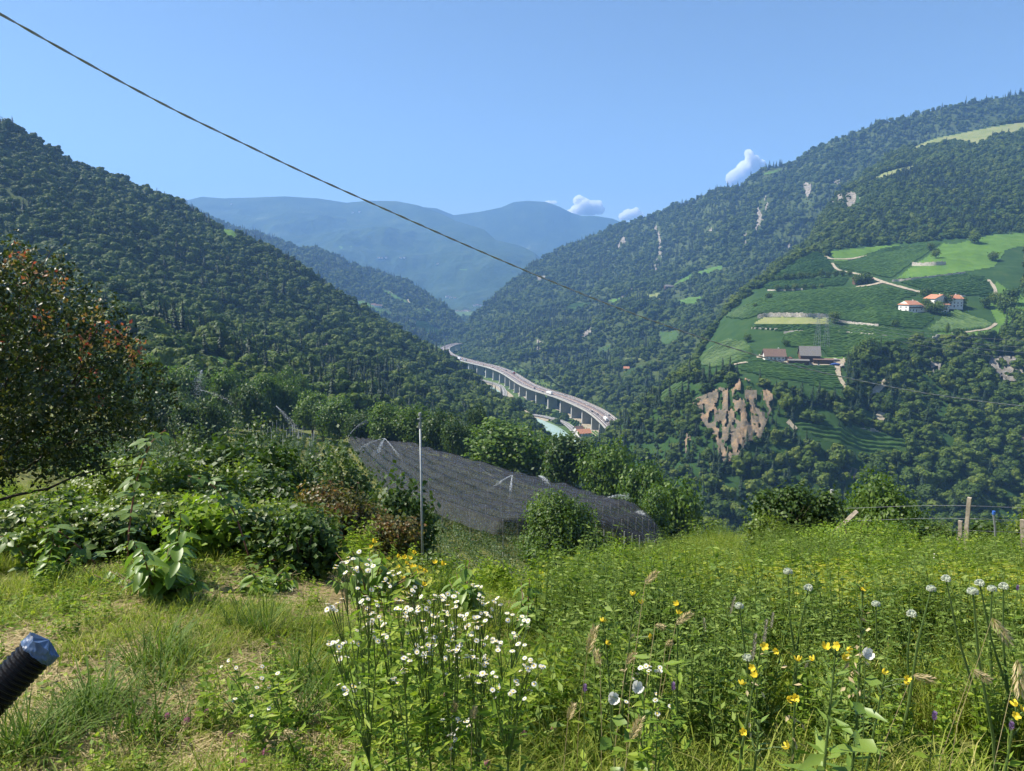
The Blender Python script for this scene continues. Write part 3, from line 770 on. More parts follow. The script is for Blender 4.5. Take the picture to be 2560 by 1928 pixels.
for layer, line, wd, mat, name, label in PATHS:
    P = [layer.hit(*p) for p in resample(line, 5)]
    P = smooth_line([p for p in P if p is not None], 3)
    V = []; Fs = []
    for k, p in enumerate(P):
        t = (P[min(k + 1, len(P) - 1)] - P[max(k - 1, 0)]); t.z = 0; t.normalize()
        s_ = Vector((-t.y, t.x, 0)) * wd / 2 * random.uniform(.8, 1.2)
        for q in (p + s_, p - s_):
            zq = layer.drop(q.x, q.y) or q.z
            V.append((q.x, q.y, max(zq, p.z - .8) + .9))
        if k: Fs.append((2 * k - 2, 2 * k - 1, 2 * k + 1, 2 * k))
    if Fs: tag(link(name, mesh_np(name, V, [np.array(Fs)], mat)), label, None, None, 'structure')

for layer, line, h, label in WALLS:
    P = [layer.hit(*p) for p in resample(line, 4)]
    P = smooth_line([p for p in P if p is not None], 2)
    mb = MB()
    for k in range(len(P) - 1):
        a, b = P[k], P[k + 1]
        t = (b - a); t.z = 0; t.normalize(); n = Vector((-t.y, t.x, 0)) * .5
        hh = h * random.uniform(.8, 1.1)
        up = Vector((0, 0, hh)); dn = Vector((0, 0, -1))
        mb.add([a + n + dn, a - n + dn, b - n + dn, b + n + dn, a + n * .7 + up, a - n * .7 + up, b - n * .7 + up, b + n * .7 + up],
               [(4, 5, 6, 7), (0, 1, 5, 4), (1, 2, 6, 5), (2, 3, 7, 6), (3, 0, 4, 7)])
    tag(mb.obj('stone_wall', M_stone), label, 'stone wall', 'dry stone walls on the terraced hillside')

# ------------------------------------------------------------------ forests: trees that read as one mass
def scatter_group():
    ng = bpy.data.node_groups.new('scatter', 'GeometryNodeTree')
    ng.interface.new_socket('Geometry', in_out='INPUT', socket_type='NodeSocketGeometry')
    ng.interface.new_socket('Kind', in_out='INPUT', socket_type='NodeSocketCollection')
    ng.interface.new_socket('Geometry', in_out='OUTPUT', socket_type='NodeSocketGeometry')
    n = ng.nodes; l = ng.links
    gi = n.new('NodeGroupInput'); go = n.new('NodeGroupOutput')
    ci = n.new('GeometryNodeCollectionInfo'); ci.inputs['Separate Children'].default_value = True; ci.inputs['Reset Children'].default_value = True
    l.new(gi.outputs['Kind'], ci.inputs['Collection'])
    ip = n.new('GeometryNodeInstanceOnPoints'); ip.inputs['Pick Instance'].default_value = True
    l.new(gi.outputs['Geometry'], ip.inputs['Points']); l.new(ci.outputs[0], ip.inputs['Instance'])
    def na(nm, dt):
        a = n.new('GeometryNodeInputNamedAttribute'); a.data_type = dt; a.inputs['Name'].default_value = nm; return a.outputs[0]
    l.new(na('idx', 'INT'), ip.inputs['Instance Index'])
    l.new(na('rot', 'FLOAT_VECTOR'), ip.inputs['Rotation'])
    l.new(na('scl', 'FLOAT_VECTOR'), ip.inputs['Scale'])
    l.new(ip.outputs[0], go.inputs[0])
    return ng
NG = scatter_group()

def scatter(name, P, idx, rot, scl, coll, label, cat):
    me = bpy.data.meshes.new(name)
    n = len(P)
    me.vertices.add(n); me.vertices.foreach_set('co', np.asarray(P, np.float32).ravel())
    a = me.attributes.new('idx', 'INT', 'POINT'); a.data.foreach_set('value', np.asarray(idx, np.int32))
    a = me.attributes.new('rot', 'FLOAT_VECTOR', 'POINT'); a.data.foreach_set('vector', np.asarray(rot, np.float32).ravel())
    a = me.attributes.new('scl', 'FLOAT_VECTOR', 'POINT'); a.data.foreach_set('vector', np.asarray(scl, np.float32).ravel())
    o = tag(link(name, me), label, cat, None, 'stuff')
    md = o.modifiers.new('scatter', 'NODES'); md.node_group = NG
    for it in NG.interface.items_tree:
        if it.name == 'Kind': md[it.identifier] = coll
    return o

def proto(coll, name, me):
    o = bpy.data.objects.new(name, me); coll.objects.link(o); return o

def crown_points(n, lobes, g=rng):
    """points with outward normals on the outside of a set of lobes (cx,cy,cz,rx,ry,rz)"""
    lobes = np.array(lobes, float)
    w = (lobes[:, 3] * lobes[:, 5]); w = w / w.sum()
    P = []; N = []
    tot = 0
    while tot < n:
        k = g.choice(len(lobes), n * 2, p=w)
        d = rand_dirs(n * 2, g)
        rr = (.72 + .33 * g.random((n * 2, 1)))
        p = lobes[k, :3] + d * lobes[k, 3:] * rr
        nn = norm(d / lobes[k, 3:])
        ok = np.ones(len(p), bool)
        for q in range(len(lobes)):
            ins = (((p - lobes[q, :3]) / lobes[q, 3:]) ** 2).sum(1) < .55
            ok &= ~(ins & (k != q))
        P.append(p[ok]); N.append(nn[ok]); tot += ok.sum()
    return np.concatenate(P)[:n], np.concatenate(N)[:n]

def ico(sub=1):
    bm = __import__('bmesh').new()
    __import__('bmesh').ops.create_icosphere(bm, subdivisions=sub, radius=1)
    V = np.array([v.co[:] for v in bm.verts]); Fc = np.array([[v.index for v in f.verts] for f in bm.faces])
    bm.free(); return V, Fc
ICO1 = ico(1); ICO2 = ico(2); ICO4 = ico(4)

def broad_proto(coll, mat, seed, nleaf=400, size=.1, tall=1.0):
    g = np.random.default_rng(seed)
    lobes = [(0, 0, .5, .3, .3, .4)]
    for k in range(g.integers(9, 13)):
        a = g.random() * 6.28; z = .2 + .62 * g.random(); rr = (.16 + .2 * g.random()) * (1.1 - .5 * z)
        s_ = .13 + .11 * g.random()
        lobes.append((rr * math.cos(a), rr * math.sin(a), z, s_, s_, s_ * .95))
    P, N = crown_points(nleaf, lobes, g)
    D = norm(np.cross(N, rand_dirs(nleaf, g)) + N * .2)
    NN = norm(N + .5 * rand_dirs(nleaf, g) + np.array([0, 0, .12]))
    sz = size * (.55 + .8 * g.random(nleaf))
    V, Fs, k = leaf_geo(P - D * sz[:, None] * .5, D, NN, sz, sz * .95, 'hex')
    rn = np.repeat(np.clip(.5 + .25 * g.normal(size=nleaf), 0, 1), k)
    Vs = [V]; FF = [Fs[0]]; R_ = [rn]; b = len(V)
    tri = []
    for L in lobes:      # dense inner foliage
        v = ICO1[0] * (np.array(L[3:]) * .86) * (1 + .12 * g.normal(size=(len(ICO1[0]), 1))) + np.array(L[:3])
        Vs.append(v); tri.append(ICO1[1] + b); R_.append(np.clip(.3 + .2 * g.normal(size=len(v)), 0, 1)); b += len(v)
    # trunk
    tv = np.array([(math.cos(t) * r_, math.sin(t) * r_, z) for z, r_ in ((-.1, .024), (.22, .018)) for t in np.arange(5) * 1.2566])
    tq = np.array([(k_, (k_ + 1) % 5, 5 + (k_ + 1) % 5, 5 + k_) for k_ in range(5)]) + b
    Vs.append(tv); R_.append(np.zeros(10))
    fm = np.concatenate([np.zeros(len(FF[0])), np.zeros(sum(len(t) for t in tri)), np.ones(5)])
    V = np.concatenate(Vs); V[:, 2] *= tall
    return proto(coll, 'broadleaf_tree', mesh_np('broadleaf_tree', V, [FF[0], np.concatenate(tri), tq], [mat, M_bark], np.concatenate(R_), fm))

def conifer_proto(coll, seed):
    g = np.random.default_rng(seed)
    V = []; Fs = []; rn = []
    nt = 13
    for k in range(nt):
        f = k / (nt - 1); z = .08 + .88 * f; r_ = (.25 * (1 - f) ** .85 + .012) * (.8 + .4 * g.random())
        nb = 9
        a0 = g.random() * 6.28
        for b in range(nb):
            a = a0 + b * 6.2832 / nb + .2 * g.normal(); rr = r_ * (.7 + .6 * g.random())
            i0 = len(V)
            V += [(0, 0, z + .05), (rr * .7 * math.cos(a - .38), rr * .7 * math.sin(a - .38), z - .01), (rr * math.cos(a), rr * math.sin(a), z - .045), (rr * .7 * math.cos(a + .38), rr * .7 * math.sin(a + .38), z - .01)]
            Fs.append((i0, i0 + 1, i0 + 2, i0 + 3)); rn += [float(np.clip(.5 + .3 * g.normal(), 0, 1))] * 4
    b = len(V)
    for z, r_ in ((-.1, .018), (.9, .004)):
        for t in range(5): V.append((r_ * math.cos(t * 1.2566), r_ * math.sin(t * 1.2566), z)); rn.append(0)
    nq = len(Fs)
    for k in range(5): Fs.append((b + k, b + (k + 1) % 5, b + 5 + (k + 1) % 5, b + 5 + k))
    return proto(coll, 'conifer_tree', mesh_np('conifer_tree', V, [np.array(Fs)], [L_conif, M_bark], rn, [0] * nq + [1] * 5))

colF = bpy.data.collections.new('forest_kinds')
# geometry nodes take the members in name order: six broadleaf trees, then three conifers
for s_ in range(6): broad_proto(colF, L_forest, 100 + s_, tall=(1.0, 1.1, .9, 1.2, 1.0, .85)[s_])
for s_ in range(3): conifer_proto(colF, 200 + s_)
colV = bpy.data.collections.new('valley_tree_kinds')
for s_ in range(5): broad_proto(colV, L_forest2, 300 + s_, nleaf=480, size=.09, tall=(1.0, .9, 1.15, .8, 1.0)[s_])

def forest(name, layer, spacing, size, label, conif=0.2, clear=(), coll=None, keep=None, pyr=(-200, 2100), seed=0, cliffclear=()):
    P, q = layer.sample(spacing, keep, clear=clear, pyr=pyr)
    n = len(P)
    if cliffclear:
        m = np.zeros(n, bool)
        for c in cliffclear: m |= inpoly(q, c)
        ok = ~m | ((fbm(q[:, 0] / 15 + 8, q[:, 1] / 34, 3) > .0) & (rng.random(n) < .8)) | (rng.random(n) < .12)
        small = m[ok]; P = P[ok]; n = len(P)
    else: small = np.zeros(n, bool)
    nz = fbm(P[:, 0] / 130 + seed, P[:, 1] / 130, 3)
    isc = rng.random(n) < np.clip(conif + .9 * nz, 0, .85)
    idx = np.where(isc, rng.integers(6, 9, n), rng.integers(0, 6, n)) if coll is None else rng.integers(0, 5, n)
    s_ = size * (.42 + 1.25 * rng.random(n) ** 2) * (1 + .45 * fbm(P[:, 0] / 60, P[:, 1] / 60 + 4, 2))
    s_ = np.where(small, s_ * (.35 + .45 * rng.random(n)), s_)
    zs = np.where(isc, 1.45, .95) * (.9 + .3 * rng.random(n)) if coll is None else .9 + .3 * rng.random(n)
    scl = np.stack([s_ * np.where(isc, 1.15, 1.25), s_ * np.where(isc, 1.15, 1.25), s_ * zs], 1)
    rot = np.stack([.06 * rng.normal(size=n), .06 * rng.normal(size=n), 6.283 * rng.random(n)], 1)
    P = P.copy(); P[:, 2] -= .06 * s_
    return scatter(name, P, idx, rot, scl, coll or colF, label, 'forest')

def polys(layer, items): return [p for (l, p, *_) in items if l is layer]
R2_clear = polys(R2, VINEYARDS) + polys(R2, MEADOWS) + [[(x, y + d_) for x, y in VINEYARDS[v_][1]] for v_ in (8, 9, 10, 11) for d_ in (10, 20)] + [
    z6((600, 740), (760, 740), (1010, 740), (1110, 800), (1100, 850), (620, 830)), z6((1130, 300), (1280, 300), (1380, 350), (1250, 390), (1120, 390)),
    z6((1420, 420), (1600, 400), (1830, 420), (1830, 520), (1420, 530)), z6((1000, 180), (1140, 210), (1040, 240), (980, 200)),
    z6((1250, 315), (1420, 345), (1560, 405), (1600, 430), (1480, 400), (1330, 370)), z6((1040, 850), (1080, 850), (1115, 985), (1060, 930)),
    z6((520, 545), (1080, 545), (1080, 620), (520, 620)), z6((1255, 1070), (1255, 1000), (1340, 935), (1365, 940), (1290, 1010), (1285, 1070)),
    z6((1280, 1200), (1300, 1120), (1340, 1120), (1320, 1210)), z6((720, 1170), (780, 1165), (830, 1240), (800, 1240)), z6((500, 580), (1080, 570), (1100, 660), (520, 660)),
    z6((380, 700), (560, 690), (600, 800), (430, 860), (340, 870))]
forest('forest', L1, 5.4, 7.6, 'dense mixed forest covering the steep left slope', .18, polys(L1, MEADOWS), cliffclear=polys(L1, CLIFFS), seed=2)
forest('forest', L2, 10.5, 12, 'hazy forest on the spur beyond the left slope', .3, polys(L2, MEADOWS) + polys(L2, VINEYARDS), seed=5)
forest('forest', R1, 9.6, 11, 'forest on the long mountainside with pale cliffs', .22, polys(R1, MEADOWS) + polys(R1, VINEYARDS), cliffclear=polys(R1, CLIFFS), seed=7)
def r2_fields(P, q):   # open terrace: no wood between the plots
    f = z6((640, 345), (930, 165), (1000, 205), (1440, 118), (2170, 50), (2170, 620), (1700, 690), (1560, 705), (1330, 740), (1110, 800), (1110, 850), (1060, 985), (600, 910), (205, 840), (360, 570))
    return ~inpoly(q, f)
forest('forest', R2, 4.9, 7.4, 'forest around the vineyard terrace and down the gorge on the right', .12, R2_clear, cliffclear=polys(R2, CLIFFS), keep=r2_fields, seed=11)

# ------------------------------------------------------------------ valley: motorway viaduct, road, river
class FlatLayer:
    def __init__(s, z): s.z = z
    def hit(s, px, py): return Vector(floor_pt(px, py, s.z))
    def drop(s, x, y): return s.z
FLOOR = FlatLayer(VZ)
DZ = -160.0

def catmull(P, step):
    P = [Vector(p) for p in P]
    Q = [P[0] * 2 - P[1]] + P + [P[-1] * 2 - P[-2]]
    out = []
    for k in range(1, len(Q) - 2):
        n = max(2, int((Q[k + 1] - Q[k]).length / step))
        for j in range(n):
            t = j / n
            a, b, c, d = Q[k - 1], Q[k], Q[k + 1], Q[k + 2]
            out.append(.5 * ((2 * b) + (c - a) * t + (2 * a - 5 * b + 4 * c - d) * t * t + (3 * b - a - 3 * c + d) * t ** 3))
    out.append(P[-1])
    return out

def ribbon(line, o0, o1, z0, z1=None):
    """strip along a line between side offsets"""
    V = []
    for k, p in enumerate(line):
        t = line[min(k + 1, len(line) - 1)] - line[max(k - 1, 0)]; t.z = 0; t.normalize()
        n = Vector((t.y, -t.x, 0))
        V.append(p + n * o0 + Vector((0, 0, z0))); V.append(p + n * o1 + Vector((0, 0, z0 if z1 is None else z1)))
    Fs = [(2 * k, 2 * k + 1, 2 * k + 3, 2 * k + 2) for k in range(len(line) - 1)]
    return V, Fs

def prism_along(mb, line, sec, m=0):
    """closed cross section (offset, z) swept along the line"""
    n = len(sec); V = []
    for k, p in enumerate(line):
        t = line[min(k + 1, len(line) - 1)] - line[max(k - 1, 0)]; t.z = 0; t.normalize()
        nn = Vector((t.y, -t.x, 0))
        for o, z in sec: V.append(p + nn * o + Vector((0, 0, z)))
    Fs = [(k * n + j, k * n + (j + 1) % n, (k + 1) * n + (j + 1) % n, (k + 1) * n + j) for k in range(len(line) - 1) for j in range(n)]
    Fs += [tuple(range(n)), tuple(reversed([(len(line) - 1) * n + j for j in range(n)]))]
    mb.add(V, Fs, m)

vpx = [(1150, 858), (1128, 863), (1113, 870), (1112, 878), (1124, 888), (1147, 896), (1189, 907), (1231, 917), (1268, 931), (1294, 947), (1319, 962), (1352, 975), (1386, 985), (1420, 996), (1453, 1010), (1487, 1026), (1512, 1044), (1535, 1065), (1560, 1095)]
vline = smooth_line(catmull([floor_pt(x, y, DZ) for x, y in vpx], 9), 6)
via = empty('motorway_viaduct', vline[len(vline) // 2] * 1.0, 'long curving concrete motorway viaduct on wall piers in the valley', 'viaduct')
v0 = Vector(via.location)
vl = [p - v0 for p in vline]
mb = MB(); prism_along(mb, vl, [(-11.6, 0), (-11.6, -1.0), (-7, -2.6), (7, -2.6), (11.6, -1.0), (11.6, 0)]); mb.obj('deck', M_conc, via)
for s_ in (-1, 1):
    V, Fs = ribbon(vl, s_ * 1.1 if s_ > 0 else -10.8, 10.8 if s_ > 0 else -1.1, .06)
    mb = MB(); mb.add(V, Fs); mb.obj('carriageway', M_asphalt, via)
    mb = MB(); prism_along(mb, vl, [(s_ * 11.75, -1.1), (s_ * 11.2, -1.1), (s_ * 11.25, 1.0), (s_ * 11.7, 1.0)]); mb.obj('parapet', M_conc, via)
    mb = MB(); prism_along(mb, vl, [(s_ * 11.0, .55), (s_ * 10.9, .55), (s_ * 10.9, 1.1), (s_ * 11.0, 1.1)]); mb.obj('guard_rail', M_rail, via)
mb = MB(); prism_along(mb, vl, [(-.9, 0), (.9, 0), (.55, .95), (-.55, .95)]); mb.obj('median_barrier', M_rail, via)
mb = MB()
for o_ in (-10.3, -1.6, 1.6, 10.3):
    V, Fs = ribbon(vl, o_ - .16, o_ + .16, .1); mb.add(V, Fs)
for o_ in (-7.6, 7.6):
    V, Fs = ribbon(vl, o_ - .2, o_ + .2, .1); mb.add(V, Fs)
mb.obj('lane_line', M_mark, via)
mb = MB()
acc = 0
for o_ in (-4.6, 4.6):
    d = 0; k0 = 0
    for k in range(len(vl) - 1):
        seg = vl[k + 1] - vl[k]; L_ = seg.length; t = seg / L_; n = Vector((t.y, -t.x, 0))
        x = (-d) % 12.0
        while x < L_ - 4.5:
            a = vl[k] + t * x + n * o_; b = a + t * 4.5
            mb.add([a - n * .22 + Vector((0, 0, .1)), a + n * .22 + Vector((0, 0, .1)), b + n * .22 + Vector((0, 0, .1)), b - n * .22 + Vector((0, 0, .1))], [(0, 1, 2, 3)])
            x += 12.0
        d += L_
tag(mb.obj('lane_dashes', M_mark, via), kind='stuff')
d = 0; nxt = 15
pier_me = None
for k in range(len(vline) - 1):
    L_ = (vline[k + 1] - vline[k]).length
    while nxt <= d + L_:
        p = vl[k].lerp(vl[k + 1], (nxt - d) / L_); t = (vl[k + 1] - vl[k])
        if pier_me is None:
            mb = MB(); h = -DZ + VZ
            for z0, z1, w0, w1, t0 in ((h - 1.0, h + 1.2, 8.5, 8.5, 2.6), (h + 1.2, -4.2, 7.4, 7.0, 1.5), (-4.2, -2.5, 7.0, 9.0, 1.7)):
                mb.add([(-t0, -w0, z0), (t0, -w0, z0), (t0, w0, z0), (-t0, w0, z0), (-t0, -w1, z1), (t0, -w1, z1), (t0, w1, z1), (-t0, w1, z1)],
                       [(0, 3, 2, 1), (4, 5, 6, 7), (0, 1, 5, 4), (1, 2, 6, 5), (2, 3, 7, 6), (3, 0, 4, 7)])
            pier_me = mb.mesh('pier', M_conc)
        link('pier', pier_me, via, loc=p, rot=(0, 0, math.atan2(t.y, t.x)))
        nxt += 38
    d += L_

def floor_strip(name, pxs, width, lift, mat, label, lines=False):
    line = smooth_line(catmull([floor_pt(x, y) for x, y in pxs], 6), 4)
    V, Fs = ribbon(line, -width / 2, width / 2, lift)
    o = link(name, mesh_np(name, V, [np.array(Fs)], mat))
    tag(o, label, None, None, 'structure')
    if lines:
        mb = MB()
        for o_ in (-width / 2 + .5, 0, width / 2 - .5):
            V, Fs = ribbon(line, o_ - .15, o_ + .15, lift + .1); mb.add(V, Fs)
        mb.obj('road_line', M_mark, o)
    return line
roadl = floor_strip('road', [(1150, 940), (1184, 947), (1218, 956), (1247, 965), (1259, 980), (1257, 1000), (1252, 1020), (1290, 1035), (1350, 1042), (1400, 1055), (1428, 1072), (1450, 1100)], 9.5, 1.6, M_asphalt2, 'narrow country road curving beside the river', True)
riverl = floor_strip('river', [(1130, 940), (1175, 955), (1208, 967), (1226, 977), (1242, 990), (1262, 1012), (1300, 1040), (1345, 1058), (1375, 1072), (1400, 1092), (1430, 1120)], 26, .5, M_river, 'pale green river in the valley')
floor_strip('river_bank', [(1130, 937), (1175, 951), (1210, 963), (1232, 974), (1250, 989), (1270, 1010), (1305, 1037), (1350, 1055)], 40, .25, M_path, 'pale gravel bank of the river')
bank = [floor_pt(x, y) for x, y in [(1180, 925), (1225, 935), (1262, 950), (1290, 970), (1305, 985), (1330, 1000), (1370, 1012), (1400, 1024), (1440, 1045), (1470, 1066), (1495, 1090)]]
bl = smooth_line(catmull(bank, 6), 2)
V, Fs = ribbon(bl, -6, 6, .45); V = [v + Vector((random.uniform(-2.5, 2.5), random.uniform(-4, 4), 0)) for v in V]
tag(link('dirt_track', mesh_np('dirt_track', V, [np.array(Fs)], M_path)), 'bare earth track along the foot of the viaduct piers', None, None, 'structure')
vineyard(FLOOR, [(1374, 1046), (1382, 1035), (1398, 1029), (1410, 1034), (1395, 1050)], 60, 'tiny vineyard beside the valley road', spacing=4)
vineyard(FLOOR, [(1424, 1056), (1432, 1050), (1458, 1058), (1448, 1070), (1430, 1066)], 75, 'small valley vineyard in front of the piers', spacing=4)
vineyard(FLOOR, [(1450, 1098), (1462, 1084), (1496, 1078), (1502, 1096), (1480, 1108)], 100, 'valley vineyard below the viaduct end', spacing=4)

# valley woods
vp = []
lo, hi = np.array([1150, 905]), np.array([1560, 1180])
q = lo + (hi - lo) * rng.random((5200, 2))
for x, y in q: vp.append(floor_pt(x, y))
vp = np.array(vp)
dens = (vp[:, 1] / 1500.0) ** 3           # even out: pixels far away cover more ground
def dist_line(P, line):
    L_ = np.array([tuple(v)[:2] for v in line])
    return np.min(np.linalg.norm(P[:, None, :2] - L_[None], axis=2), 1)
dr, dv, dri, dbk = dist_line(vp, roadl), dist_line(vp, vline), dist_line(vp, riverl), dist_line(vp, bl)
side = fbm(vp[:, 0] / 45, vp[:, 1] / 45, 3)
ok = (dr > 9) & (dv > 15) & (dri > 18) & (dbk > 7)
# meadow strip between road and viaduct stays low
qq = proj(vp)
meadow_low = inpoly(qq, [(1180, 930), (1250, 940), (1290, 965), (1300, 1000), (1262, 985), (1240, 957)])
for pl in ([(1370, 1050), (1380, 1030), (1412, 1028), (1400, 1055)], [(1420, 1060), (1432, 1045), (1460, 1058), (1448, 1075)], [(1435, 1100), (1440, 1072), (1510, 1072), (1510, 1105)]):
    ok &= ~inpoly(qq, pl)
ok &= ~(meadow_low & (rng.random(len(vp)) < .9))
vp = vp[ok]; side = side[ok]; n = len(vp)
s_ = (4.5 + 6.5 * rng.random(n)) * np.clip(.75 + .7 * side, .35, 1.4)
rot = np.stack([np.zeros(n), np.zeros(n), 6.28 * rng.random(n)], 1)
fp = np.array([floor_pt(x, y) for x, y in np.column_stack([1105 + 150 * rng.random(1500), 795 + 112 * rng.random(1500)])])
fp = fp[(dist_line(fp, vline) > 16) & (fp[:, 1] < 9000)]
fs_ = 9 + 7 * rng.random(len(fp)); fs_ *= np.clip(fp[:, 1] / 2600, .8, 2.2)
vp = np.concatenate([vp, fp]); s_ = np.concatenate([s_, fs_]); n = len(vp); rot = np.stack([np.zeros(n), np.zeros(n), 6.28 * rng.random(n)], 1)
scatter('riverside_wood', vp, rng.integers(0, 5, n), rot, np.stack([s_ * 1.2, s_ * 1.2, s_], 1), colV, 'leafy riverside woods and scrub on the valley floor', 'woods')

# ------------------------------------------------------------------ vehicles on the motorway
def car_meshes():
    b = MB(); b.add([(-2.1, -.85, .35), (2.1, -.85, .35), (2.1, .85, .35), (-2.1, .85, .35), (-2.15, -.85, .85), (2.1, -.82, .8), (2.1, .82, .8), (-2.15, .85, .85)],
                    [(0, 3, 2, 1), (4, 5, 6, 7), (0, 1, 5, 4), (1, 2, 6, 5), (2, 3, 7, 6), (3, 0, 4, 7)])
    c = MB(); c.add([(-1.8, -.78, .86), (1.0, -.78, .83), (1.0, .78, .83), (-1.8, .78, .86), (-1.4, -.66, 1.45), (.25, -.66, 1.45), (.25, .66, 1.45), (-1.4, .66, 1.45)],
                    [(4, 5, 6, 7), (0, 1, 5, 4), (1, 2, 6, 5), (2, 3, 7, 6), (3, 0, 4, 7)])
    w = MB(); w.tube([(0, -.11, 0), (0, .11, 0)], .33, 10)
    return b, c, w
CARC = [plain('car_white', (.75, .75, .74), .3, spec=.5), plain('car_dark', (.03, .032, .04), .3, spec=.5), plain('car_silver', (.4, .41, .42), .3, metal=.4), plain('car_red', (.35, .03, .025), .3, spec=.5)]
M_tyre = plain('tyre', (.02, .02, .02), .9)
b_, c_, w_ = car_meshes()
car_body = [b_.mesh('body', m) for m in CARC]; car_cab = c_.mesh('cabin', M_glassd); car_wh = w_.mesh('wheel', M_tyre)
tb = MB(); tb.box(-6.6, 6.6, -1.25, 1.25, 1.1, 4.0); tr_box = [tb.mesh('cargo_box', m) for m in (CARC[0], CARC[3], CARC[2])]
tc_ = MB(); tc_.add([(6.9, -1.2, .6), (9.1, -1.2, .6), (9.1, 1.2, .6), (6.9, 1.2, .6), (6.9, -1.2, 3.6), (8.7, -1.15, 3.5), (8.7, 1.15, 3.5), (6.9, 1.2, 3.6)], [(0, 3, 2, 1), (4, 5, 6, 7), (0, 1, 5, 4), (1, 2, 6, 5), (2, 3, 7, 6), (3, 0, 4, 7)])
tr_cab = [tc_.mesh('cab', m) for m in (CARC[0], CARC[1], CARC[3])]
tw = MB(); tw.tube([(0, -.18, 0), (0, .18, 0)], .5, 10); tr_wh = tw.mesh('wheel', M_tyre)
def deck_at(px):
    q = proj(np.array([tuple(p) for p in vline]))
    k = int(np.argmin(np.abs(q[6:-1, 0] - px) + 3 * (np.arange(len(q) - 7) < 12))) + 6
    t = (vline[k + 1] - vline[k]); t.z = 0; t.normalize()
    return vline[k], t
def vehicle(kind, px, off, col, label):
    p, t = deck_at(px); n = Vector((t.y, -t.x, 0))
    fwd = 1 if off < 0 else -1
    loc = p + n * off + Vector((0, 0, .07)); rz = math.atan2(t.y, t.x) + (0 if fwd > 0 else math.pi)
    if kind == 'car':
        e = empty('car', loc, label, 'car', 'traffic on the viaduct', rz)
        link('body', car_body[col], e); link('cabin', car_cab, e)
        for x in (-1.3, 1.3):
            for y in (-.78, .78): link('wheel', car_wh, e, loc=(x, y, .33))
    else:
        e = empty('truck', loc, label, 'truck', 'traffic on the viaduct', rz)
        link('cargo_box', tr_box[col], e); link('cab', tr_cab[col], e)
        for x in (-5.2, -3.8, 7.8):
            for y in (-1.1, 1.1): link('wheel', tr_wh, e, loc=(x, y, .5))
vehicle('truck', 1521, 3.0, 0, 'white lorry near the close end of the viaduct')
vehicle('truck', 1389, 7.5, 0, 'white lorry halfway along the viaduct')
vehicle('truck', 1133, 6, 1, 'red lorry on the far bend of the viaduct')
vehicle('truck', 1155, 6, 0, 'white lorry just after the far bend of the viaduct')
vehicle('truck', 1168, 6, 2, 'silver lorry third in the far convoy')
vehicle('truck', 1275, -6, 2, 'silver lorry on the outer lanes before the middle bend')
for px, off, col, lb in [(1215, 6, 1, 'dark car in the far straight of the viaduct'), (1240, 6, 2, 'silver car following on the far straight'), (1259, -4, 1, 'dark car on the outer lane after the far straight'), (1340, 3, 1, 'dark car before the middle lorry'),
                         (1345, 7.5, 0, 'white car beside the dark car at the middle bend'), (1371, 8, 1, 'dark car right behind the middle lorry'), (1402, -6, 0, 'white car on the outer lane past the middle lorry'), (1490, 6, 1, 'dark car climbing the close bend'),
                         (1504, 4, 1, 'dark car behind the close lorry'), (1524, 6, 2, 'silver car in front of the close lorry'), (1506, -8, 1, 'dark car on the outer shoulder near the viaduct end')]:
    vehicle('car', px, off, col, lb)

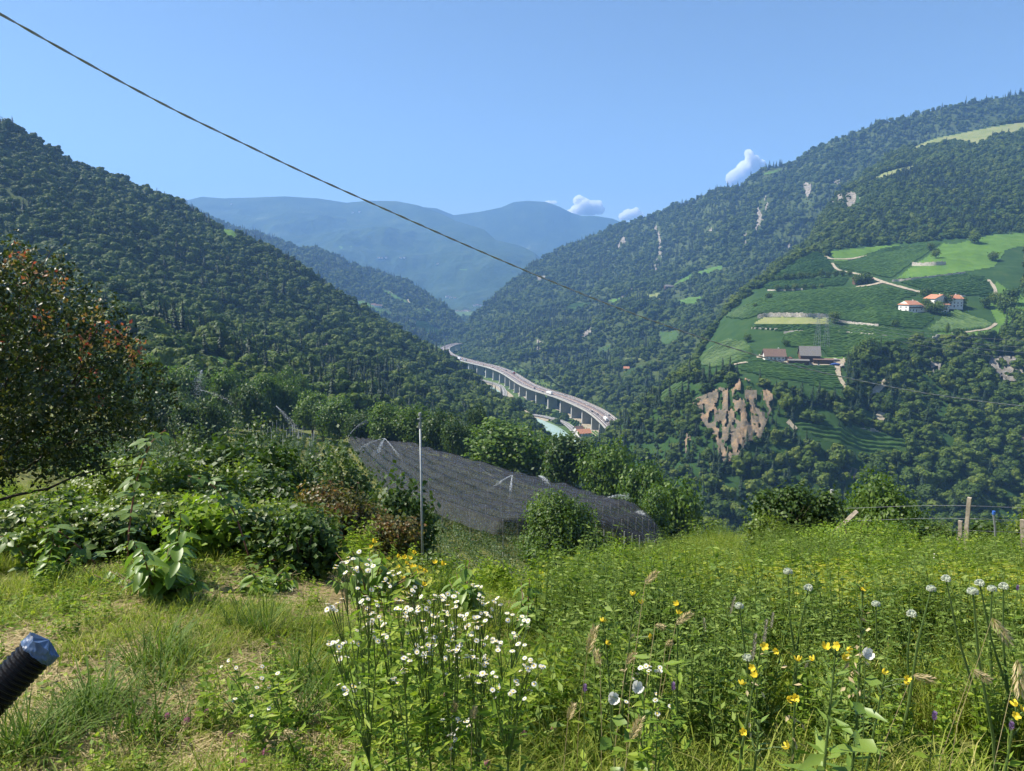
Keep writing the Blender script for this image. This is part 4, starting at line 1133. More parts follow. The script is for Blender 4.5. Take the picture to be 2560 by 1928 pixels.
# ------------------------------------------------------------------ houses
def house(loc, rz, w, d, h, rh, wall, roof, label, name='farmhouse', ridge='x', over=.9, wins=(3, 1), hip=0.0, chimney=True, timber=None, cat='house'):
    e = empty(name, loc, label, cat, None, rz)
    mb = MB(); mb.box(-w / 2, w / 2, -d / 2, d / 2, -3.0, h)
    if ridge == 'x':
        mb.add([(-w / 2, -d / 2, h), (-w / 2, d / 2, h), (-w / 2, 0, h + rh * .97)], [(0, 1, 2)]); mb.add([(w / 2, -d / 2, h), (w / 2, d / 2, h), (w / 2, 0, h + rh * .97)], [(0, 2, 1)])
    else:
        mb.add([(-w / 2, -d / 2, h), (w / 2, -d / 2, h), (0, -d / 2, h + rh * .97)], [(0, 1, 2)]); mb.add([(-w / 2, d / 2, h), (w / 2, d / 2, h), (0, d / 2, h + rh * .97)], [(0, 2, 1)])
    mb.obj('wall', wall, e)
    rb = MB(); W = w / 2 + over; Dp = d / 2 + over; th = .3
    if ridge == 'x':
        dz = rh * over / (d / 2); hx = hip * w / 2
        for s2 in (-1, 1):
            a = [(-W, s2 * Dp, h - dz), (W, s2 * Dp, h - dz), (W - hx, 0, h + rh), (-W + hx, 0, h + rh)]
            rb.add([(x, y, z + .05) for x, y, z in a] + [(x, y, z + th) for x, y, z in a], [(0, 1, 2, 3), (7, 6, 5, 4), (0, 4, 5, 1), (1, 5, 6, 2), (2, 6, 7, 3), (3, 7, 4, 0)])
        if hip:
            for s1 in (-1, 1):
                a = [(s1 * W, -Dp, h - dz + .1), (s1 * W, Dp, h - dz + .1), (s1 * (W - hx), 0, h + rh + th)]
                rb.add(a, [(0, 1, 2)])
    else:
        dz = rh * over / (w / 2)
        for s1 in (-1, 1):
            a = [(s1 * W, -Dp, h - dz), (s1 * W, Dp, h - dz), (0, Dp, h + rh), (0, -Dp, h + rh)]
            rb.add([(x, y, z + .05) for x, y, z in a] + [(x, y, z + th) for x, y, z in a], [(0, 1, 2, 3), (7, 6, 5, 4), (0, 4, 5, 1), (1, 5, 6, 2), (2, 6, 7, 3), (3, 7, 4, 0)])
    ro = rb.obj('roof', roof, e)
    if chimney:
        cb = MB(); cb.box(w * .2, w * .2 + .9, .3, 1.2, h + rh * .5, h + rh + 1.3); cb.obj('chimney', M_plaster, ro)
    nw, nf = wins
    if nw:
        wb = MB(); wb.box(-.6, .6, -.08, .05, 0, 1.4); wm = wb.mesh('window', M_glassd)
        for f in range(nf):
            for k in range(nw):
                if f == 0 and k == nw // 2:
                    db = MB(); db.box(-.6, .6, -.07, .05, 0, 2.2); db.obj('door', M_timber, e, loc=(-w / 2 + w * (k + .5) / nw, -d / 2, .1))
                else:
                    link('window', wm, e, loc=(-w / 2 + w * (k + .5) / nw, -d / 2, 1.0 + 2.8 * f))
        for f in range(nf):
            for k in range(2):
                link('window', wm, e, loc=(-w / 2, -d / 4 + k * d / 2, 1.0 + 2.8 * f), rot=(0, 0, -math.pi / 2))
                link('window', wm, e, loc=(w / 2, -d / 4 + k * d / 2, 1.0 + 2.8 * f), rot=(0, 0, math.pi / 2))
    if timber:
        tb2 = MB(); tb2.box(-w / 2 * 1.02, w / 2 * 1.02, -d / 2 - .9, -d / 2 + .02, h * .52, h * .52 + .18); tb2.box(-w / 2 * 1.02, w / 2 * 1.02, -d / 2 - .95, -d / 2 - .85, h * .52, h * .52 + 1.1)
        tb2.obj('balcony', M_timber, e)
    return e
def on(layer, px, py, dz=0):
    h = layer.hit(px, py); return Vector((h.x, h.y, h.z + dz))

house(on(R2, 1934, 899), R(-8), 17, 11, 4.2, 5.2, M_plaster, M_roofbrown, 'white farmhouse with a brown saddle roof beside the farmyard', wins=(5, 1), over=1.2)
house(on(R2, 2022, 900), R(-14), 16, 15, 5.0, 7.0, M_timber, M_roofgrey, 'large barn with a grey roof and dark gable in the farmyard', name='barn', wins=(0, 0), chimney=False, cat='barn')
house(on(R2, 2057, 908), R(-14), 16, 7, 3.2, 1.0, M_timber, M_roofbrown, 'low dark shed at the end of the grey barn', name='shed', wins=(2, 1), chimney=False, cat='shed', over=.6)
house(on(R2, 1995, 909), R(-12), 17, 6, 2.8, .9, M_timber, M_roofgrey, 'low open shelter in front of the grey barn', name='shelter', wins=(0, 0), chimney=False, cat='shed', over=.5)
house(on(R2, 2274, 779), R(18), 17, 13, 7.4, 3.6, M_plaster, M_rooftile, 'white farmhouse with red hipped roof and dark balcony', wins=(4, 2), hip=.35, timber=True)
house(on(R2, 2302, 777), R(8), 10, 8, 3.6, 1.8, M_plaster, M_roofbrown, 'low annex joined to the white farmhouse with balcony', name='annex', wins=(2, 1), chimney=False)
house(on(R2, 2340, 768), R(14), 18, 14, 9.0, 4.0, M_plaster, M_rooftile, 'tall white farmhouse with brown gable boards in the upper farm', wins=(4, 2), ridge='y', timber=True)
house(on(R2, 2378, 768), R(-6), 17, 12, 9.0, 3.6, M_plaster, M_rooftile, 'long white house with rows of windows at the end of the upper farm', wins=(5, 2), hip=.3)
house(on(R2, 2356, 776), R(5), 10, 6, 6.0, 1.2, M_plaster, M_rooftile, 'small white wing between the two upper farmhouses', name='house_wing', wins=(2, 2), chimney=False)
house(on(R2, 2156, 706), R(-6), 20, 10, 4.4, 2.4, M_timber, M_roofbrown, 'brown roofed hut half hidden by trees beside the farm track', name='hut', wins=(3, 1), chimney=False, cat='hut')
house(on(R1, 1579, 718), R(5), 22, 14, 7, 6, M_plaster, M_rooftile, 'red roofed house alone on the far mountainside', wins=(3, 2))
house(on(R1, 1672, 721), R(5), 22, 12, 5, 4, M_timber, M_roofgrey, 'grey hut in the far winding meadow', name='hut', wins=(0, 0), chimney=False, cat='hut')
house(on(R1, 1566, 925), R(-10), 8, 6, 3, 2.5, M_plaster, M_rooftile, 'tiny red roofed hut beside the bright vineyard strip', name='hut', wins=(1, 1), chimney=False, cat='hut')
house(on(R1, 1372, 926), R(-10), 10, 7, 3.5, 2.5, M_timber, M_roofgrey, 'small hut in the woods above the viaduct', name='hut', wins=(0, 0), chimney=False, cat='hut')
house(floor_pt(1458, 1092), R(16), 15, 11, 5.5, 3.6, M_plaster, M_rooftile, 'valley house with a reddish roof below the viaduct', wins=(4, 2))
house(floor_pt(1446, 1082), R(30), 10, 8, 5.0, 3.2, M_plaster, M_roofbrown, 'smaller house behind the reddish roofed valley house', wins=(3, 1))
k = 0
for layer, pts in ((FAR_A, z7((1375, 460), (1395, 462), (1425, 458), (1525, 460), (1550, 458), (1845, 728), (1870, 735), (1900, 738), (1195, 146), (1240, 140), (355, 88), (1780, 500))),
                   (L2, z7((1340, 792), (1360, 798), (1380, 800), (1610, 915))), (R1, z4((290, 898), (300, 893), (312, 900), (345, 850)))):
    for px, py in pts:
        h = layer.hit(px, py)
        if h is None: continue
        s_ = .9 if layer is not FAR_A else 1.0
        wh = {FAR_A: ('tiny pale house in the villages on the long blue ridge', 'village houses on the blue ridge'), L2: ('small pale house in the hamlet on the far spur', 'hamlet houses on the spur'), R1: ('small pale house at the foot of the far valley side', 'houses at the valley end')}[layer]
        e = empty('village_house', h, wh[0], 'house', wh[1], random.uniform(-.5, .5)); e.scale = (s_, s_, s_)
        if k == 0:
            mb = MB(); mb.box(-8, 8, -6, 6, -4, 7); vw = mb.mesh('wall', M_plaster)
            rb = MB(); rb.add([(-9, -7, 6.5), (9, -7, 6.5), (9, 0, 11), (-9, 0, 11), (9, 7, 6.5), (-9, 7, 6.5), (-8, -6, 7), (-8, 6, 7), (8, -6, 7), (8, 6, 7)], [(0, 1, 2, 3), (3, 2, 4, 5), (6, 7, 3), (8, 2, 9)]); vr = rb.mesh('roof', M_roofbrown)
        k += 1
        link('wall', vw, e); link('roof', vr, e)
for px, py in z7((1915, 830), (1935, 836), (1955, 832), (1975, 828), (1995, 830), (2035, 792), (2055, 788), (2075, 792)):
    h = FAR_A.hit(px, py)
    if h is None: h = Vector(floor_pt(px, py))
    e = empty('village_house', h, 'pale building of the village at the valley bottom', 'house', 'valley bottom village', random.uniform(-.5, .5)); e.scale = (1.1, 1.1, 1.0)
    link('wall', vw, e); link('roof', vr, e)

def heap(px, py, w, h, mat, name, label, cat, seed):
    g = np.random.default_rng(seed); b = on(R2, px, py)
    v = ICO2[0] * np.array([w / 2, w / 3, h]) * (1 + .22 * g.normal(size=(len(ICO2[0]), 1))); v[:, 2] = np.maximum(v[:, 2], -.6)
    tag(link(name, mesh_np(name, v, [ICO2[1]], mat), loc=(b.x, b.y, b.z + .9)), label, cat)
M_tarp = plain('blue_tarp', (.05, .1, .3), .5, var=.3, scale=1)
heap(2084, 903, 9, 1.8, M_stone, 'stone_heap', 'pale heap of stones behind the shed in the farmyard', 'heap', 1)
heap(2088, 914, 8, 1.4, M_tarp, 'tarpaulin', 'dark blue tarpaulin over goods at the edge of the farmyard', 'tarpaulin', 2)
heap(1972, 899, 6, 1.6, M_rooftile, 'timber_pile', 'reddish timber pile between farmhouse and barn', 'pile', 3)
heap(2105, 918, 5, 1.2, M_stone, 'rubble_heap', 'small rubble heap at the corner of the farmyard', 'heap', 4)
for px, py, col, rz, lb in ((1985, 906, 0, .3, 'white car parked in front of the shelter'), (1950, 907, 2, -.2, 'silver car parked beside the brown roofed farmhouse'), (2046, 917, 0, 1.2, 'white car parked on the open gravel of the farmyard')):
    e = empty('parked_car', on(R2, px, py, .95), lb, 'car', 'cars parked in the farmyard', rz)
    link('body', car_body[col], e); link('cabin', car_cab, e)
    for x in (-1.3, 1.3):
        for y in (-.78, .78): link('wheel', car_wh, e, loc=(x, y, .33))

# ------------------------------------------------------------------ power line
def pylon(px, py, hgt, label):
    b = on(R2, px, py)
    e = empty('power_pylon', b, label, 'pylon', 'lattice pylons behind the barn')
    mb = MB()
    w0, w1 = 2.6, .5
    for sx in (-1, 1):
        for sy in (-1, 1):
            l = MB(); l.tube([(sx * w0, sy * w0, -1), (sx * w1, sy * w1, hgt)], .09, 4); l.obj('leg', M_galv, e)
    n = 9
    for k in range(n):
        z0, z1 = hgt * k / n, hgt * (k + 1) / n
        a, c = w0 + (w1 - w0) * k / n, w0 + (w1 - w0) * (k + 1) / n
        for sx, sy, tx, ty in ((-1, -1, 1, -1), (1, -1, 1, 1), (1, 1, -1, 1), (-1, 1, -1, -1)):
            mb.tube([(sx * a, sy * a, z0), (tx * c, ty * c, z1)], .04, 3, cap=False)
    mb.obj('lattice', M_galv, e)
    for f in (.72, .84, .96):
        c = MB(); c.tube([(-5, 0, hgt * f), (0, 0, hgt * f + .6), (5, 0, hgt * f)], .12, 4); c.obj('cross_arm', M_galv, e)
    return b
pb1 = pylon(2042, 872, 33, 'slender lattice pylon behind the grey barn, taller of two')
pb2 = pylon(2064, 872, 30, 'slender lattice pylon right of the taller one behind the grey barn')
for k, (f, s_, c) in enumerate(((.96, -5, 'topmost'), (.84, 5, 'second'), (.84, -5, 'third'), (.72, 5, 'lowest'))):
    a = pb1 + Vector((s_, 0, 33 * f)); b = pix(2900, 848 + 22 * k, 560)
    b = Vector(b)
    mb = MB(); pts = []
    for j in range(41):
        t = j / 40; p = a.lerp(b, t); p.z -= 10 * 4 * t * (1 - t); pts.append(p)
    mb.tube(pts, .1, 3, cap=False)
    tag(mb.obj('power_line', M_wire), c + ' conductor of the power line crossing the gorge to the right', 'power line', 'power lines over the gorge')

# ------------------------------------------------------------------ single trees
def limb_mesh(name, h, r0, spread, seed, n=6, mat=None):
    g = random.Random(seed); mb = MB()
    top = Vector((g.uniform(-.05, .05) * h, g.uniform(-.05, .05) * h, h * .62))
    mb.tube([(0, 0, -.35 * min(h, 3)), (top.x * .3, top.y * .3, h * .22), top * 1.0], [r0 * 1.25, r0 * .85, r0 * .3], 8)
    for k in range(n):
        a = k * 6.283 / n + g.uniform(-.4, .4); z0 = h * g.uniform(.2, .5)
        b = Vector((top.x * z0 / top.z, top.y * z0 / top.z, z0)); rr = spread * g.uniform(.55, .85)
        e = b + Vector((math.cos(a) * rr, math.sin(a) * rr, h * g.uniform(.15, .38)))
        m = b.lerp(e, .5) + Vector((0, 0, -.03 * h))
        mb.tube([b, m, e], [r0 * .42, r0 * .26, r0 * .08], 5)
        for j in range(2):
            a2 = a + g.uniform(-.9, .9); e2 = m + Vector((math.cos(a2) * rr * .5, math.sin(a2) * rr * .5, h * g.uniform(.05, .22)))
            mb.tube([m, e2], [r0 * .18, r0 * .05], 4)
    return mb.mesh(name, mat or M_bark, smooth=True)

def crown_mesh(name, w, d, z0, z1, nleaf, size, mat, seed, kind='quad', nl=16, droop=.25, lobe=.3, core=True, clus=7):
    """foliage as leaf faces spread over and inside many uneven clumps"""
    g = np.random.default_rng(seed)
    h = z1 - z0; zc = z0 + h * .5
    lobes = [(0, 0, zc, w * .3, d * .3, h * .34)]
    for k in range(nl):
        v = rand_dirs(1, g)[0]; v[2] = v[2] * .9 + .1
        f = .45 + .3 * g.random()
        s_ = lobe * (.65 + .7 * g.random())
        lobes.append((v[0] * w * .5 * f, v[1] * d * .5 * f, zc + v[2] * h * .5 * f, s_ * w * .5, s_ * d * .5, s_ * h * .5))
    nc = nleaf // clus + 1
    P, N = crown_points(nc, lobes, g)
    P = np.repeat(P, clus, 0)[:nleaf] + g.normal(size=(nleaf, 3)) * size * np.array([1.25, 1.25, 1.05 * min(3.0, max(.33, h / max(w, d)))]); N = np.repeat(N, clus, 0)[:nleaf]
    # some leaves deeper inside and some sprigs out of the outline
    ins = g.random(nleaf) < .3
    cen = np.array([0, 0, zc]); P = np.where(ins[:, None], cen + (P - cen) * (.5 + .45 * g.random((nleaf, 1))), P)
    out_ = g.random(nleaf) < .13
    P = np.where(out_[:, None], P + N * (g.random((nleaf, 1)) * lobe * w * .2), P)
    P[:, 2] = np.maximum(P[:, 2], z0 * .5)
    D = norm(np.cross(N, rand_dirs(nleaf, g)) + N * .35 + np.array([0, 0, -droop]))
    NN = norm(N * .8 + .7 * rand_dirs(nleaf, g) + np.array([0, 0, .5]))
    sz = size * (.6 + .8 * g.random(nleaf))
    V, Fs, k = leaf_geo(P - D * sz[:, None] * .4, D, NN, sz, sz * .72, kind)
    cl = fbm(P[:, 0] / (w * .13) + seed, P[:, 2] / (h * .13) + P[:, 1] / (d * .2), 2)
    rn = np.repeat(np.clip(.45 + .2 * g.normal(size=nleaf) + .35 * cl, 0, 1), k)
    faces = list(Fs); Vs = [V]; R_ = [rn]
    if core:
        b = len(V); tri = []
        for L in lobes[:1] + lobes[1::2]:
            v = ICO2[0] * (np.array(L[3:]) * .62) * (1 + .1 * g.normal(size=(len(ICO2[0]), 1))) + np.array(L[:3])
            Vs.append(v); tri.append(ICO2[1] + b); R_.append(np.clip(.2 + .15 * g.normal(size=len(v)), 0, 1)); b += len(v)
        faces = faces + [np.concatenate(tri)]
    return mesh_np(name, np.concatenate(Vs), faces, mat, np.concatenate(R_))

_cache = {}
def tree_at(x, Y, zb, h, w, label, name='broadleaf_tree', cat='tree', mat=None, group=None, n=2200, size=None, variant=0, low=.12, kind='quad', trunk=None, nl=16, key=None, lobe=.3):
    key = (key or mat.name, variant, n, kind)
    if key not in _cache:
        s0 = size or .045
        _cache[key] = (crown_mesh('crown', .96, .96, low, 1.0, n, s0, mat, 900 + hash(key) % 9999 if False else 900 + variant * 17 + n, kind, nl=nl, lobe=lobe), limb_mesh('trunk', 1.0, .035, .42, 50 + variant))
    cr, tr = _cache[key]
    e = empty(name, (x, Y, zb), label, cat, group, random.uniform(0, 6.28)); e.scale = (w, w, h)
    link('trunk', tr, e); link('crown', cr, e)
    return e

def tree_px(px, top, wpx, Y, label, **k):
    p = pix(px, top, Y); zb = g1(p[0], Y)
    return tree_at(p[0], Y, zb, p[2] - zb, wpx / F * Y * 1.02, label, **k)

MID = [  # centre, top, width in the photo, distance
    (1265, 1046, 215, 168, L_walnut, 'broad bright walnut tree behind the middle of the hail net'),
    (1194, 1000, 66, 240, L_forest, 'dark round tree standing above the broad walnut'),
    (1338, 1085, 120, 172, L_walnut, 'tree in the gap right of the broad walnut'),
    (1420, 1078, 165, 150, L_maple, 'dark tree behind the net, first right of the gap'),
    (1522, 1098, 160, 138, L_walnut, 'tall tree behind the net with a lumpy crown'),
    (1618, 1128, 150, 124, L_walnut, 'tree behind the right half of the hail net'),
    (1560, 1120, 110, 150, L_maple, 'dark tree filling in behind the lumpy crown'),
    (1690, 1192, 170, 112, L_walnut, 'low wide tree at the end of the hail net'),
    (1640, 1215, 90, 104, L_walnut, 'small leaning tree in front of the low wide one'),
    (1100, 1012, 120, 195, L_maple, 'dark tree just right of the steel pole'),
    (1135, 1045, 90, 182, L_maple, 'lower dark tree right of the steel pole'),
    (1030, 1010, 110, 200, L_walnut, 'tree just behind the steel pole top'),
    (965, 1004, 110, 205, L_walnut, 'bright tree behind the start of the hail net'),
    (900, 1020, 95, 215, L_maple, 'dark spreading tree at the far corner of the net'),
    (846, 990, 115, 222, L_walnut, 'old tree with a short trunk above the open orchard'),
    (778, 975, 100, 235, L_walnut, 'orchard edge tree, second left of the old trunk'),
    (712, 948, 90, 250, L_walnut, 'orchard edge tree, third left of the old trunk'),
    (712, 908, 58, 310, L_walnut, 'round light green tree alone at the forest foot'),
    (752, 932, 46, 300, L_walnut, 'small round tree beside the lone light green one'),
    (655, 930, 90, 245, L_walnut, 'leafy tree below the half shaded meadow'),
    (565, 915, 125, 230, L_walnut, 'wide walnut tree in front of the half shaded meadow'),
    (450, 900, 120, 215, L_walnut, 'walnut tree left of the sprinkler plume'),
    (372, 885, 80, 215, L_walnut, 'walnut tree next to the red shoots of the plum tree'),
    (620, 955, 100, 190, L_orch, 'dull orchard tree under the wide walnut'),
    (330, 905, 90, 200, L_walnut, 'walnut tree partly behind the plum tree'),
    (250, 880, 100, 220, L_walnut, 'walnut tree mostly hidden by the plum tree'),
    (805, 1000, 80, 228, L_maple, 'dark tree between the two orchard edge trees'),
    (1185, 1065, 90, 190, L_walnut, 'tree left of the broad walnut'),
]
for k, (px, top, w, Y, mat, lb) in enumerate(MID):
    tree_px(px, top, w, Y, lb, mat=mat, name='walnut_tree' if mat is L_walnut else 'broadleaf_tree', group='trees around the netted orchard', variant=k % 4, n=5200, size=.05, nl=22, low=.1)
tree_px(1400, 1238, 240, 60, 'round bright green tree with a yellow spot in front of the hail net', mat=L_round, name='round_tree', variant=1, n=22000, size=.03, nl=15, low=-.02, kind='quad', lobe=.42)
tree_px(2240, 1172, 250, 40, 'yellow green bushy tree behind the garden fence', mat=L_round, name='bushy_tree', variant=2, n=15000, size=.03, nl=18, low=.0, lobe=.38)
tree_px(2010, 1235, 170, 34, 'leafy bush hanging over the garden fence end', mat=L_maple, name='bushy_tree', variant=3, n=6000, size=.04, nl=20, low=.05)

for k in range(11):
    px = 300 + k * 24 + random.uniform(-8, 8); Y = 105 + (k * 37) % 75
    tree_px(px, 955 + k * 4.2 + (k % 3) * 12, 80 + (k % 4) * 12, Y, 'dull green fruit tree, number %s from the plum tree toward the net' % ('one two three four five six seven eight nine ten eleven twelve thirteen fourteen fifteen sixteen seventeen eighteen nineteen twenty'.split()[k]), mat=L_orch, name='fruit_tree', group='fruit trees on the left bank', variant=k % 3, n=4200, size=.05, nl=20, low=.0)

FT = [(z5((1925, 945))[0], 26, 'single round tree casting a shadow in the smooth meadow'), (z5((1672, 985))[0], 18, 'slim tree at the corner of vineyard and meadow'), (z5((1705, 1030))[0], 20, 'bent tree below the slim one in the meadow'),
      (z5((2030, 1045))[0], 22, 'young tree near the right edge of the smooth meadow'), (z6((1035, 592))[0], 26, 'bushy tree at the end of the stone terrace wall'), (z6((1400, 622))[0], 20, 'dark bush in the middle of the large vineyard'),
      (z6((645, 450))[0], 15, 'small bush in the large vineyard below the strip'), (z6((566, 500))[0], 10, 'tiny bush at the left of the large vineyard'), (z6((2105, 590))[0], 34, 'yellowish tree on the grass strip'), (z6((2050, 530))[0], 40, 'dark tree beside the grass strip'),
      (z6((2090, 480))[0], 36, 'dark tree above the grass strip'), (z6((1700, 500))[0], 34, 'garden tree in front of the tall white farmhouse'), (z6((1578, 450))[0], 26, 'dark conifer like tree left of the tall white farmhouse'), (z6((1582, 505))[0], 22, 'round tree right of the annex'),
      (z6((1650, 540))[0], 30, 'bush at the foot of the upper farm'), (z6((1610, 530))[0], 24, 'second bush at the foot of the upper farm'), (z6((1790, 500))[0], 24, 'garden tree right of the long white house'), (z6((1180, 365))[0], 24, 'bush hiding the brown roofed hut'),
      (z6((1225, 358))[0], 28, 'tree hiding the brown roofed hut'), (z6((520, 705))[0], 18, 'bush beside the rocky bit of the shoulder vineyard'), (z6((1930, 500))[0], 24, 'hedge tree above the leaf shaped vineyard'), (z6((1990, 480))[0], 28, 'tree at the upper corner of the grass strip'),
      (z6((750, 728))[0], 14, 'little bush behind the brown roofed farmhouse'), (z6((1710, 668))[0], 10, 'slim cypress at the edge of the gorge'), (z6((1240, 790))[0], 44, 'tall dark tree at the end of the bright grass strip'), (z6((1180, 815))[0], 34, 'tree beside the gravel yard')]
for k in range(12):
    FT.append((z6((665 + k * 42, 344 - k * 3 + random.uniform(-3, 3)))[0], 13 + 6 * random.random(), 'low hedge bush in the dark hedge between two vineyards'))
for k in range(6):
    FT.append((z6((700 + k * 52, 402 - k * 3))[0], 10 + 6 * random.random(), 'low bush along the thin wall below the vineyard strip'))
for k, (p, wpx, lb) in enumerate(FT):
    h = R2.hit(*p)
    if h is None: continue
    w = wpx / F * h.y * 1.1
    tree_at(h.x, h.y, h.z, w * (1.05 if 'cypress' not in lb else 3), w, lb, name='field_tree' if k < 26 else 'hedge_bush', cat='tree' if k < 26 else 'bush', group=None if k < 26 else ('dark hedge bushes' if k < 38 else 'wall bushes'), mat=L_walnut if 'yellow' in lb else L_forest2, variant=k % 3, n=900, size=.1, nl=12, kind='hex', key='field' if 'yellow' not in lb else None)

# ------------------------------------------------------------------ netted orchard
near_e = np.array([(13, 78), (-1, 74), (-17, 100), (-31, 144), (-50, 214)], float)
far_e = np.array([(23, 92), (13, 113), (-2, 136), (-21, 173), (-41, 226)], float)
def net_xy(t, s):
    tt = t * 4; k = min(int(tt), 3); f = tt - k
    a = near_e[k] * (1 - f) + near_e[k + 1] * f; b = far_e[k] * (1 - f) + far_e[k + 1] * f
    return a * (1 - s) + b * s
def net_ground(x, Y): return g1(x, Y)
NROW, NPOST = 9, 17
post_h = 4.2
# net fabric
m, nt, b, out = new_mat('hail_net')
tcn = nt.nodes.new('ShaderNodeTexCoord'); nn = nt.nodes.new('ShaderNodeTexNoise'); nn.inputs['Scale'].default_value = .6; nn.inputs['Detail'].default_value = 5
nt.links.new(tcn.outputs['Object'], nn.inputs['Vector'])
mr = nt.nodes.new('ShaderNodeMapRange'); mr.inputs[1].default_value = .3; mr.inputs[2].default_value = .7; mr.inputs[3].default_value = .48; mr.inputs[4].default_value = .64
nt.links.new(nn.outputs[0], mr.inputs[0]); nt.links.new(mr.outputs[0], b.inputs['Alpha'])
b.inputs['Base Color'].default_value = (.024, .027, .035, 1); b.inputs['Roughness'].default_value = .7; b.inputs['Specular IOR Level'].default_value = .3
M_net = m
V = []; Fs = []
nt_, ns_ = 102, 72
for j in range(nt_ + 1):
    for k in range(ns_ + 1):
        t, s_ = j / nt_, k / ns_
        x, Y = net_xy(t, s_)
        row = s_ * (NROW - 1); pst = t * (NPOST - 1)
        sag = .75 * math.sin(math.pi * (row % 1)) ** 2 + .3 * math.sin(math.pi * (pst % 1)) ** 2
        V.append((x, Y, net_ground(x, Y) + post_h + .12 - sag + random.uniform(-.05, .05)))
for j in range(nt_):
    for k in range(ns_):
        a = j * (ns_ + 1) + k; Fs.append((a, a + 1, a + ns_ + 2, a + ns_ + 1))
# hanging sides: open end toward the track and the long lower side
def skirt(ts, dropm, out_):
    base = len(V)
    for (t, s_) in ts:
        x, Y = net_xy(t, s_); z = net_ground(x, Y)
        top = z + post_h + .1
        for q in range(4):
            f = q / 3; V.append((x + out_[0] * f + random.uniform(-.12, .12), Y + out_[1] * f + random.uniform(-.12, .12), top - dropm * f))
    for j in range(len(ts) - 1):
        for q in range(3): Fs.append((base + j * 4 + q, base + j * 4 + q + 1, base + j * 4 + q + 5, base + j * 4 + q + 4))
skirt([(0, .55 + .45 * k / 14) for k in range(15)], 3.9, (.5, -1.2))
skirt([(k / 60, 0) for k in range(4, 61)], 1.5, (-.9, -.9))
skirt([(k / 40, 1) for k in range(41)], 1.0, (.7, .5))
tag(link('hail_net', mesh_np('hail_net', V, [np.array(Fs)], M_net, smooth=True)), 'black hail netting stretched over the orchard rows', 'netting')
# wires that carry the net, along the rows
for k in range(NROW):
    pts = []
    for j in range(NPOST * 2 - 1):
        x, Y = net_xy(j / (NPOST * 2 - 2), k / (NROW - 1)); pts.append((x, Y, net_ground(x, Y) + post_h + .2))
    mb = MB(); mb.tube(pts, .02, 3, cap=False)
    tag(mb.obj('net_wire', M_hose), 'tight ridge wire along a row of the hail net', 'wire', 'ridge wires of the hail net')
mb = MB(); mb.tube([(0, 0, -.4), (0, 0, post_h + .02)], [.085, .07], 6); pm = mb.mesh('orchard_post', M_cpost)
for k in range(NROW):
    for j in range(NPOST):
        x, Y = net_xy(j / (NPOST - 1), k / (NROW - 1))
        o = link('orchard_post', pm, loc=(x, Y, net_ground(x, Y)), rot=(random.uniform(-.03, .03), random.uniform(-.03, .03), 0))
        tag(o, 'pale concrete post under the black hail net', 'post', 'posts under the hail net')
for (t, s_), lb in (((-.012, .62), 'tall pale end pole leaning at the open net edge'), ((-.005, .78), 'second tall end pole leaning at the open net edge')):
    x, Y = net_xy(0, s_); x += .6; Y -= 1.5
    mb = MB(); mb.tube([(0, 0, -.3), (.9, .8, 5.2)], [.1, .08], 7)
    tag(mb.obj('end_pole', M_post, loc=(x, Y, net_ground(x, Y))), lb, 'pole')

def row_geo(p0, p1, h, w, per_m, size, seed, zoff=.4, kind='quad', bare=.0):
    g = np.random.default_rng(seed)
    p0 = np.array(p0, float); p1 = np.array(p1, float); L_ = np.linalg.norm(p1 - p0); n = int(L_ * per_m)
    u = (p1 - p0) / L_; s_ = np.array([-u[1], u[0]])
    t = g.random(n) * L_
    tree = .62 + .38 * np.abs(np.sin(t * math.pi / 1.6 + seed)) * (.75 + .5 * vnoise(t / 2.2, t * 0 + seed))
    zz = g.random(n) ** .85
    off = (g.random(n) * 2 - 1) * w * .5 * tree * (1 - .55 * zz ** 2)
    xy = p0 + u * t[:, None] + s_ * off[:, None]
    P = np.column_stack([xy, gz(xy[:, 0], xy[:, 1]) + zoff + zz * (h - zoff) * tree])
    N = norm(np.column_stack([s_[0] * np.sign(off), s_[1] * np.sign(off), .35 + .6 * zz]) + .7 * rand_dirs(n, g))
    D = norm(rand_dirs(n, g) + np.array([0, 0, -.25]))
    sz = size * (.6 + .8 * g.random(n))
    V, F_, k = leaf_geo(P, D, N, sz, sz * .7, kind)
    return V, F_[0], np.repeat(np.clip(.45 + .25 * g.normal(size=n), 0, 1), k)
def merge(parts):
    V = []; F_ = []; R_ = []; b = 0
    for v, f, r_ in parts: V.append(v); F_.append(f + b); R_.append(r_); b += len(v)
    return np.concatenate(V), [np.concatenate(F_)], np.concatenate(R_)
parts = []
for k in range(NROW):
    for j in range(4):
        parts.append(row_geo(net_xy(j / 4, k / (NROW - 1)), net_xy((j + 1) / 4, k / (NROW - 1)), 2.9, 1.1, 46, .3, 40 + k * 5 + j))
V, F_, R_ = merge(parts)
tag(link('apple_rows', mesh_np('apple_rows', V, F_, L_orch, R_)), 'apple tree rows growing beneath the black hail net', 'orchard', None, 'stuff')

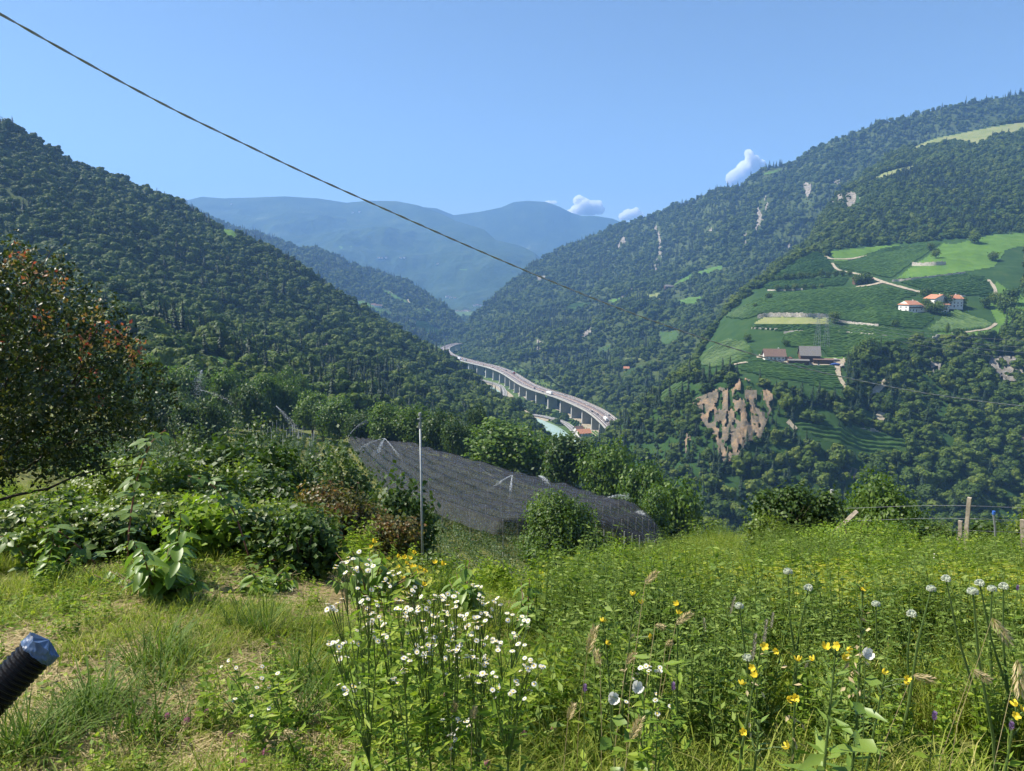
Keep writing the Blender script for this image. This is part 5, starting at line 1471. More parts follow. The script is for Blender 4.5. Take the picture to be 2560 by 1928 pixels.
# open orchard rows
def open_row(p0, p1, h, w, per_m, size, seed, label, mat=L_orch, trunkgap=6):
    v, f, r_ = row_geo(p0, p1, h, w, per_m, size, seed)
    o = link('orchard_row', mesh_np('orchard_row', v, [f], mat, r_))
    tag(o, label, 'orchard row', 'open orchard rows', 'stuff')
dirn = np.array([-.33, .944])
for k in range(10):     # below the pole, in front of the net
    a = np.array([-10.5 + k * 2.3, 40 + k * .6]); L_ = 60 - k * 4.2
    open_row(a, a + np.array([-.2, .98]) * L_, 3.2, 1.7, 130, .16, 300 + k, 'dark orchard row in front of the net, number %s from the steel pole' % ('one two three four five six seven eight nine ten'.split()[k]))
for k in range(10):     # left, from the shrubs up to the open orchard
    a = np.array([-9 - k * 4.6, 27 + k * 3.0]); L_ = 96 - k * 2
    open_row(a, a + np.array([-.3, .95]) * L_, 3.4, 2.3, 95, .24, 330 + k, 'orchard row left of the netting, number %s from the pole side' % ('one two three four five six seven eight nine ten'.split()[k]))
for k in range(4):     # rows that follow the lower edge of the net
    off = np.array([-3.7, -1.9]) * (k + .8)
    v, f, r_ = merge([row_geo(near_e[j] + off, near_e[j + 1] + off, 2.9, 1.7, 90 - 14 * j, .2 + .03 * j, 380 + k * 5 + j) for j in range(1, 4)])
    tag(link('orchard_row', mesh_np('orchard_row', v, f, L_orch, r_)), 'open orchard row along the lower edge of the net, number %s from the net' % ('one two three four'.split()[k]), 'orchard row', 'open orchard rows', 'stuff')
for k in range(6):     # far open rows with poles
    a = np.array([-44 - k * 4.0, 150 + k * 3]); b2 = a + np.array([-.26, .96]) * 70
    open_row(a, b2, 2.8, 1.4, 40, .34, 350 + k, 'far open orchard row with poles, number %s from the net' % ('one two three four five six'.split()[k]))
    for j in range(9):
        x, Y = a + (b2 - a) * j / 8
        if (j + k) % 2: continue
        o = link('orchard_post', pm, loc=(x, Y, g1(x, Y)), rot=(random.uniform(-.05, .05), random.uniform(-.05, .05), 0), scale=(1.1, 1.1, 1.3))
        tag(o, 'tall pale pole in the open orchard left of the net', 'post', 'poles of the open orchard')

# sprinkler spray
def water():
    m, nt, b, out = new_mat('water_spray')
    b.inputs['Base Color'].default_value = (.85, .9, .95, 1); b.inputs['Roughness'].default_value = .4; b.inputs['Alpha'].default_value = .3
    return m
M_water = water()
def jet(a, b, rise, n, spread, label):
    a = Vector(a); b = Vector(b)
    t = rng.random(n) ** 1.2
    base = np.array(a)[None] * (1 - t[:, None]) + np.array(b)[None] * t[:, None]
    rise *= .35; base[:, 2] += rise * 4 * t * (1 - t)
    P = base + rng.normal(size=(n, 3)) * (spread * (.08 + t))[:, None] * np.array([.6, .6, .5])
    P[:, 2] -= rng.random(n) ** 2 * spread * 4 * t
    D = np.tile(np.array(b - a), (n, 1)); D[:, 2] += rise * 4 * (1 - 2 * t)
    D = norm(norm(D) + .15 * rand_dirs(n))
    ln = .12 + .3 * rng.random(n)
    V, F_, k = leaf_geo(P, D, rand_dirs(n), ln, .03 + .025 * rng.random(n), 'quad')
    tag(link('sprinkler_spray', mesh_np('sprinkler_spray', V, F_, M_water, np.repeat(rng.random(n), k))), label, 'water spray', 'sprinkler sprays over the orchard')
def J(p0, Y0, p1, Y1, rise, n, spread, label): jet(pix(p0[0], p0[1], Y0), pix(p1[0], p1[1], Y1), rise, n, spread, label)
J((962, 1096), 150, (925, 1165), 138, 1.2, 1400, .8, 'upright sprinkler fan over the left part of the net')
J((962, 1096), 150, (870, 1140), 148, 2.0, 500, .25, 'thin jet to the left of the upright fan')
J((962, 1096), 150, (1015, 1165), 140, 1.0, 500, .25, 'thin jet to the right of the upright fan')
J((1281, 1188), 112, (1268, 1285), 100, .8, 900, .35, 'tall narrow sprinkler column in the middle of the net')
J((1281, 1188), 112, (1205, 1240), 110, 1.2, 500, .2, 'thin jet left of the narrow column')
J((1200, 1170), 128, (1255, 1212), 120, .6, 450, .2, 'short jet above the middle of the net')
J((1345, 1190), 120, (1372, 1206), 118, 1.0, 500, .3, 'small arching jet below the dark trees')
J((1505, 1250), 105, (1570, 1238), 104, 1.0, 450, .25, 'arching jet near the right trees')
J((1580, 1285), 96, (1610, 1282), 95, .6, 350, .3, 'little plume near the open net end')
J((505, 925), 150, (490, 970), 140, 1.0, 1300, 1.2, 'tall sprinkler plume in front of the left walnuts')
J((500, 975), 150, (580, 1002), 140, 1.0, 500, .3, 'thin jet at the foot of the left plume')
J((690, 1015), 165, (750, 1080), 150, 1.2, 900, .6, 'drifting spray beside the orchard poles')
J((870, 1092), 190, (920, 1050), 195, 2.5, 450, .25, 'thin jet rising at the far corner of the net')
J((1125, 1045), 230, (1165, 1062), 226, 2.0, 700, .8, 'misty spray behind the trees near the pole')

# ------------------------------------------------------------------ shrubs below the meadow edge
def bush(px, top, wpx, Y, mat, label, name='shrub', n=3000, size=.06, kind='leaf', dep=.8, seed=0, nl=14, zlow=0.05, cat='shrub', group=None, lobe=.34, hmin=.5):
    p = pix(px, top, Y); zb = g1(p[0], Y); h = max(hmin, p[2] - zb); w = wpx / F * Y
    e = empty(name, (p[0], Y, zb), label, cat, group)
    link('foliage', crown_mesh('foliage', w, w * dep, zlow * h, h, n, size, mat, 1000 + seed, kind, nl=nl, lobe=lobe, core=False), e)
    mb = MB(); g = random.Random(seed)
    for k in range(7):
        a = g.uniform(0, 6.28); r_ = g.uniform(.1, .4)
        mb.tube([(w * .05 * math.cos(a), w * .05 * math.sin(a), -.15), (w * r_ * .5 * math.cos(a), w * r_ * .5 * math.sin(a), h * .45), (w * r_ * math.cos(a), w * r_ * math.sin(a), h * .85)], [.02 + h * .008, .012 + h * .004, .004], 5)
    mb.obj('stem', M_bark, e)
    return e
SH = [  # centre, top, width, distance, material, leaves, size, label
    (560, 1078, 250, 22, L_maple, 4600, .19, 'dark leafy shrub below the pear rows'),
    (470, 1030, 190, 34, L_orch, 3500, .16, 'dark pear tree clump beside the grass strip'),
    (640, 1015, 220, 42, L_orch, 3600, .2, 'upright orchard clump in the middle of the bank'),
    (760, 1075, 180, 36, L_orch, 3200, .18, 'dense orchard clump left of the hail net'),
    (700, 1125, 220, 19, L_maple, 4600, .17, 'glossy maple leaved shrub on the bank'),
    (868, 1112, 170, 30, L_orch, 4400, .17, 'dark round small leaved tree left of the pole'),
    (1000, 1200, 165, 18, L_maple, 4200, .15, 'maple leaved shrub right behind the steel pole'),
    (630, 1180, 250, 14.5, L_maple, 4400, .14, 'shadowy shrub in the middle of the bank'),
    (850, 1205, 290, 13, L_red, 8500, .075, 'reddish brown small leaved hedge left of the pole'),
    (750, 1262, 210, 11.5, L_red, 5200, .065, 'reddish hedge end with dull leaves'),
    (975, 1282, 160, 12.5, L_red, 4200, .065, 'reddish hedge end behind the steel pole'),
    (330, 1140, 340, 15, L_hop, 4800, .1, 'yellow green hop mound on the bank under the plum tree'),
    (490, 1165, 290, 13, L_hop, 4400, .095, 'yellow green creeper mound right of the hop mound'),
    (560, 1130, 200, 17, L_hop, 3000, .1, 'leafy creeper on top of the bank'),
    (400, 1260, 300, 10, L_hop, 3600, .06, 'lower creeper mound behind the brambles'),
    (60, 1285, 290, 5.6, L_bramble, 3600, .05, 'bramble thicket under the plum tree'),
    (235, 1295, 250, 5.4, L_bramble, 3400, .05, 'bramble thicket left of the large leaved shrub'),
    (400, 1325, 250, 5.8, L_bramble, 3200, .05, 'bramble thicket behind the large leaved shrub'),
    (560, 1340, 240, 6.0, L_bramble, 3200, .05, 'bramble thicket around the leaning stake'),
    (720, 1365, 240, 6.2, L_bramble, 3200, .05, 'bramble thicket around the short stake'),
    (150, 1335, 180, 5.2, L_hop, 1800, .05, 'pale green nettle tangle in front of the brambles'),
    (500, 1360, 160, 5.3, L_weed, 1500, .06, 'fresh green sapling tangle beside the leaning stake'),
    (650, 1395, 190, 5.4, L_bramble, 2400, .055, 'low bramble tangle between the two stakes'),
    (760, 1440, 170, 5.0, L_maple, 1900, .055, 'dark leafy tangle left of the white clump'),
    (330, 1270, 190, 8.0, L_bramble, 2400, .06, 'raised bramble tangle before the hop mound'),
    (520, 1270, 200, 9.0, L_maple, 2400, .07, 'dark leafy tangle before the creeper mound'),
    (690, 1300, 160, 8.5, L_hop, 1800, .06, 'bright leafy tangle before the reddish hedge'),
    (140, 1240, 220, 9.0, L_maple, 2600, .07, 'shaded leafy tangle under the plum branches'),
    (1240, 1430, 110, 8.0, L_weed, 1300, .055, 'leafy weeds between the white clump and the slim shrub'),
    (1080, 1390, 130, 9, L_bramble, 1800, .05, 'bramble clump behind the white flowers'),
    (1550, 1335, 110, 22, L_weed, 1600, .08, 'pointed weedy bush on the crest before the net end'),
    (1480, 1390, 100, 14, L_weed, 1400, .06, 'bushy weed on the crest below the round tree'),
    (2130, 1290, 280, 18, L_weed, 4200, .07, 'dense grey green weed mound before the fence'),
    (1960, 1222, 190, 25, L_maple, 5200, .14, 'vine draped over the left end of the garden fence'),
    (2050, 1225, 120, 25, L_maple, 3400, .14, 'vine bulging over the fence beside the leaning board'),
    (1905, 1280, 140, 24, L_hop, 2400, .1, 'bright leafy weeds left of the fence vine'),
    (1760, 1290, 130, 27, L_hop, 1800, .1, 'leafy weeds at the crest above the track'),
    (2330, 1300, 150, 21, L_maple, 2000, .11, 'grape vine on the wires left of the tall post'),
    (2470, 1300, 170, 22, L_maple, 2400, .11, 'grape vine on the wires right of the tall post'),
    (2580, 1270, 120, 22, L_hop, 1600, .11, 'bright vine at the right edge of the fence'),
]
for k, (px, top, w, Y, mat, n, size, lb) in enumerate(SH):
    nm = 'hop_mound' if mat is L_hop and Y < 20 else 'bramble_thicket' if mat is L_bramble else 'grape_vine' if 'vine' in lb and Y > 19 else 'shrub'
    bush(px, top, w, Y, mat, lb, nm, n=n, size=size, seed=k * 7, kind='leaf' if Y < 16 else 'quad')

# the plum tree with red shoots on the left
Yt = 12.0
pb = pix(-40, 1330, Yt)
zb = g1(pb[0], Yt)
plum = empty('plum_tree', (pb[0], Yt, zb), 'dark leaved plum tree with red and orange young shoots at the left edge', 'tree')
g = np.random.default_rng(77)
lob = []
for (lx, ly, rx, rz_) in ((20, 760, 150, 150), (-60, 680, 130, 120), (120, 860, 150, 130), (215, 930, 120, 110), (280, 960, 80, 90), (60, 980, 200, 150), (200, 1060, 150, 110), (-80, 900, 170, 200), (40, 1120, 180, 110), (330, 1010, 60, 70), (150, 780, 70, 70), (-140, 1050, 180, 170), (270, 1120, 110, 60), (10, 640, 60, 60)):
    for dy in (-1.1, .0, 1.1):
        c = pix(lx, ly, Yt) - np.array(plum.location)
        rr = .84 * rx / F * Yt * (1 if dy == 0 else .75)
        lob.append((c[0], dy, c[2], rr, .8, rz_ * .86 / F * Yt * (1 if dy == 0 else .8)))
N_ = 30000
P, N = crown_points(N_ // 18 + 1, lob, g)
P = np.repeat(P, 18, 0)[:N_]; N = np.repeat(N, 18, 0)[:N_]
P = P + np.cross(N, rand_dirs(N_, g)) * (.11 * np.abs(g.normal(size=(N_, 1)))) + N * (.1 * g.normal(size=(N_, 1)))
ins = g.random(N_) < .35
P = np.where(ins[:, None], P - N * (.35 * g.random((N_, 1))), P)
D = norm(rand_dirs(N_, g) + np.array([0, 0, -.45]) + N * .5); NN = norm(N + .8 * rand_dirs(N_, g))
sz = .08 * (.6 + .8 * g.random(N_))
V, F_, k = leaf_geo(P, D, NN, sz, sz * .6, 'leaf')
link('crown', mesh_np('crown', V, F_, L_plum, np.repeat(np.clip(.45 + .3 * g.normal(size=N_), 0, 1), k)), plum)
mb = MB()
def rel(px, py, dy=0): return Vector(pix(px, py, Yt + dy)) - Vector(plum.location)
for br in ([(-40, 1400), (-60, 1200), (-70, 950), (-30, 700)], [(-50, 1265), (40, 1238), (120, 1222), (190, 1190), (260, 1172), (335, 1162)], [(-55, 1180), (80, 1080), (200, 950), (300, 860)], [(-60, 1100), (20, 950), (90, 800), (120, 720)], [(-50, 1200), (60, 1175), (120, 1130), (220, 1090), (330, 1030)],
           [(-60, 1000), (40, 820), (60, 700)], [(180, 960), (225, 880), (258, 760)], [(60, 760), (90, 690), (130, 622)]):
    n = len(br); r0 = .11 if br[0][1] > 1350 else (.032 if br[0][1] > 1000 else .016)
    mb.tube([rel(x, y, .1 * math.sin(x)) for x, y in br], [r0 * (1 - .8 * k / (n - 1)) for k in range(n)], 7)
mb.obj('trunk', M_bark, plum, smooth=True)
VV = []
for sx, sy in ((45, 640), (15, 655), (105, 690), (60, 700), (150, 700), (20, 780), (112, 790), (212, 800), (220, 845), (265, 828), (315, 832), (338, 872), (330, 905), (200, 905), (228, 950), (170, 830), (245, 770), (300, 850), (345, 880), (95, 880), (10, 870), (235, 1020), (258, 1015), (105, 925), (210, 860), (265, 860), (60, 640), (155, 730), (110, 820), (280, 840)):
    c = np.array(rel(sx, sy, random.uniform(-1.0, -.4)))
    m_ = 18
    up = norm(np.array([[random.uniform(-.2, .5), random.uniform(-.2, .2), 1.0]]))[0]
    t = rng.random((m_, 1)); Pp = c + up * (t * .34 - .2) + .05 * rng.normal(size=(m_, 3))
    VV.append((Pp, norm(rand_dirs(m_) * .9 + up * .6), rand_dirs(m_), .07 * (.7 + .6 * rng.random(m_)), np.clip(1 - t[:, 0] + .25 * rng.normal(size=m_), 0, 1)))
Pp = np.concatenate([v[0] for v in VV]); Dd = np.concatenate([v[1] for v in VV]); Nn = np.concatenate([v[2] for v in VV]); Ss = np.concatenate([v[3] for v in VV]); Rr = np.concatenate([v[4] for v in VV])
V, F_, k = leaf_geo(Pp, Dd, Nn, Ss, Ss * .62, 'leaf')
tag(link('young_shoots', mesh_np('young_shoots', V, F_, L_shoot, np.repeat(Rr, k)), plum), 'red and orange young leaves at the branch tips')

# ------------------------------------------------------------------ meadow: grasses and herbs that nobody could count
def blades(n, rad, h0, h1, w, lean, g, flat=0.0):
    p = np.column_stack([rad * g.normal(size=n), rad * g.normal(size=n), np.zeros(n)])
    a = 6.283 * g.random(n); ld = np.column_stack([np.cos(a), np.sin(a), np.zeros(n)])
    h = (h0 + (h1 - h0) * g.random(n))[:, None]; le = (lean * (.3 + g.random(n)))[:, None]
    sd = np.column_stack([-ld[:, 1], ld[:, 0], np.zeros(n)]); ww = (w * (.7 + .6 * g.random(n)))[:, None]
    V = np.zeros((n, 7, 3)); up = np.array([0, 0, 1.0])
    for k, (t, wt) in enumerate(((0, 1), (.4, .9), (.75, .55))):
        c = p + ld * h * le * t ** 1.7 + up * h * t * (1 - .35 * le * t) * (1 - flat)
        V[:, 2 * k] = c - sd * ww * wt * .5; V[:, 2 * k + 1] = c + sd * ww * wt * .5
    V[:, 6] = p + ld * h * le + up * h * (1 - .45 * le) * (1 - flat)
    i = np.arange(n)[:, None] * 7
    q = np.concatenate([i + np.array([0, 1, 3, 2]), i + np.array([2, 3, 5, 4])]); t = i + np.array([4, 5, 6])
    return V.reshape(-1, 3), q, t, np.repeat(np.clip(.45 + .28 * g.normal(size=n), 0, 1), 7)
def grass_proto(coll, name, mat, seed, n, rad, h0, h1, w, lean, flat=0.0):
    V, q, t, rn = blades(n, rad, h0, h1, w, lean, np.random.default_rng(seed), flat)
    if flat: V[:, 2] = V[:, 2] * .5 + .015 + .05 * np.repeat(np.random.default_rng(seed).random(n), 7)
    proto(coll, name, mesh_np(name, V, [q, t], mat, rn))
def herb_proto(coll, name, mat, seed, h, nodes, size, aspect=.55, low=False, branches=1, tilt=.5):
    g = np.random.default_rng(seed)
    P, D, N, S = [], [], [], []; mb = MB()
    for b in range(branches):
        a0 = g.random() * 6.28; ln = .25 * g.random() if branches > 1 else .08
        top = np.array([math.cos(a0) * ln * h, math.sin(a0) * ln * h, h * (.75 + .3 * g.random())])
        if not low: mb.tube([(0, 0, -.02), tuple(top * .5 + np.array([0, 0, .02 * h])), tuple(top)], [.0028, .002, .001], 4, cap=False)
        for k in range(nodes):
            f = (k + 1) / (nodes + .3); c = top * f
            for s2 in range(2):
                a = a0 + k * 1.57 + s2 * 3.1416 + .4 * g.normal()
                d = np.array([math.cos(a), math.sin(a), tilt * (1 - .8 * f) + .25 * g.normal()])
                P.append(c + (np.array([.06 * g.normal(), .06 * g.normal(), 0]) if low else 0)); D.append(d); N.append(np.array([0, 0, 1]) + .5 * g.normal(size=3)); S.append(size * (1.15 - .6 * f) * (.7 + .6 * g.random()))
    P = np.array(P); S = np.array(S)
    V, F_, k = leaf_geo(P, np.array(D), np.array(N), S, S * aspect, 'leaf')
    rn = np.repeat(np.clip(.45 + .36 * g.normal(size=len(P)), 0, 1), k)
    if not low:
        b0 = len(V); V = np.concatenate([V, np.array(mb.v)]); F_ = F_ + [np.array(mb.f) + b0]; rn = np.concatenate([rn, np.full(len(mb.v), .4)])
    proto(coll, name, mesh_np(name, V, F_, mat, rn))
def coll(name): return bpy.data.collections.new(name)
cG, cD, cC, cW, cY, cS, cP = [coll(n) for n in ('grass_kinds', 'dark_grass_kinds', 'clover_kinds', 'weed_kinds', 'yellowing_kinds', 'straw_kinds', 'plume_kinds')]
for k in range(6): grass_proto(cG, 'grass_tuft', L_grass, 500 + k, 34, .05, .08 + .01 * k, .2 + .02 * k, .0042, .55 + .1 * k)
for k in range(3): grass_proto(cD, 'dark_tuft', L_grass2, 520 + k, 70, .05, .2, .42, .0075, .8)
for k in range(4): herb_proto(cC, 'clover_patch', L_weed, 540 + k, .07, 12, .036, .75, low=True, branches=1, tilt=.2)
for k in range(5): herb_proto(cW, 'leafy_weed', L_weed, 560 + k, .4 + .06 * k, 8, .062 + .008 * (k % 3), .5 + .06 * (k % 3), branches=3)
cW2 = coll('grey_weed_kinds')
L_weed2 = leaf('grey_weed_leaf', [(.09, .15, .03), (.15, .22, .045), (.25, .32, .075)], .35, .6, .2, inst=.3)
for k in range(4): herb_proto(cW2, 'grey_weed', L_weed2, 565 + k, .5 + .08 * k, 11, .06, .36, branches=3, tilt=.8)
for k in range(3): herb_proto(cY, 'yellowing_plant', L_yellow, 580 + k, .36, 6, .085, .6, branches=4, tilt=.3)
for k in range(3): grass_proto(cS, 'straw_bunch', L_straw, 600 + k, 60, .12, .12, .3, .0034, 1.2, flat=.93)
for k in range(3): grass_proto(cP, 'plume_grass', L_grass, 620 + k, 60, .09, .4, .8, .005, .6)

def patches(base, name, m, rad, nvar, seed, smin=.8, smax=1.2):
    """larger clumps made of several single tufts, so that fewer copies overlap"""
    g = np.random.default_rng(seed); out = coll(name + '_patches'); src = []
    for o in base.objects:
        me = o.data; v = np.empty(len(me.vertices) * 3, np.float32); me.vertices.foreach_get('co', v)
        lt = np.empty(len(me.polygons), np.int32); me.polygons.foreach_get('loop_total', lt)
        li = np.empty(len(me.loops), np.int32); me.loops.foreach_get('vertex_index', li)
        r_ = np.empty(len(me.vertices), np.float32); me.attributes['rnd'].data.foreach_get('value', r_)
        st = np.concatenate([[0], np.cumsum(lt)[:-1]])
        fs = [np.stack([li[st[lt == n_] + k] for k in range(n_)], 1) for n_ in (3, 4) if (lt == n_).any()]
        src.append((v.reshape(-1, 3), fs, r_, me.materials[0]))
    for q_ in range(nvar):
        V = []; T = []; Q = []; Rn = []; b = 0
        for j in range(m):
            v, fs, r_, mat = src[g.integers(len(src))]
            a = 6.283 * g.random(); c, s2 = math.cos(a), math.sin(a); sc2 = smin + (smax - smin) * g.random()
            rr = rad * math.sqrt(g.random()); th = 6.283 * g.random()
            w = np.stack([v[:, 0] * c - v[:, 1] * s2, v[:, 0] * s2 + v[:, 1] * c, v[:, 2]], 1) * sc2 + np.array([rr * math.cos(th), rr * math.sin(th), 0])
            V.append(w); Rn.append(np.clip(r_ + .12 * g.normal(), 0, 1))
            for fa in fs: (T if fa.shape[1] == 3 else Q).append(fa + b)
            b += len(v)
        proto(out, name, mesh_np(name, np.concatenate(V), [np.concatenate(x) for x in (T, Q) if x], mat, np.concatenate(Rn)))
    return out
cG = patches(cG, 'grass_patch', 10, .2, 6, 1); cC = patches(cC, 'clover_clump', 8, .17, 5, 2); cW = patches(cW, 'weed_clump', 4, .24, 6, 3); cW2 = patches(cW2, 'grey_weed_clump', 5, .24, 5, 8); cY = patches(cY, 'yellowing_clump', 5, .24, 4, 4); cS = patches(cS, 'straw_patch', 5, .2, 4, 5)

def field_pts(n, a0, a1, Y0, Y1, power=1.0):
    a = a0 + (a1 - a0) * rng.random(n)
    u = rng.random(n) ** power
    Y = np.exp(math.log(Y0) + (math.log(Y1) - math.log(Y0)) * u)
    x = a * Y
    return np.column_stack([x, Y, gz(x, Y)])
def sow(name, P, coll_, nk, smin, smax, label, grow=.035, cat='plants', tilt=.12, zs=1.0):
    n = len(P); s_ = (smin + (smax - smin) * rng.random(n)) * (1 + grow * np.maximum(0, P[:, 1] - 3))
    # lie along the slope, then turn at random
    h_ = .15; sx = (gz(P[:, 0] + h_, P[:, 1]) - gz(P[:, 0] - h_, P[:, 1])) / (2 * h_); sy = (gz(P[:, 0], P[:, 1] + h_) - gz(P[:, 0], P[:, 1] - h_)) / (2 * h_)
    N = norm(np.column_stack([-sx, -sy, np.ones(n)])); th = 6.283 * rng.random(n)
    X = np.column_stack([np.cos(th), np.sin(th), np.zeros(n)]); X = norm(X - N * (X * N).sum(1, keepdims=True)); Yv = np.cross(N, X)
    rot = np.column_stack([np.arctan2(Yv[:, 2], N[:, 2]), -np.arcsin(np.clip(X[:, 2], -1, 1)), np.arctan2(X[:, 1], X[:, 0])])
    scatter(name, P, rng.integers(0, nk, n), rot, np.column_stack([s_, s_, s_ * zs]), coll_, label, cat)
P = field_pts(2600, -1.0, 1.0, 1.05, 34, .8)
nz = fbm(P[:, 0] * .7, P[:, 1] * .7, 3)
q = proj(P)
rt = 1 / (1 + np.exp(-(q[:, 0] - 1380) / 120))     # 0 on the mown left, 1 on the tall right
strawy = (fbm(P[:, 0] * .9 + 30, P[:, 1] * .9, 3) > .02) & (rt < .6)
m = ~strawy | (rng.random(len(P)) < .3)
sow('grass', P[m & (rt < .5)], cG, 6, .5, .95, 'mown grass with fresh blades on the left half of the meadow', cat='grass')
band = (P[:, 1] > 4.6) & (P[:, 1] < 12)
sow('grass', P[(rt >= .5) & (nz > -.4) & ~(rng.random(len(P)) < .5)], cG, 6, .8, 1.5, 'tall meadow grass on the right half of the slope', cat='grass')
P = field_pts(3400, -1.0, 1.0, 1.05, 16, .85); nz = fbm(P[:, 0] * .8 + 11, P[:, 1] * .8, 3); q = proj(P)
m = (nz > -.3) & (fbm(P[:, 0] * .9 + 30, P[:, 1] * .9, 3) < .2) & ((q[:, 0] < 1500) | (rng.random(len(P)) < .5))
sow('clover', P[m], cC, 5, .8, 1.5, 'low clover and broad leaved herbs between the grass', cat='herbs', grow=.06)
P = field_pts(2100, -.1, 1.05, 2.4, 36, .68); nz = fbm(P[:, 0] * .5 + 40, P[:, 1] * .5, 3); q = proj(P)
m = (nz > -.4) & (q[:, 0] > 1330 + 130 * np.maximum(0, 1 - P[:, 1] / 9)) & ~((P[:, 1] < 4) & (rng.random(len(P)) < .45))
zone = fbm(P[:, 0] * .35 + 70, P[:, 1] * .35, 2); yb = (zone > -.12) & (P[:, 1] > 4.2) & (P[:, 1] < 9.5)
gw = fbm(P[:, 0] * .28 + 5, P[:, 1] * .28, 2) + (P[:, 1] > 12) * .12 > .05
sow('weeds', P[m & ~yb & ~gw], cW, 6, .6, 1.1, 'dense leafy weeds covering the right slope', cat='weeds', grow=.015)
sow('grey_weeds', P[m & ~yb & gw], cW2, 5, .6, 1.2, 'taller grey green weeds in patches on the right slope', cat='weeds', grow=.015)
P = field_pts(1300, .07, 1.05, 4.0, 9.6, 1.0); zone = fbm(P[:, 0] * .35 + 70, P[:, 1] * .35, 2)
sow('yellowing_plants', P[zone > -.15], cY, 4, .8, 1.25, 'yellowing bean like plants in a band across the right slope', cat='plants', grow=.02)
P = field_pts(2300, -1.0, .25, 1.2, 9, .9); nz = fbm(P[:, 0] * .9 + 30, P[:, 1] * .9, 3)
sow('straw', P[(nz > -.06)], cS, 4, .7, 1.2, 'dry cut straw lying in patches on the mown grass', cat='straw', grow=.05)
P = field_pts(900, .08, .34, 11, 27, .8)
sow('plume_grass', P, cP, 3, .6, 1.1, 'pale feathery grass on the crest before the net end', cat='grass', grow=.01)
P = field_pts(160, -1.0, .1, 1.4, 6, .8); nz = fbm(P[:, 0] * 1.2 + 3, P[:, 1] * 1.2, 2)
sow('dark_grass', P[nz > .34], cD, 3, .5, 1.0, 'dark green grass tussocks in the mown part', cat='grass')
pg = []
for px, py in ((170, 1800), (215, 1790), (250, 1770), (140, 1830), (200, 1830), (240, 1815), (420, 1640), (380, 1650), (460, 1650), (900, 1650), (350, 1665), (30, 1880), (70, 1900), (20, 1905), (110, 1900)):
    h = ghit(px, py + 40)
    if h is not None: pg.append(tuple(h))
sow('grass_tussock', np.array(pg), cD, 3, .6, .9, 'big dark tussocks of long grass near the black hose', cat='grass')
pw = []
for px, py in ((880, 1800), (960, 1830), (1040, 1850), (1110, 1850), (1180, 1840), (1260, 1830), (900, 1700), (1000, 1720), (1090, 1740), (1170, 1730), (1250, 1740), (1310, 1780), (930, 1600), (1020, 1620), (1600, 1800), (1660, 1850), (1900, 1850), (2000, 1850), (2080, 1860), (2150, 1840), (2250, 1850), (2350, 1860), (1800, 1860), (1500, 1850), (1400, 1800), (640, 1800), (560, 1780), (2450, 1840)):
    h = ghit(px, py + 60)
    if h is not None: pw.append(tuple(h))
sow('leafy_growth', np.array(pw), cW, 6, .5, .8, 'fresh leafy growth around the foot of the wildflowers', cat='weeds')
P = field_pts(420, -1.0, .1, 1.5, 7, .9); nz = fbm(P[:, 0] * 1.1 + 50, P[:, 1] * 1.1, 2)
sow('low_weeds', P[nz > 0], cW, 6, .22, .42, 'scattered low weeds in the mown grass', cat='weeds')
# herbs on the bank under the shrubs
P = field_pts(700, -1.1, .04, 6.0, 40, .9); nz = fbm(P[:, 0] * .3 + 90, P[:, 1] * .3, 3)
sow('bank_weeds', P[nz > -.1], cW, 6, .45, .8, 'rank weeds covering the bank between the shrubs', cat='weeds', grow=.012)

# ------------------------------------------------------------------ flowers and single plants
def ground_under(x, Y): return Vector((x, Y, g1(x, Y)))
def flower_mesh(name, npet, r0, r1, wpet, cup, mats, disc, seed=0, droop=.1):
    V = []; Fs = []; fm = []; g = random.Random(seed); rn = []
    for k in range(npet):
        a = 6.2832 * k / npet + g.uniform(-.08, .08); ca, sa = math.cos(a), math.sin(a); L_ = r1 * g.uniform(.88, 1.06)
        b = len(V); w = wpet * .5
        pts = [(r0, -w * .5, 0), (r0, w * .5, 0), ((r0 + L_) * .55, w, cup * .6), (L_, w * .55, cup - droop * L_), (L_, -w * .55, cup - droop * L_), ((r0 + L_) * .55, -w, cup * .6)]
        rv = g.random()
        for x, y, z in pts: V.append((x * ca - y * sa, x * sa + y * ca, z)); rn.append(rv)
        Fs += [(b, b + 1, b + 2, b + 5), (b + 5, b + 2, b + 3, b + 4)]; fm += [0, 0]
    b = len(V); nd = 9
    V.append((0, 0, disc * .55)); rn.append(.5)
    for rr, z in ((disc * .6, disc * .42), (disc, 0.0)):
        for k in range(nd): V.append((rr * math.cos(6.2832 * k / nd), rr * math.sin(6.2832 * k / nd), z)); rn.append(g.random())
    tri = [(b, b + 1 + k, b + 1 + (k + 1) % nd) for k in range(nd)]
    qd = [(b + 1 + k, b + 1 + nd + k, b + 1 + nd + (k + 1) % nd, b + 1 + (k + 1) % nd) for k in range(nd)]
    me = mesh_np(name, V, [np.array(Fs + qd), np.array(tri)], mats, rn, fm + [1] * nd + [1] * nd)
    return me
daisy = [flower_mesh('flower_head', 22, .0035, .0125, .0028, .0015, [L_petal, L_disc], .0052, k, droop=.06 * k) for k in range(4)]
def leafy(P, D, size, asp, mat, name, parent, seed=0, kind='leaf'):
    P = np.array(P, float); n = len(P); g = np.random.default_rng(seed)
    S = np.array(size, float) if hasattr(size, '__len__') else size * (.7 + .6 * g.random(n))
    V, F_, k = leaf_geo(P, np.array(D, float), np.array([0, 0, 1.0]) + .45 * g.normal(size=(n, 3)), S, S * asp, kind)
    return link(name, mesh_np(name, V, F_, mat, np.repeat(g.random(n), k)), parent)

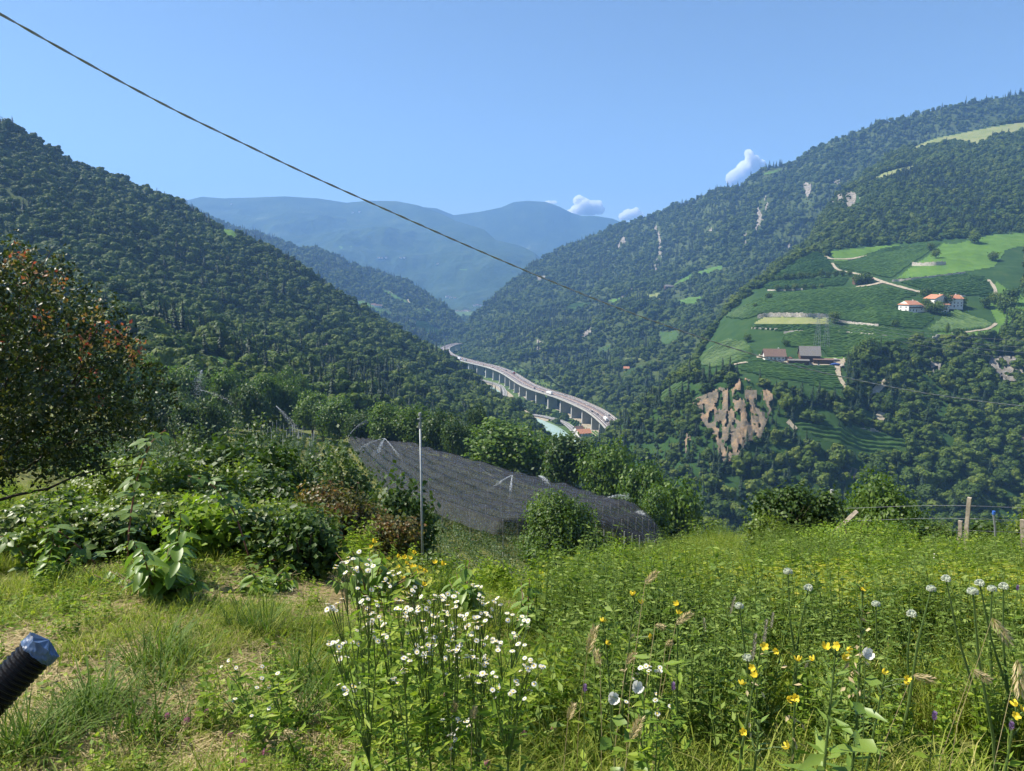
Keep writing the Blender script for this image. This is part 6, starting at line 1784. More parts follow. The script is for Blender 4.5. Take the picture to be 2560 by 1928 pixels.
HEADS = [(891, 1395), (852, 1416), (920, 1414), (888, 1432), (974, 1434), (954, 1461), (839, 1508), (920, 1488), (941, 1517), (924, 1538), (1002, 1518), (1031, 1524), (1056, 1517), (1085, 1497), (1114, 1495), (1142, 1502), (1037, 1482), (1096, 1536), (1092, 1552), (1168, 1540),
         (1146, 1558), (1189, 1563), (1178, 1588), (1128, 1597), (1203, 1542), (1211, 1502), (1198, 1470), (1243, 1510), (1282, 1538), (1297, 1567), (1221, 1603), (1279, 1603), (1250, 1621), (1085, 1610), (1049, 1613), (1099, 1621), (1150, 1617), (1031, 1637), (1063, 1633), (1063, 1648),
         (1124, 1649), (1157, 1642), (1178, 1646), (1203, 1655), (1315, 1653), (1326, 1671), (1207, 1693), (1225, 1685), (1300, 1725), (832, 1617), (857, 1635), (880, 1606), (848, 1725), (877, 1732), (1028, 1549), (952, 1560), (945, 1587), (906, 1565), (1035, 1578), (1074, 1588), (1132, 1811), (1135, 1840), (1171, 1811),
         (990, 1700), (1010, 1670), (1160, 1700), (1240, 1720)]
BASES = {(1000, 1860): 'in the upper left of the dense white clump', (1050, 1900): 'in the heart of the dense white clump', (1120, 1900): 'in the heart of the dense white clump', (1190, 1880): 'in the heart of the dense white clump', (1260, 1870): 'at the right side of the dense white clump', (900, 1880): 'at the left fringe of the dense white clump', (960, 1840): 'in the upper left of the dense white clump'}
def fleabane(base, heads, label, group, Y0, seed, per=3, tight=16):
    g = random.Random(seed)
    b = Vector(base)
    e = empty('fleabane_plant', b, label, 'wildflower', group)
    mb = MB(); LP, LD = [], []
    nh = 0
    tops = []
    for (px, py) in heads:
        Yh = Y0 + g.uniform(-.18, .18)
        c = Vector(pix(px, py, Yh)) - b
        tops.append(c)
    mean = sum(tops, Vector()) / len(tops)
    fork = Vector((mean.x * .55, mean.y * .55, min(t.z for t in tops) * .62))
    mb.tube([(0, 0, -.03), fork * .5 + Vector((g.uniform(-.01, .01), 0, 0)), fork], [.0042, .0036, .003], 5)
    for k in range(9):
        f = .1 + .85 * k / 9; a = k * 2.4
        LP.append(fork * f); LD.append((math.cos(a), math.sin(a), .25))
    for c in tops:
        f2 = fork.lerp(c, .75)
        mb.tube([fork, fork.lerp(c, .4) + Vector((0, 0, .01)), f2], [.0026, .002, .0016], 4, cap=False)
        for k in range(3):
            a = g.uniform(0, 6.28); LP.append(fork.lerp(c, .2 + .22 * k)); LD.append((math.cos(a), math.sin(a), .4))
        n = per + g.choice((-1, 0, 0, 1))
        for k in range(max(1, n)):
            off = Vector((g.gauss(0, 1) * tight / F * Y0, g.gauss(0, 1) * .02, g.gauss(0, .45) * tight / F * Y0))
            p = c + off
            mb.tube([f2, f2.lerp(p, .6) + Vector((0, 0, -.004)), p], .0011, 3, cap=False)
            link('flower_head', daisy[g.randrange(4)], e, loc=p, rot=(g.uniform(-.1, .85), g.uniform(-.45, .45), g.uniform(0, 6.28)), scale=[g.uniform(.44, .7)] * 3)
    mb.obj('stem', L_stem, e)
    for k in range(130):
        a = g.uniform(0, 6.28); c = fork.lerp(tops[k % len(tops)], g.random()) if k % 2 else fork * g.random()
        LP.append(c + Vector((g.gauss(0, .03), g.gauss(0, .03), g.gauss(0, .02)))); LD.append((math.cos(a), math.sin(a), g.uniform(-.2, .6)))
    leafy(LP, LD, .05, .27, L_weed, 'foliage', e, seed)
groups = {k: [] for k in BASES}
for hp in HEADS:
    k = min(BASES, key=lambda b_: abs(b_[0] - hp[0]) + .12 * abs(b_[1] - hp[1]) + (60 if b_[1] < 1860 and hp[1] > 1560 else 0)); groups[k].append(hp)
for k, (bp, hs) in enumerate(groups.items()):
    if not hs: continue
    Y0 = 1.85 + .06 * (k % 4)
    x = ray(bp[0], 1700)[0] * Y0
    fleabane(ground_under(x, Y0 + .1), hs, 'white fleabane plant ' + BASES[bp], 'fleabane in the white clump', Y0, 40 + k, per=6, tight=15)
fleabane(ground_under(.39, 1.95), [(1610, 1660), (1646, 1661), (1623, 1686), (1656, 1679), (1604, 1706), (1633, 1735)], 'white fleabane among the primroses right of the big clump', None, 1.9, 91, per=2, tight=12)
fleabane(ground_under(.42, 1.8), [(1646, 1752), (1669, 1778), (1577, 1768)], 'lower white fleabane among the primroses', None, 1.8, 92, per=2, tight=10)
fleabane(ground_under(-.86, 2.35), [(576, 1636), (576, 1673), (593, 1745)], 'thin white fleabane in the mown grass, leftmost of all', None, 2.3, 93, per=2, tight=10)
fleabane(ground_under(-.75, 2.3), [(669, 1665), (692, 1681), (661, 1696), (677, 1708), (644, 1790)], 'small white fleabane left of the big clump', None, 2.25, 94, per=2, tight=12)
fleabane(ground_under(1.35, 7.5), [(2320, 1402), (2345, 1401), (2360, 1403), (2330, 1392)], 'tiny white flowers far up the right slope below the fence', None, 7.2, 95, per=2, tight=10)

# evening primroses
prim = [flower_mesh('flower', 5, .004, .03, .024, .022, [L_prim, L_prim], .006, 20 + k, droop=-.5 + .35 * k) for k in range(3)]
def primrose(top, Yp, flowers, label, hpx, seed, leafsize=.1, nleaf=26, dead=0, bushy=False):
    g = random.Random(seed)
    tp = Vector(pix(top[0], top[1], Yp)); b = ground_under(tp.x + g.uniform(-.06, .06), Yp + .03)
    e = empty('evening_primrose', b, label, 'wildflower', 'evening primroses')
    t = tp - b; mb = MB()
    mid = t * .5 + Vector((g.uniform(-.02, .02), 0, 0))
    mb.tube([(0, 0, -.03), mid, t], [.0055, .0045, .002], 6)
    P, D, S = [], [], []
    for k in range(nleaf):
        f = (k + .5) / nleaf; c = (mid * (2 * f)) if f < .5 else mid.lerp(t, 2 * f - 1)
        a = k * 2.4; P.append(c); D.append((math.cos(a), math.sin(a), .5 * f + .15)); S.append(leafsize * (1.25 - .85 * f) * g.uniform(.75, 1.2))
        if bushy and f < .6:
            P.append(c); D.append((math.cos(a + 1.2), math.sin(a + 1.2), .1)); S.append(leafsize * 1.3)
    leafy(P, D, S, .27, L_dog if bushy else L_weed, 'foliage', e, seed)
    for px, py in flowers:
        c = Vector(pix(px, py, Yp - .03)) - b
        near = t * max(.5, min(.97, c.z / max(t.z, .01) - .05))
        mb.tube([near, near.lerp(c, .6) + Vector((0, 0, .006)), c], [.002, .0016, .0022], 4, cap=False)
        link('flower', prim[g.randrange(3)], e, loc=c, rot=(g.uniform(.2, 1.3), g.uniform(-.6, .6), g.uniform(0, 6.28)), scale=[g.uniform(.34, .46)] * 3)
    # buds and spent flowers near the top
    for k in range(6):
        a = k * 1.9; c = t * (.82 + .03 * k); d = Vector((math.cos(a) * .018, math.sin(a) * .018, .03))
        mb.tube([c, c + d * .5, c + d], [.001, .0035, .001], 4, cap=False)
    mb.obj('stem', L_stem, e)
    if dead:
        P = [t * (.55 + .4 * g.random()) + Vector((g.gauss(0, .018), g.gauss(0, .018), 0)) for _ in range(dead)]
        leafy(P, [(g.gauss(0, 1), g.gauss(0, 1), -.6) for _ in P], .022, .5, L_straw, 'spent_flowers', e, seed + 1)
for k, (top, Yp, fl, lb, ls, nl, dead, bushy) in enumerate([
    ((1588, 1485), 2.5, [(1581, 1489), (1604, 1510), (1622, 1591)], 'evening primrose with two top flowers, left of the tallest ones', .07, 30, 10, False),
    ((1695, 1505), 2.45, [(1694, 1512), (1696, 1535)], 'upright evening primrose with one yellow flower at its tip', .07, 44, 0, False),
    ((1516, 1600), 2.4, [(1515, 1610), (1505, 1554)], 'small evening primrose beside the white clump', .06, 20, 0, False),
    ((1905, 1600), 2.1, [(1911, 1617), (1943, 1628), (1883, 1670), (1890, 1691), (1854, 1712)], 'evening primrose with five flowers leaning left', .07, 34, 8, False),
    ((1992, 1630), 2.05, [(1995, 1653), (1989, 1744), (1969, 1748), (2032, 1652)], 'evening primrose with wilted flowers in the middle of the group', .07, 34, 14, False),
    ((2092, 1600), 1.9, [(2065, 1622), (2095, 1615), (2117, 1624), (2108, 1646)], 'bushy evening primrose with big dark leaves', .1, 40, 0, True),
    ((2158, 1462), 2.1, [(2154, 1475), (2174, 1644)], 'tallest evening primrose with brown seed pods', .08, 36, 40, True),
    ((2215, 1670), 2.2, [(2207, 1683), (2266, 1698), (2263, 1711)], 'evening primrose right of the tallest one', .07, 24, 0, False),
    ((1900, 1800), 1.75, [(1860, 1831), (1972, 1870)], 'low evening primrose at the bottom of the meadow', .09, 30, 0, True),
    ((2545, 1750), 1.9, [(2541, 1766), (2556, 1777), (2539, 1790)], 'evening primrose cut by the right edge of the picture', .07, 24, 0, False)]):
    primrose(top, Yp, fl, lb, 0, 700 + k, ls, nl, dead, bushy)

# bindweed blooms
bw = flower_mesh('flower', 6, .002, .03, .034, .02, [L_petal, L_petal], .004, 60, droop=-.4)
for (px, py), Yp, lb in (((2163, 1637), 1.95, 'white bindweed bloom climbing the tallest primrose'), ((1530, 1748), 1.9, 'white bindweed bloom low beside the right fleabane'), ((1590, 1720), 1.9, 'white bindweed bloom under the right fleabane')):
    c = Vector(pix(px, py, Yp)); b = ground_under(c.x, Yp)
    e = empty('bindweed', b, lb, 'wildflower', 'bindweed blooms')
    t = c - b
    mb = MB(); mb.tube([(0, 0, -.02), t * .5 + Vector((.02, 0, 0)), t], .0018, 4); mb.obj('stem', L_stem, e)
    link('flower', bw, e, loc=t, rot=(.9, .3, 0), scale=(.6, .6, .6))
    leafy([t * f for f in (.3, .5, .65, .8, .9)], [(1, -.3, 0), (-1, -.2, .1), (.5, -1, 0), (-.6, -.8, 0), (.9, -.5, .1)], .07, .75, L_dog, 'foliage', e, 5)

# flowering leek stalks
def umbel_mesh(seed):
    g = np.random.default_rng(seed); n = 130
    d = rand_dirs(n, g); d[:, 2] = np.abs(d[:, 2]) * 1.0 - .25; d = norm(d)
    V, F_, k = leaf_geo(d * .014, d + .3 * rand_dirs(n, g), rand_dirs(n, g), .011, .009, 'quad')
    v = ICO2[0] * .013; b = len(V)
    return mesh_np('flower_head', np.concatenate([V, v]), F_ + [ICO2[1] + b], L_umbel, np.concatenate([np.repeat(g.random(n), k), np.full(len(v), .1)]))
um = [umbel_mesh(k) for k in range(2)]
UMB = [((1970, 1430), (1985, 1640), 3.2, 'tall straight leek flower stalk, leftmost of the leeks'), ((2021, 1471), (2005, 1560), 3.2, 'short leek flower just right of the leftmost one'), ((2190, 1511), (2195, 1600), 3.4, 'low leek flower half hidden behind the tallest primrose'), ((2279, 1536), (2270, 1690), 3.0, 'leek flower right of the tallest primrose'),
       ((2328, 1473), (2285, 1670), 2.8, 'leek stalk leaning right beside the low leek flower'), ((2365, 1448), (2412, 1650), 2.8, 'leek stalk leaning left, highest in the right group'), ((2432, 1480), (2465, 1760), 2.4, 'thick leek stalk with the longest stem'), ((2449, 1459), (2495, 1650), 2.8, 'leek flower just above the thick stalk'),
       ((2480, 1473), (2478, 1640), 2.9, 'straight leek stalk between two others at the right'), ((2509, 1467), (2513, 1660), 2.8, 'rightmost straight leek stalk'), ((1848, 1516), (1870, 1650), 2.9, 'leek flower left of the primrose group'), ((1868, 1645), (1872, 1700), 2.7, 'small leek flower low in the primrose group')]
for k, (tp, bp, Yp, lb) in enumerate(UMB):
    c = Vector(pix(*tp, Yp)); b0 = Vector(pix(*bp, Yp)); d = (c - b0)
    zb_ = g1(b0.x, Yp); b = b0 + d * ((zb_ - b0.z) / d.z); b.y = Yp; b.z = g1(b.x, Yp)
    e = empty('leek_flower', b, lb, 'wildflower', 'leek flower stalks')
    t = c - b
    mb = MB(); mb.tube([(0, 0, -.03), t * .35 + Vector((.012, 0, 0)), t * .7 + Vector((-.008, 0, 0)), t], [.0062, .006, .0045, .003], 6); mb.obj('stalk', L_stem, e)
    link('flower_head', um[k % 2], e, loc=t, scale=[.9 if Yp > 2.9 else .8] * 3)

# grass seed heads
def head_mesh(seed, L_, r_, mat, shaggy):
    g = np.random.default_rng(seed); n = 110
    t = g.random(n); d = rand_dirs(n, g); d[:, 2] = 0; d = norm(d)
    rr = r_ * np.sin(np.pi * np.clip(t * .92 + .06, 0, 1)) ** .6 * (1 + shaggy * g.random(n))
    P = d * (rr * .5)[:, None]; P[:, 2] = t * L_
    V, F_, k = leaf_geo(P, d + np.array([0, 0, 1.3]), d, .012 * (1 + shaggy), .0055, 'quad')
    return mesh_np('seed_head', V, F_, mat, np.repeat(g.random(n), k))
sh_t = head_mesh(1, .1, .008, L_straw, .3); sh_d = head_mesh(2, .085, .011, L_straw, 1.4)
L_tim = leaf('timothy_head', [(.2, .19, .15), (.3, .27, .22)], .2, .7, .2, inst=0)
sh_t.materials[0] = L_tim
SEED = [((1612, 1460), (1640, 1432), 2.3, 1, 'plump straw coloured seed head leaning right, highest in the middle'), ((1690, 1560), (1725, 1535), 2.3, 1, 'straw seed head leaning right beside the upright primrose'), ((1638, 1562), (1660, 1570), 2.3, 1, 'nearly level straw seed head left of the upright primrose'),
        ((1468, 1635), (1486, 1575), 2.3, 1, 'pale forked seed head beside the small primrose'), ((1500, 1668), (1490, 1630), 2.2, 1, 'short pale seed head under the forked one'), ((1565, 1660), (1585, 1635), 2.1, 1, 'seed head above the right fleabane'), ((1664, 1612), (1680, 1606), 2.2, 1, 'bent tan seed head at the primrose stem'),
        ((1825, 1535), (1836, 1495), 2.8, 0, 'grey timothy spike left of the leek flower'), ((1927, 1570), (1932, 1535), 2.6, 0, 'short thick grey timothy spike'), ((1763, 1580), (1760, 1548), 2.7, 0, 'grey timothy spike behind the primroses'), ((1880, 1655), (1888, 1590), 2.4, 0, 'long slim timothy spike, left of a pair'), ((1908, 1615), (1915, 1555), 2.5, 0, 'long slim timothy spike, right of a pair'),
        ((2280, 1690), (2330, 1700), 2.2, 1, 'drooping tan seed head right of the primroses'), ((2480, 1545), (2520, 1600), 2.2, 1, 'hanging tan seed head before the rightmost leeks'), ((2430, 1675), (2470, 1700), 2.1, 1, 'bowed tan seed head below the thick leek stalk'), ((2545, 1650), (2550, 1730), 2.0, 1, 'upright brown seed head at the right edge'),
        ((975, 1640), (962, 1600), 2.0, 0, 'brown plantain like spike left in the white clump'), ((1010, 1660), (1004, 1620), 2.0, 0, 'brown spike rising in the white clump'), ((595, 1835), (620, 1845), 2.0, 1, 'tan seed head lying over the clover at the left'), ((710, 1825), (730, 1838), 2.0, 1, 'tan seed head right of the left clover'), ((1130, 1790), (1138, 1760), 1.9, 1, 'curved tan seed head at the foot of the white clump'),
        ((1180, 1800), (1186, 1772), 1.85, 1, 'second tan seed head at the foot of the white clump'), ((1575, 1850), (1600, 1800), 1.8, 1, 'reddish seed head below the right fleabane'), ((1420, 1800), (1432, 1765), 1.9, 1, 'pale seed head in the gap right of the white clump'), ((888, 1770), (895, 1735), 2.0, 0, 'dark spike at the left of the white clump')]
for k, (p0, p1, Yp, sh, lb) in enumerate(SEED):
    a = Vector(pix(*p0, Yp)); c = Vector(pix(*p1, Yp)); d = c - a
    b = ground_under(a.x - d.x * 1.2, Yp + .05)
    e = empty('seed_grass', b, lb, 'grass', 'grass seed heads')
    mb = MB(); mb.tube([(0, 0, -.02), (a - b) * .5 + Vector((-d.x * .4, 0, .03)), a - b], [.0014, .0012, .0009], 4); mb.obj('stalk', L_straw if sh else L_stem, e)
    hm = (sh_t, sh_d)[sh]; L0 = .1 if sh == 0 else .085
    o = link('seed_head', hm, e, loc=a - b); o.rotation_euler = d.to_track_quat('Z', 'Y').to_euler(); f = d.length / L0; o.scale = (max(.5, .7 * f ** .5), max(.5, .7 * f ** .5), f)

# red clover blossoms and purple spikes
def clover_mesh(seed, mat):
    g = np.random.default_rng(seed); n = 80; d = rand_dirs(n, g); d[:, 2] = d[:, 2] * .8 + .25; d = norm(d)
    V, F_, k = leaf_geo(d * .004, d + np.array([0, 0, .3]), rand_dirs(n, g), .0115, .0035, 'quad')
    return mesh_np('blossom', V, F_, mat, np.repeat(g.random(n), k))
clo = clover_mesh(1, L_pink); pur = head_mesh(5, .045, .011, L_purple, .8)
CLO = [((418, 1789), 'pink clover blossom, larger of the pair at the lower left'), ((467, 1801), 'pink clover blossom right of the larger one at the lower left'), ((517, 1778), 'pale clover blossom third in the lower left'), ((733, 1781), 'pink clover blossom left of the white clump'), ((680, 1790), 'faded clover blossom left of the white clump'), ((575, 1836), 'tiny clover blossom under the left fleabane'),
       ((665, 1880), 'small clover blossom near the bottom left of the white clump'), ((959, 1779), 'pink clover blossom at the foot of the white clump, upper one'), ((893, 1804), 'pink clover blossom at the foot of the white clump, lower one'), ((950, 1753), 'dull red clover blossom in the clump foot'), ((934, 1911), 'clover blossom at the bottom edge below the white clump'), ((1309, 1834), 'bright pink clover blossom right of the clump foot'),
       ((1116, 1736), 'clover blossom deep inside the white clump'), ((1218, 1911), 'clover blossom at the very bottom edge of the meadow'), ((1385, 1820), 'magenta clover blossom far right of the clump foot'), ((1120, 1702), 'upright clover blossom under the white heads'), ((610, 1905), 'clover blossom at the bottom edge near the tussocks')]
for k, ((px, py), lb) in enumerate(CLO):
    h = ghit(px, py + 70)
    Yp = h.y if h is not None else 2.0
    c = Vector(pix(px, py, Yp)); b = ground_under(c.x, Yp); t = c - b
    e = empty('clover', b, lb, 'wildflower', 'red clover blossoms')
    mb = MB(); mb.tube([(0, 0, -.02), t * .5, t], .0014, 4); mb.obj('stem', L_stem, e)
    link('blossom', clo, e, loc=t, scale=[random.uniform(.8, 1.1)] * 3)
    leafy([t * .6, t * .6, t * .6, t * .35, t * .35, t * .35], [(1, 0, .2), (-.5, .8, .2), (-.5, -.8, .2), (.9, .4, 0), (-.8, .5, 0), (0, -1, 0)], .026, .6, L_weed, 'foliage', e, k)
for k, ((px, py), Yp, lb) in enumerate((((2335, 1790), 1.9, 'purple betony spike low on the right'), ((2543, 1465), 3.2, 'purple spike near the rightmost leek'), ((1683, 1715), 2.1, 'small purple spike right of the right fleabane'), ((1462, 1720), 2.1, 'violet spike in the gap right of the white clump'), ((2527, 1815), 1.9, 'dark purple spike below the right edge primrose'))):
    c = Vector(pix(px, py + 12, Yp)); b = ground_under(c.x, Yp); t = c - b
    e = empty('purple_spike', b, lb, 'wildflower', 'purple flower spikes')
    mb = MB(); mb.tube([(0, 0, -.02), t * .5, t], .0015, 4); mb.obj('stem', L_stem, e)
    link('blossom', pur, e, loc=t, scale=(.42, .42, .5))
    leafy([t * f for f in (.3, .3, .55, .55, .8, .8)], [(1, 0, .2), (-1, 0, .2), (0, -1, .2), (0, 1, .2), (1, 0, .3), (-1, 0, .3)], .05, .4, L_weed, 'foliage', e, k)

# ------------------------------------------------------------------ large leaved shrubs and bramble canes: each leaf a piece of its own
def big_leaf(name, L_, W_, mat, seed):
    V = []; Fs = []; rn = []; nu = 6
    for k in range(nu + 1):
        t = k / nu; w = W_ * .5 * (math.sin(math.pi * min(1, t * .94 + .03)) ** .75) * (1 - .25 * t)
        z = -.22 * L_ * t * t
        for s2, zz in ((-1, .16), (-.5, .05), (0, 0), (.5, .05), (1, .16)):
            V.append((s2 * w, t * L_, z + zz * w * 1.6 + (.02 * L_ * math.sin(k * 3.1) if abs(s2) == .5 else 0))); rn.append(.35 + .3 * abs(s2))
    for k in range(nu):
        for s2 in range(4): Fs.append((k * 5 + s2, k * 5 + s2 + 1, (k + 1) * 5 + s2 + 1, (k + 1) * 5 + s2))
    me = mesh_np(name, V, [np.array(Fs)], mat, rn, smooth=True)
    return me
leafm = [big_leaf('leaf', .1, .058, L_dog, k) for k in range(2)]
def leafy_shrub(name, label, base_px, Y, outline, nst, nleaf, seed, lsc=1.0):
    g = random.Random(seed)
    bp = pix(base_px[0], base_px[1], Y); b = ground_under(bp[0], Y)
    e = empty(name, b, label, 'shrub')
    xs_ = [p[0] for p in outline]; ys_ = [p[1] for p in outline]
    mb = MB(); tips = []
    while len(tips) < nst:
        p = (g.uniform(min(xs_), max(xs_)), g.uniform(min(ys_), max(ys_)))
        if inpoly(np.array([p]), outline)[0]: tips.append(Vector(pix(p[0], p[1], Y + g.uniform(-.35, .35))) - b)
    cnt = 0
    for t in tips:
        m_ = Vector((t.x * .45, t.y * .5, t.z * .6))
        mb.tube([(g.uniform(-.03, .03), g.uniform(-.03, .03), -.05), m_, t], [.008, .006, .002], 5)
        n = nleaf // nst
        for k in range(n):
            f = .18 + .82 * (k + .5) / n; c = m_.lerp(t, max(0, (f - .35) / .65)) if f > .35 else m_ * (f / .35)
            a = k * 1.5708 + (k % 2) * 3.1416 + g.uniform(-.5, .5)
            o = link('leaf', leafm[k % 2], e, loc=c, rot=(g.uniform(-.9, -.05), g.uniform(-.3, .3), a), scale=[lsc * g.uniform(.65, 1.2) * (1.1 - .45 * max(0, f - .8) / .2)] * 3)
            cnt += 1
    mb.obj('stem', M_twig, e)
leafy_shrub('dogwood_shrub', 'big leaved green shrub standing in the mown grass at the left', (400, 1610), 4.1, [(225, 1470), (230, 1400), (300, 1370), (390, 1290), (460, 1300), (500, 1400), (505, 1490), (430, 1560), (330, 1550)], 26, 290, 1, 1.2)
leafy_shrub('dogwood_shrub', 'upright big leaved shrub right of the steel pole', (1160, 1540), 4.6, [(1110, 1500), (1115, 1410), (1150, 1370), (1200, 1390), (1205, 1450), (1180, 1530)], 13, 120, 2, 1.0)
leafy_shrub('dogwood_shrub', 'slim drooping big leaved shrub right of the white clump', (1315, 1610), 4.4, [(1288, 1560), (1292, 1480), (1312, 1425), (1345, 1470), (1340, 1550)], 9, 86, 3, .95)
leafy_shrub('dogwood_shrub', 'big leaved shrub with yellow blooms behind the white clump', (930, 1530), 4.6, [(810, 1470), (820, 1390), (900, 1350), (960, 1370), (1080, 1400), (1085, 1450), (960, 1500), (860, 1500)], 15, 135, 4, 1.0)
leafy_shrub('dogwood_shrub', 'loose big leaved sapling in front of the brambles between the stakes', (660, 1530), 4.5, [(570, 1480), (585, 1420), (640, 1390), (720, 1400), (770, 1440), (740, 1500), (650, 1510)], 14, 140, 5, .95)
leafy_shrub('dogwood_shrub', 'loose big leaved sapling before the brambles near the left edge', (110, 1450), 4.7, [(20, 1410), (40, 1340), (110, 1300), (190, 1330), (215, 1400), (120, 1430)], 14, 140, 6, .95)
leafy_shrub('dogwood_shrub', 'upright sapling rising above the big leaved shrub', (450, 1480), 4.6, [(395, 1400), (405, 1320), (440, 1270), (490, 1300), (500, 1390), (450, 1430)], 10, 100, 7, 1.0)
# yellow blooms behind
for k, (px, py) in enumerate(((925, 1360), (1020, 1402), (1028, 1420), (1042, 1437), (1065, 1425), (1095, 1424), (1018, 1440))):
    pass
e = empty('yellow_bloom_plant', ground_under(pix(1035, 1450, 4.9)[0], 4.9), 'plant with loose yellow blooms in front of the steel pole', 'wildflower')
b = Vector(e.location); mb = MB(); g = random.Random(4); LP = []; LD = []
for px, py in ((925, 1360), (1020, 1402), (1028, 1420), (1042, 1437), (1065, 1425), (1095, 1424), (1018, 1440), (975, 1410), (990, 1395), (1010, 1385)):
    c = Vector(pix(px, py, 4.9 + g.uniform(-.2, .2))) - b
    mb.tube([(0, 0, -.05), c * .5 + Vector((0, 0, .1)), c], [.006, .004, .002], 4)
    for k in range(2): link('flower', prim[k], e, loc=c + Vector((g.gauss(0, .03), g.gauss(0, .03), g.gauss(0, .03))), rot=(g.uniform(.2, 1.3), g.uniform(-.6, .6), 0), scale=[g.uniform(.5, .7)] * 3)
    for k in range(10):
        a = g.uniform(0, 6.28); LP.append(c * g.uniform(.4, 1)); LD.append((math.cos(a), math.sin(a), g.uniform(-.3, .4)))
mb.obj('stem', L_stem, e); leafy(LP, LD, .08, .4, L_yellow, 'foliage', e, 3)

def palmate(name, mat):
    Vs = []; Fs = []; rn = []
    for a, s_ in ((0, 1.0), (.95, .85), (-.95, .85), (1.8, .6), (-1.8, .6)):
        L_, W_ = .075 * s_, .045 * s_; b = len(Vs)
        for k in range(5):
            t = k / 4; w = W_ * .5 * math.sin(math.pi * min(1, t * .9 + .08)) ** .8
            for s2, zz in ((-1, .12), (0, 0), (1, .12)):
                x, y, z = s2 * w, .012 + t * L_, zz * w * 2 - .15 * L_ * t * t
                Vs.append((x * math.cos(a) + y * math.sin(a), -x * math.sin(a) + y * math.cos(a), z)); rn.append(.3 + .3 * abs(s2))
        for k in range(4):
            for s2 in range(2): Fs.append((b + k * 3 + s2, b + k * 3 + s2 + 1, b + (k + 1) * 3 + s2 + 1, b + (k + 1) * 3 + s2))
    return mesh_np(name, Vs, [np.array(Fs)], mat, rn, smooth=True)
L_bram2 = leaf('bramble_cane_leaf', [(.07, .13, .025), (.11, .18, .035), (.16, .22, .05)], .35, .45, .4, inst=.5)
pal = palmate('leaf', L_bram2)
M_cane = plain('bramble_cane', (.22, .09, .07), .7, var=.3, scale=12)
for pts, Y, lb, sc_ in (([(319, 1400), (322, 1333), (335, 1232), (349, 1178), (378, 1106), (415, 1075)], 4.9, 'upright reddish bramble cane in front of the hop mound', 1.1), ([(640, 1420), (622, 1390), (590, 1290), (560, 1245), (520, 1205), (470, 1190)], 5.0, 'arching reddish bramble cane before the dark shrubs', 1.0),
                       ([(250, 1420), (200, 1370), (150, 1330), (100, 1318)], 4.8, 'low bramble cane arching to the left over the thicket', 1.1), ([(560, 1480), (600, 1430), (680, 1400), (740, 1420)], 4.9, 'low bramble cane behind the leaning stake', .9), ([(780, 1520), (740, 1480), (690, 1460), (640, 1470)], 4.5, 'bramble cane trailing left of the white clump', .9),
                       ([(90, 1450), (60, 1390), (30, 1350), (-20, 1340)], 5.0, 'bramble cane at the left edge under the plum tree', 1.0)):
    P3 = catmull([pix(x, y, Y) for x, y in pts], .12)
    b = ground_under(P3[0].x, Y); e = empty('bramble_cane', b, lb, 'bramble', 'single bramble canes')
    mb = MB(); rr = [.007 * (1 - .7 * k / len(P3)) for k in range(len(P3))]
    mb.tube([(0, 0, -.05)] + [p - b for p in P3], [.008] + rr, 6); mb.obj('cane', M_cane, e)
    for k in range(1, len(P3) - 1):
        for s2 in (0, 1):
            a = k * 2.2 + s2 * 3.1 + random.uniform(-.5, .5)
            link('leaf', pal, e, loc=P3[k] - b + Vector((math.sin(-a) * .03, math.cos(a) * .03, .01)), rot=(random.uniform(-.6, .2), random.uniform(-.4, .4), a), scale=[sc_ * random.uniform(.7, 1.25)] * 3)

# ------------------------------------------------------------------ man made things close by
# corrugated hose with a taped end
hs0, hs1 = Vector(pix(-120, 1850, 1.62)), Vector(pix(92, 1632, 1.74))
hx = (hs1 - hs0).normalized()
hb = ground_under(hs0.x - .35, 1.55)
hose = empty('corrugated_hose', hb, 'black corrugated plastic pipe with a blue taped end sticking up at the lower left', 'pipe')
line = catmull([hb + Vector((-.5, -.15, .04)), hb + Vector((-.1, 0, .05)), hs0, hs0.lerp(hs1, .5), hs1], .0032)
mb = MB(); rad = []
for k in range(len(line)): rad.append(.047 if (k % 4) < 2 else .0415)
mb.tube([p - hb for p in line], rad, 20)
mb.obj('pipe', M_hose, hose, smooth=False)
u = hx.cross(Vector((0, 0, 1))).normalized(); w = u.cross(hx)
V = []; Fs = []; nseg = 40
for k in range(6):
    for j in range(nseg):
        a = 6.2832 * j / nseg; ln = -.004 + .028 * k / 5
        jag = (.002 * math.sin(a * 5) + .0025 * math.sin(a * 11 + 1) + .006 * math.sin(a + .6)) * (1 if k == 5 else (.5 if k == 0 else .2)) + random.uniform(-.0008, .0008)
        rr = .0485 + .0011 * math.sin(a * 7 + k * 1.7) + random.uniform(-.0012, .0012)
        V.append(hs1 - hb + hx * (ln + jag) + (u * math.cos(a) + w * math.sin(a)) * rr)
for k in range(5):
    for j in range(nseg): Fs.append((k * nseg + j, k * nseg + (j + 1) % nseg, (k + 1) * nseg + (j + 1) % nseg, (k + 1) * nseg + j))
b = len(V); V.append(hs1 - hb + hx * .04)
for j in range(nseg): Fs.append((5 * nseg + j, 5 * nseg + (j + 1) % nseg, b))
mb = MB(); mb.add(V, Fs); tag(mb.obj('tape_wrap', M_tape, hose, smooth=False), 'crumpled blue plastic tape closing the pipe end')

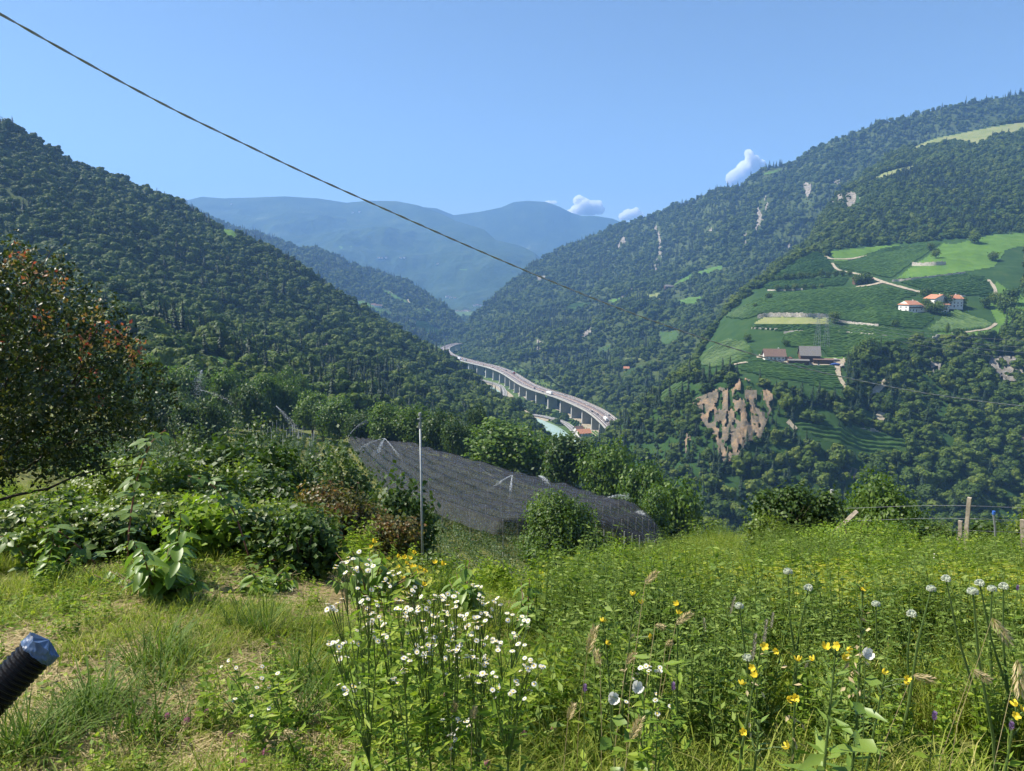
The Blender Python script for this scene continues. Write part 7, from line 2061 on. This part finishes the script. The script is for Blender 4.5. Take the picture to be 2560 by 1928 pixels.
# steel pole with a sprinkler on top
Yp = 12.0; tp = Vector(pix(1050, 1032, Yp)); bp = ground_under(pix(1057, 1430, Yp)[0], Yp)
pole = empty('steel_pole', bp, 'slim galvanised steel pole with a sprinkler head before the hail net', 'pole')
t = tp - bp
mb = MB(); mb.tube([(0, 0, -.4), t * .93], [.021, .018], 12); mb.obj('shaft', M_galv, pole, smooth=True)
mb = MB(); mb.tube([t * .915, t * .945], .027, 12); mb.obj('collar', M_galv, pole)
mb = MB(); mb.tube([t * .945, t * .99], .016, 8); mb.tube([t * .985, t], [.03, .022], 8); mb.tube([t * .965 + Vector((-.05, 0, 0)), t * .97 + Vector((.04, 0, 0))], .012, 6); mb.obj('sprinkler_head', M_cable, pole)

def stake(name, p_top, p_base, Y, r_, mat, label, cat='stake', n=5, extra=.3):
    a = Vector(pix(*p_base, Y)); c = Vector(pix(*p_top, Y)); d = c - a
    zb_ = g1(a.x, Y)
    b = a + d * ((zb_ - a.z) / d.z) if zb_ < a.z else a
    mb = MB()
    sg = 7; pts = [b + (c - b) * (k / (sg - 1)) + Vector((random.uniform(-.2, .2) * r_, random.uniform(-.2, .2) * r_, 0)) for k in range(sg)]
    pts[0] = pts[0] - d.normalized() * extra
    mb.tube([p - b for p in pts], [r_ * random.uniform(.9, 1.1) for _ in pts], n)
    return tag(mb.obj(name, mat, loc=b), label, cat)
stake('wooden_stake', (577, 1395), (597, 1500), 5.2, .024, M_post, 'grey weathered wooden stake leaning in the brambles', n=6)
stake('wooden_stake', (733, 1410), (748, 1470), 5.6, .03, M_twig, 'short brown wooden stake right of the leaning one', n=6)
stake('wooden_stake', (470, 1460), (478, 1540), 4.3, .02, M_twig, 'thin stake inside the big leaved shrub', n=6)
stake('plastic_pipe', (714, 1383), (713, 1408), 5.8, .011, M_white, 'thin white pipe end above the short stake', 'pipe', 8)
stake('fence_post', (2423, 1244), (2415, 1352), 20, .075, M_post, 'tall square wooden fence post with a vine at its top', 'post', 4)
stake('fence_post', (2400, 1302), (2399, 1352), 20.5, .07, M_post, 'shorter grey post left of the tall fence post', 'post', 4)
mp = stake('fence_post', (2484, 1285), (2489, 1342), 20, .03, M_galv, 'thin metal pole with a blue cap right of the tall post', 'post', 6)
mb = MB(); mb.tube([(0, 0, 0), (0, 0, .1)], .045, 8)
mb.obj('cap', plain('blue_plastic', (.05, .15, .5), .5), mp, loc=Vector(pix(2484, 1286, 20)) - mp.location)
stake('fence_post', (2556, 1300), (2558, 1365), 19, .07, M_post, 'dark fence post at the right edge of the picture', 'post', 4)
stake('fence_post', (2080, 1225), (2078, 1315), 25, .07, M_cpost, 'pale post top poking out of the fence vine', 'post', 4)
stake('plank', (2142, 1278), (2098, 1322), 24, .09, M_post, 'grey board leaning against the fence vine', 'board', 4, .5)
for k, (za, lb) in enumerate(((1268, 'upper'), (1300, 'middle'), (1330, 'lower'))):
    mb = MB(); pts = [Vector(pix(x, za + 4 * math.sin(x * .01) + (2080 - x) * -.012 * 0, 20.2 + (2423 - x) / 340 * 4.5 if x < 2423 else 20.2)) for x in range(2080, 2700, 30)]
    mb.tube(pts, .006, 3, cap=False); tag(mb.obj('fence_wire', M_wire), lb + ' wire strung between the garden fence posts', 'wire', 'garden fence wires')
for (px, py) in ((1430, 1315),): pass

# overhead twisted cable
cpx = [(-260, -105), (-120, -28), (0, 35), (150, 120), (300, 203), (450, 282), (600, 355), (750, 427), (900, 495), (1050, 562), (1200, 628), (1370, 700), (1540, 768), (1700, 826), (1850, 876), (2000, 918), (2150, 952), (2300, 981), (2450, 1003), (2560, 1016), (2700, 1030), (2900, 1044)]
cy_ = [6.2 + 10.5 * (x + 260) / 3160 for x, _ in cpx]
cl = catmull([pix(x, y, Y) for (x, y), Y in zip(cpx, cy_)], .05)
cab = empty('overhead_cable', cl[0], 'dark twisted overhead cable running diagonally across the sky', 'cable')
for ph in (0, math.pi):
    pts = []; acc = 0
    for k, p in enumerate(cl):
        if k: acc += (p - cl[k - 1]).length
        t = (cl[min(k + 1, len(cl) - 1)] - cl[max(k - 1, 0)]).normalized(); u = t.cross(Vector((0, 0, 1))).normalized(); w = u.cross(t)
        a = acc * 2 * math.pi / .55 + ph
        pts.append(p + (u * math.cos(a) + w * math.sin(a)) * .0068 - cl[0])
    mb = MB(); mb.tube(pts, .0072, 6); mb.obj('strand', M_cable, cab, smooth=True)

# ------------------------------------------------------------------ clouds beyond the mountains (outside the haze)
m, nt, b, out = new_mat('cloud')
nt.nodes.remove(b)
pvc = nt.nodes.new('ShaderNodeVolumePrincipled'); pvc.inputs['Color'].default_value = (1, 1, 1, 1); pvc.inputs['Density'].default_value = .012; pvc.inputs['Anisotropy'].default_value = 0.0
nt.links.new(pvc.outputs[0], out.inputs['Volume'])
M_cloud = m
def cloud(puffs, Y, label, flat=1.0):
    V = []; Fs = []; b = 0
    c0 = Vector(pix(puffs[0][0], puffs[0][1], Y))
    for px, py, r_ in puffs:
        c = np.array(pix(px, py, Y + random.uniform(-1, 1) * r_ * 4)) - np.array(c0); rr = r_ / F * Y
        v = ICO4[0]; n = fbm(v[:, 0] * 1.7 + px, v[:, 2] * 1.7 + v[:, 1] * 1.3 + py, 4) + .28 * fbm(v[:, 0] * 5 + py, v[:, 2] * 5 - v[:, 1] * 4, 3)
        V.append(v * rr * np.array([1, 1, flat]) * (1 + .26 * n)[:, None] + c); Fs.append(ICO4[1] + b); b += len(v)
    o = link('cumulus_cloud', mesh_np('cumulus_cloud', np.concatenate(V), [np.concatenate(Fs)], M_cloud, smooth=True), loc=c0)
    rm = o.modifiers.new('union', 'REMESH'); rm.mode = 'VOXEL'; rm.voxel_size = 20; rm.use_smooth_shade = True
    tag(o, label, 'cloud')
cloud([(1838, 445, 22), (1862, 425, 20), (1880, 405, 18), (1872, 385, 11), (1873, 396, 10), (1850, 450, 18), (1895, 420, 14), (1826, 450, 12), (1905, 408, 9), (1876, 412, 14)], 26000, 'tall white cumulus rising behind the cliff ridge')
cloud([(1440, 530, 16), (1462, 518, 20), (1446, 502, 13), (1480, 520, 18), (1495, 512, 11), (1425, 535, 11), (1500, 525, 12), (1455, 500, 9)], 26000, 'white cumulus right of the dome mountain')
cloud([(1570, 538, 14), (1585, 534, 12), (1590, 528, 9), (1555, 542, 9), (1600, 540, 10)], 27000, 'small white cumulus low in the gap of the ridges')
cloud([(1370, 506, 9), (1385, 506, 8), (1352, 508, 7)], 27000, 'little cloud strip behind the dome top', .5)

# ------------------------------------------------------------------ the hazy air
def build_haze():
    m, nt, b, out = new_mat('haze_air')
    nt.nodes.remove(b)
    pv = nt.nodes.new('ShaderNodeVolumePrincipled')
    pv.inputs['Color'].default_value = (.27, .52, 1.0, 1)
    pv.inputs['Density'].default_value = HAZE
    pv.inputs['Anisotropy'].default_value = .1
    nt.links.new(pv.outputs[0], out.inputs['Volume'])
    mb = MB(); mb.box(-9100, 9100, -400, 10300, VZ - 1, 1420)
    tag(mb.obj('haze', m), 'thin blue summer haze filling the valley', None, None, 'stuff')
HAZE = 1.2e-4
build_haze()
print('objects', len(bpy.data.objects))
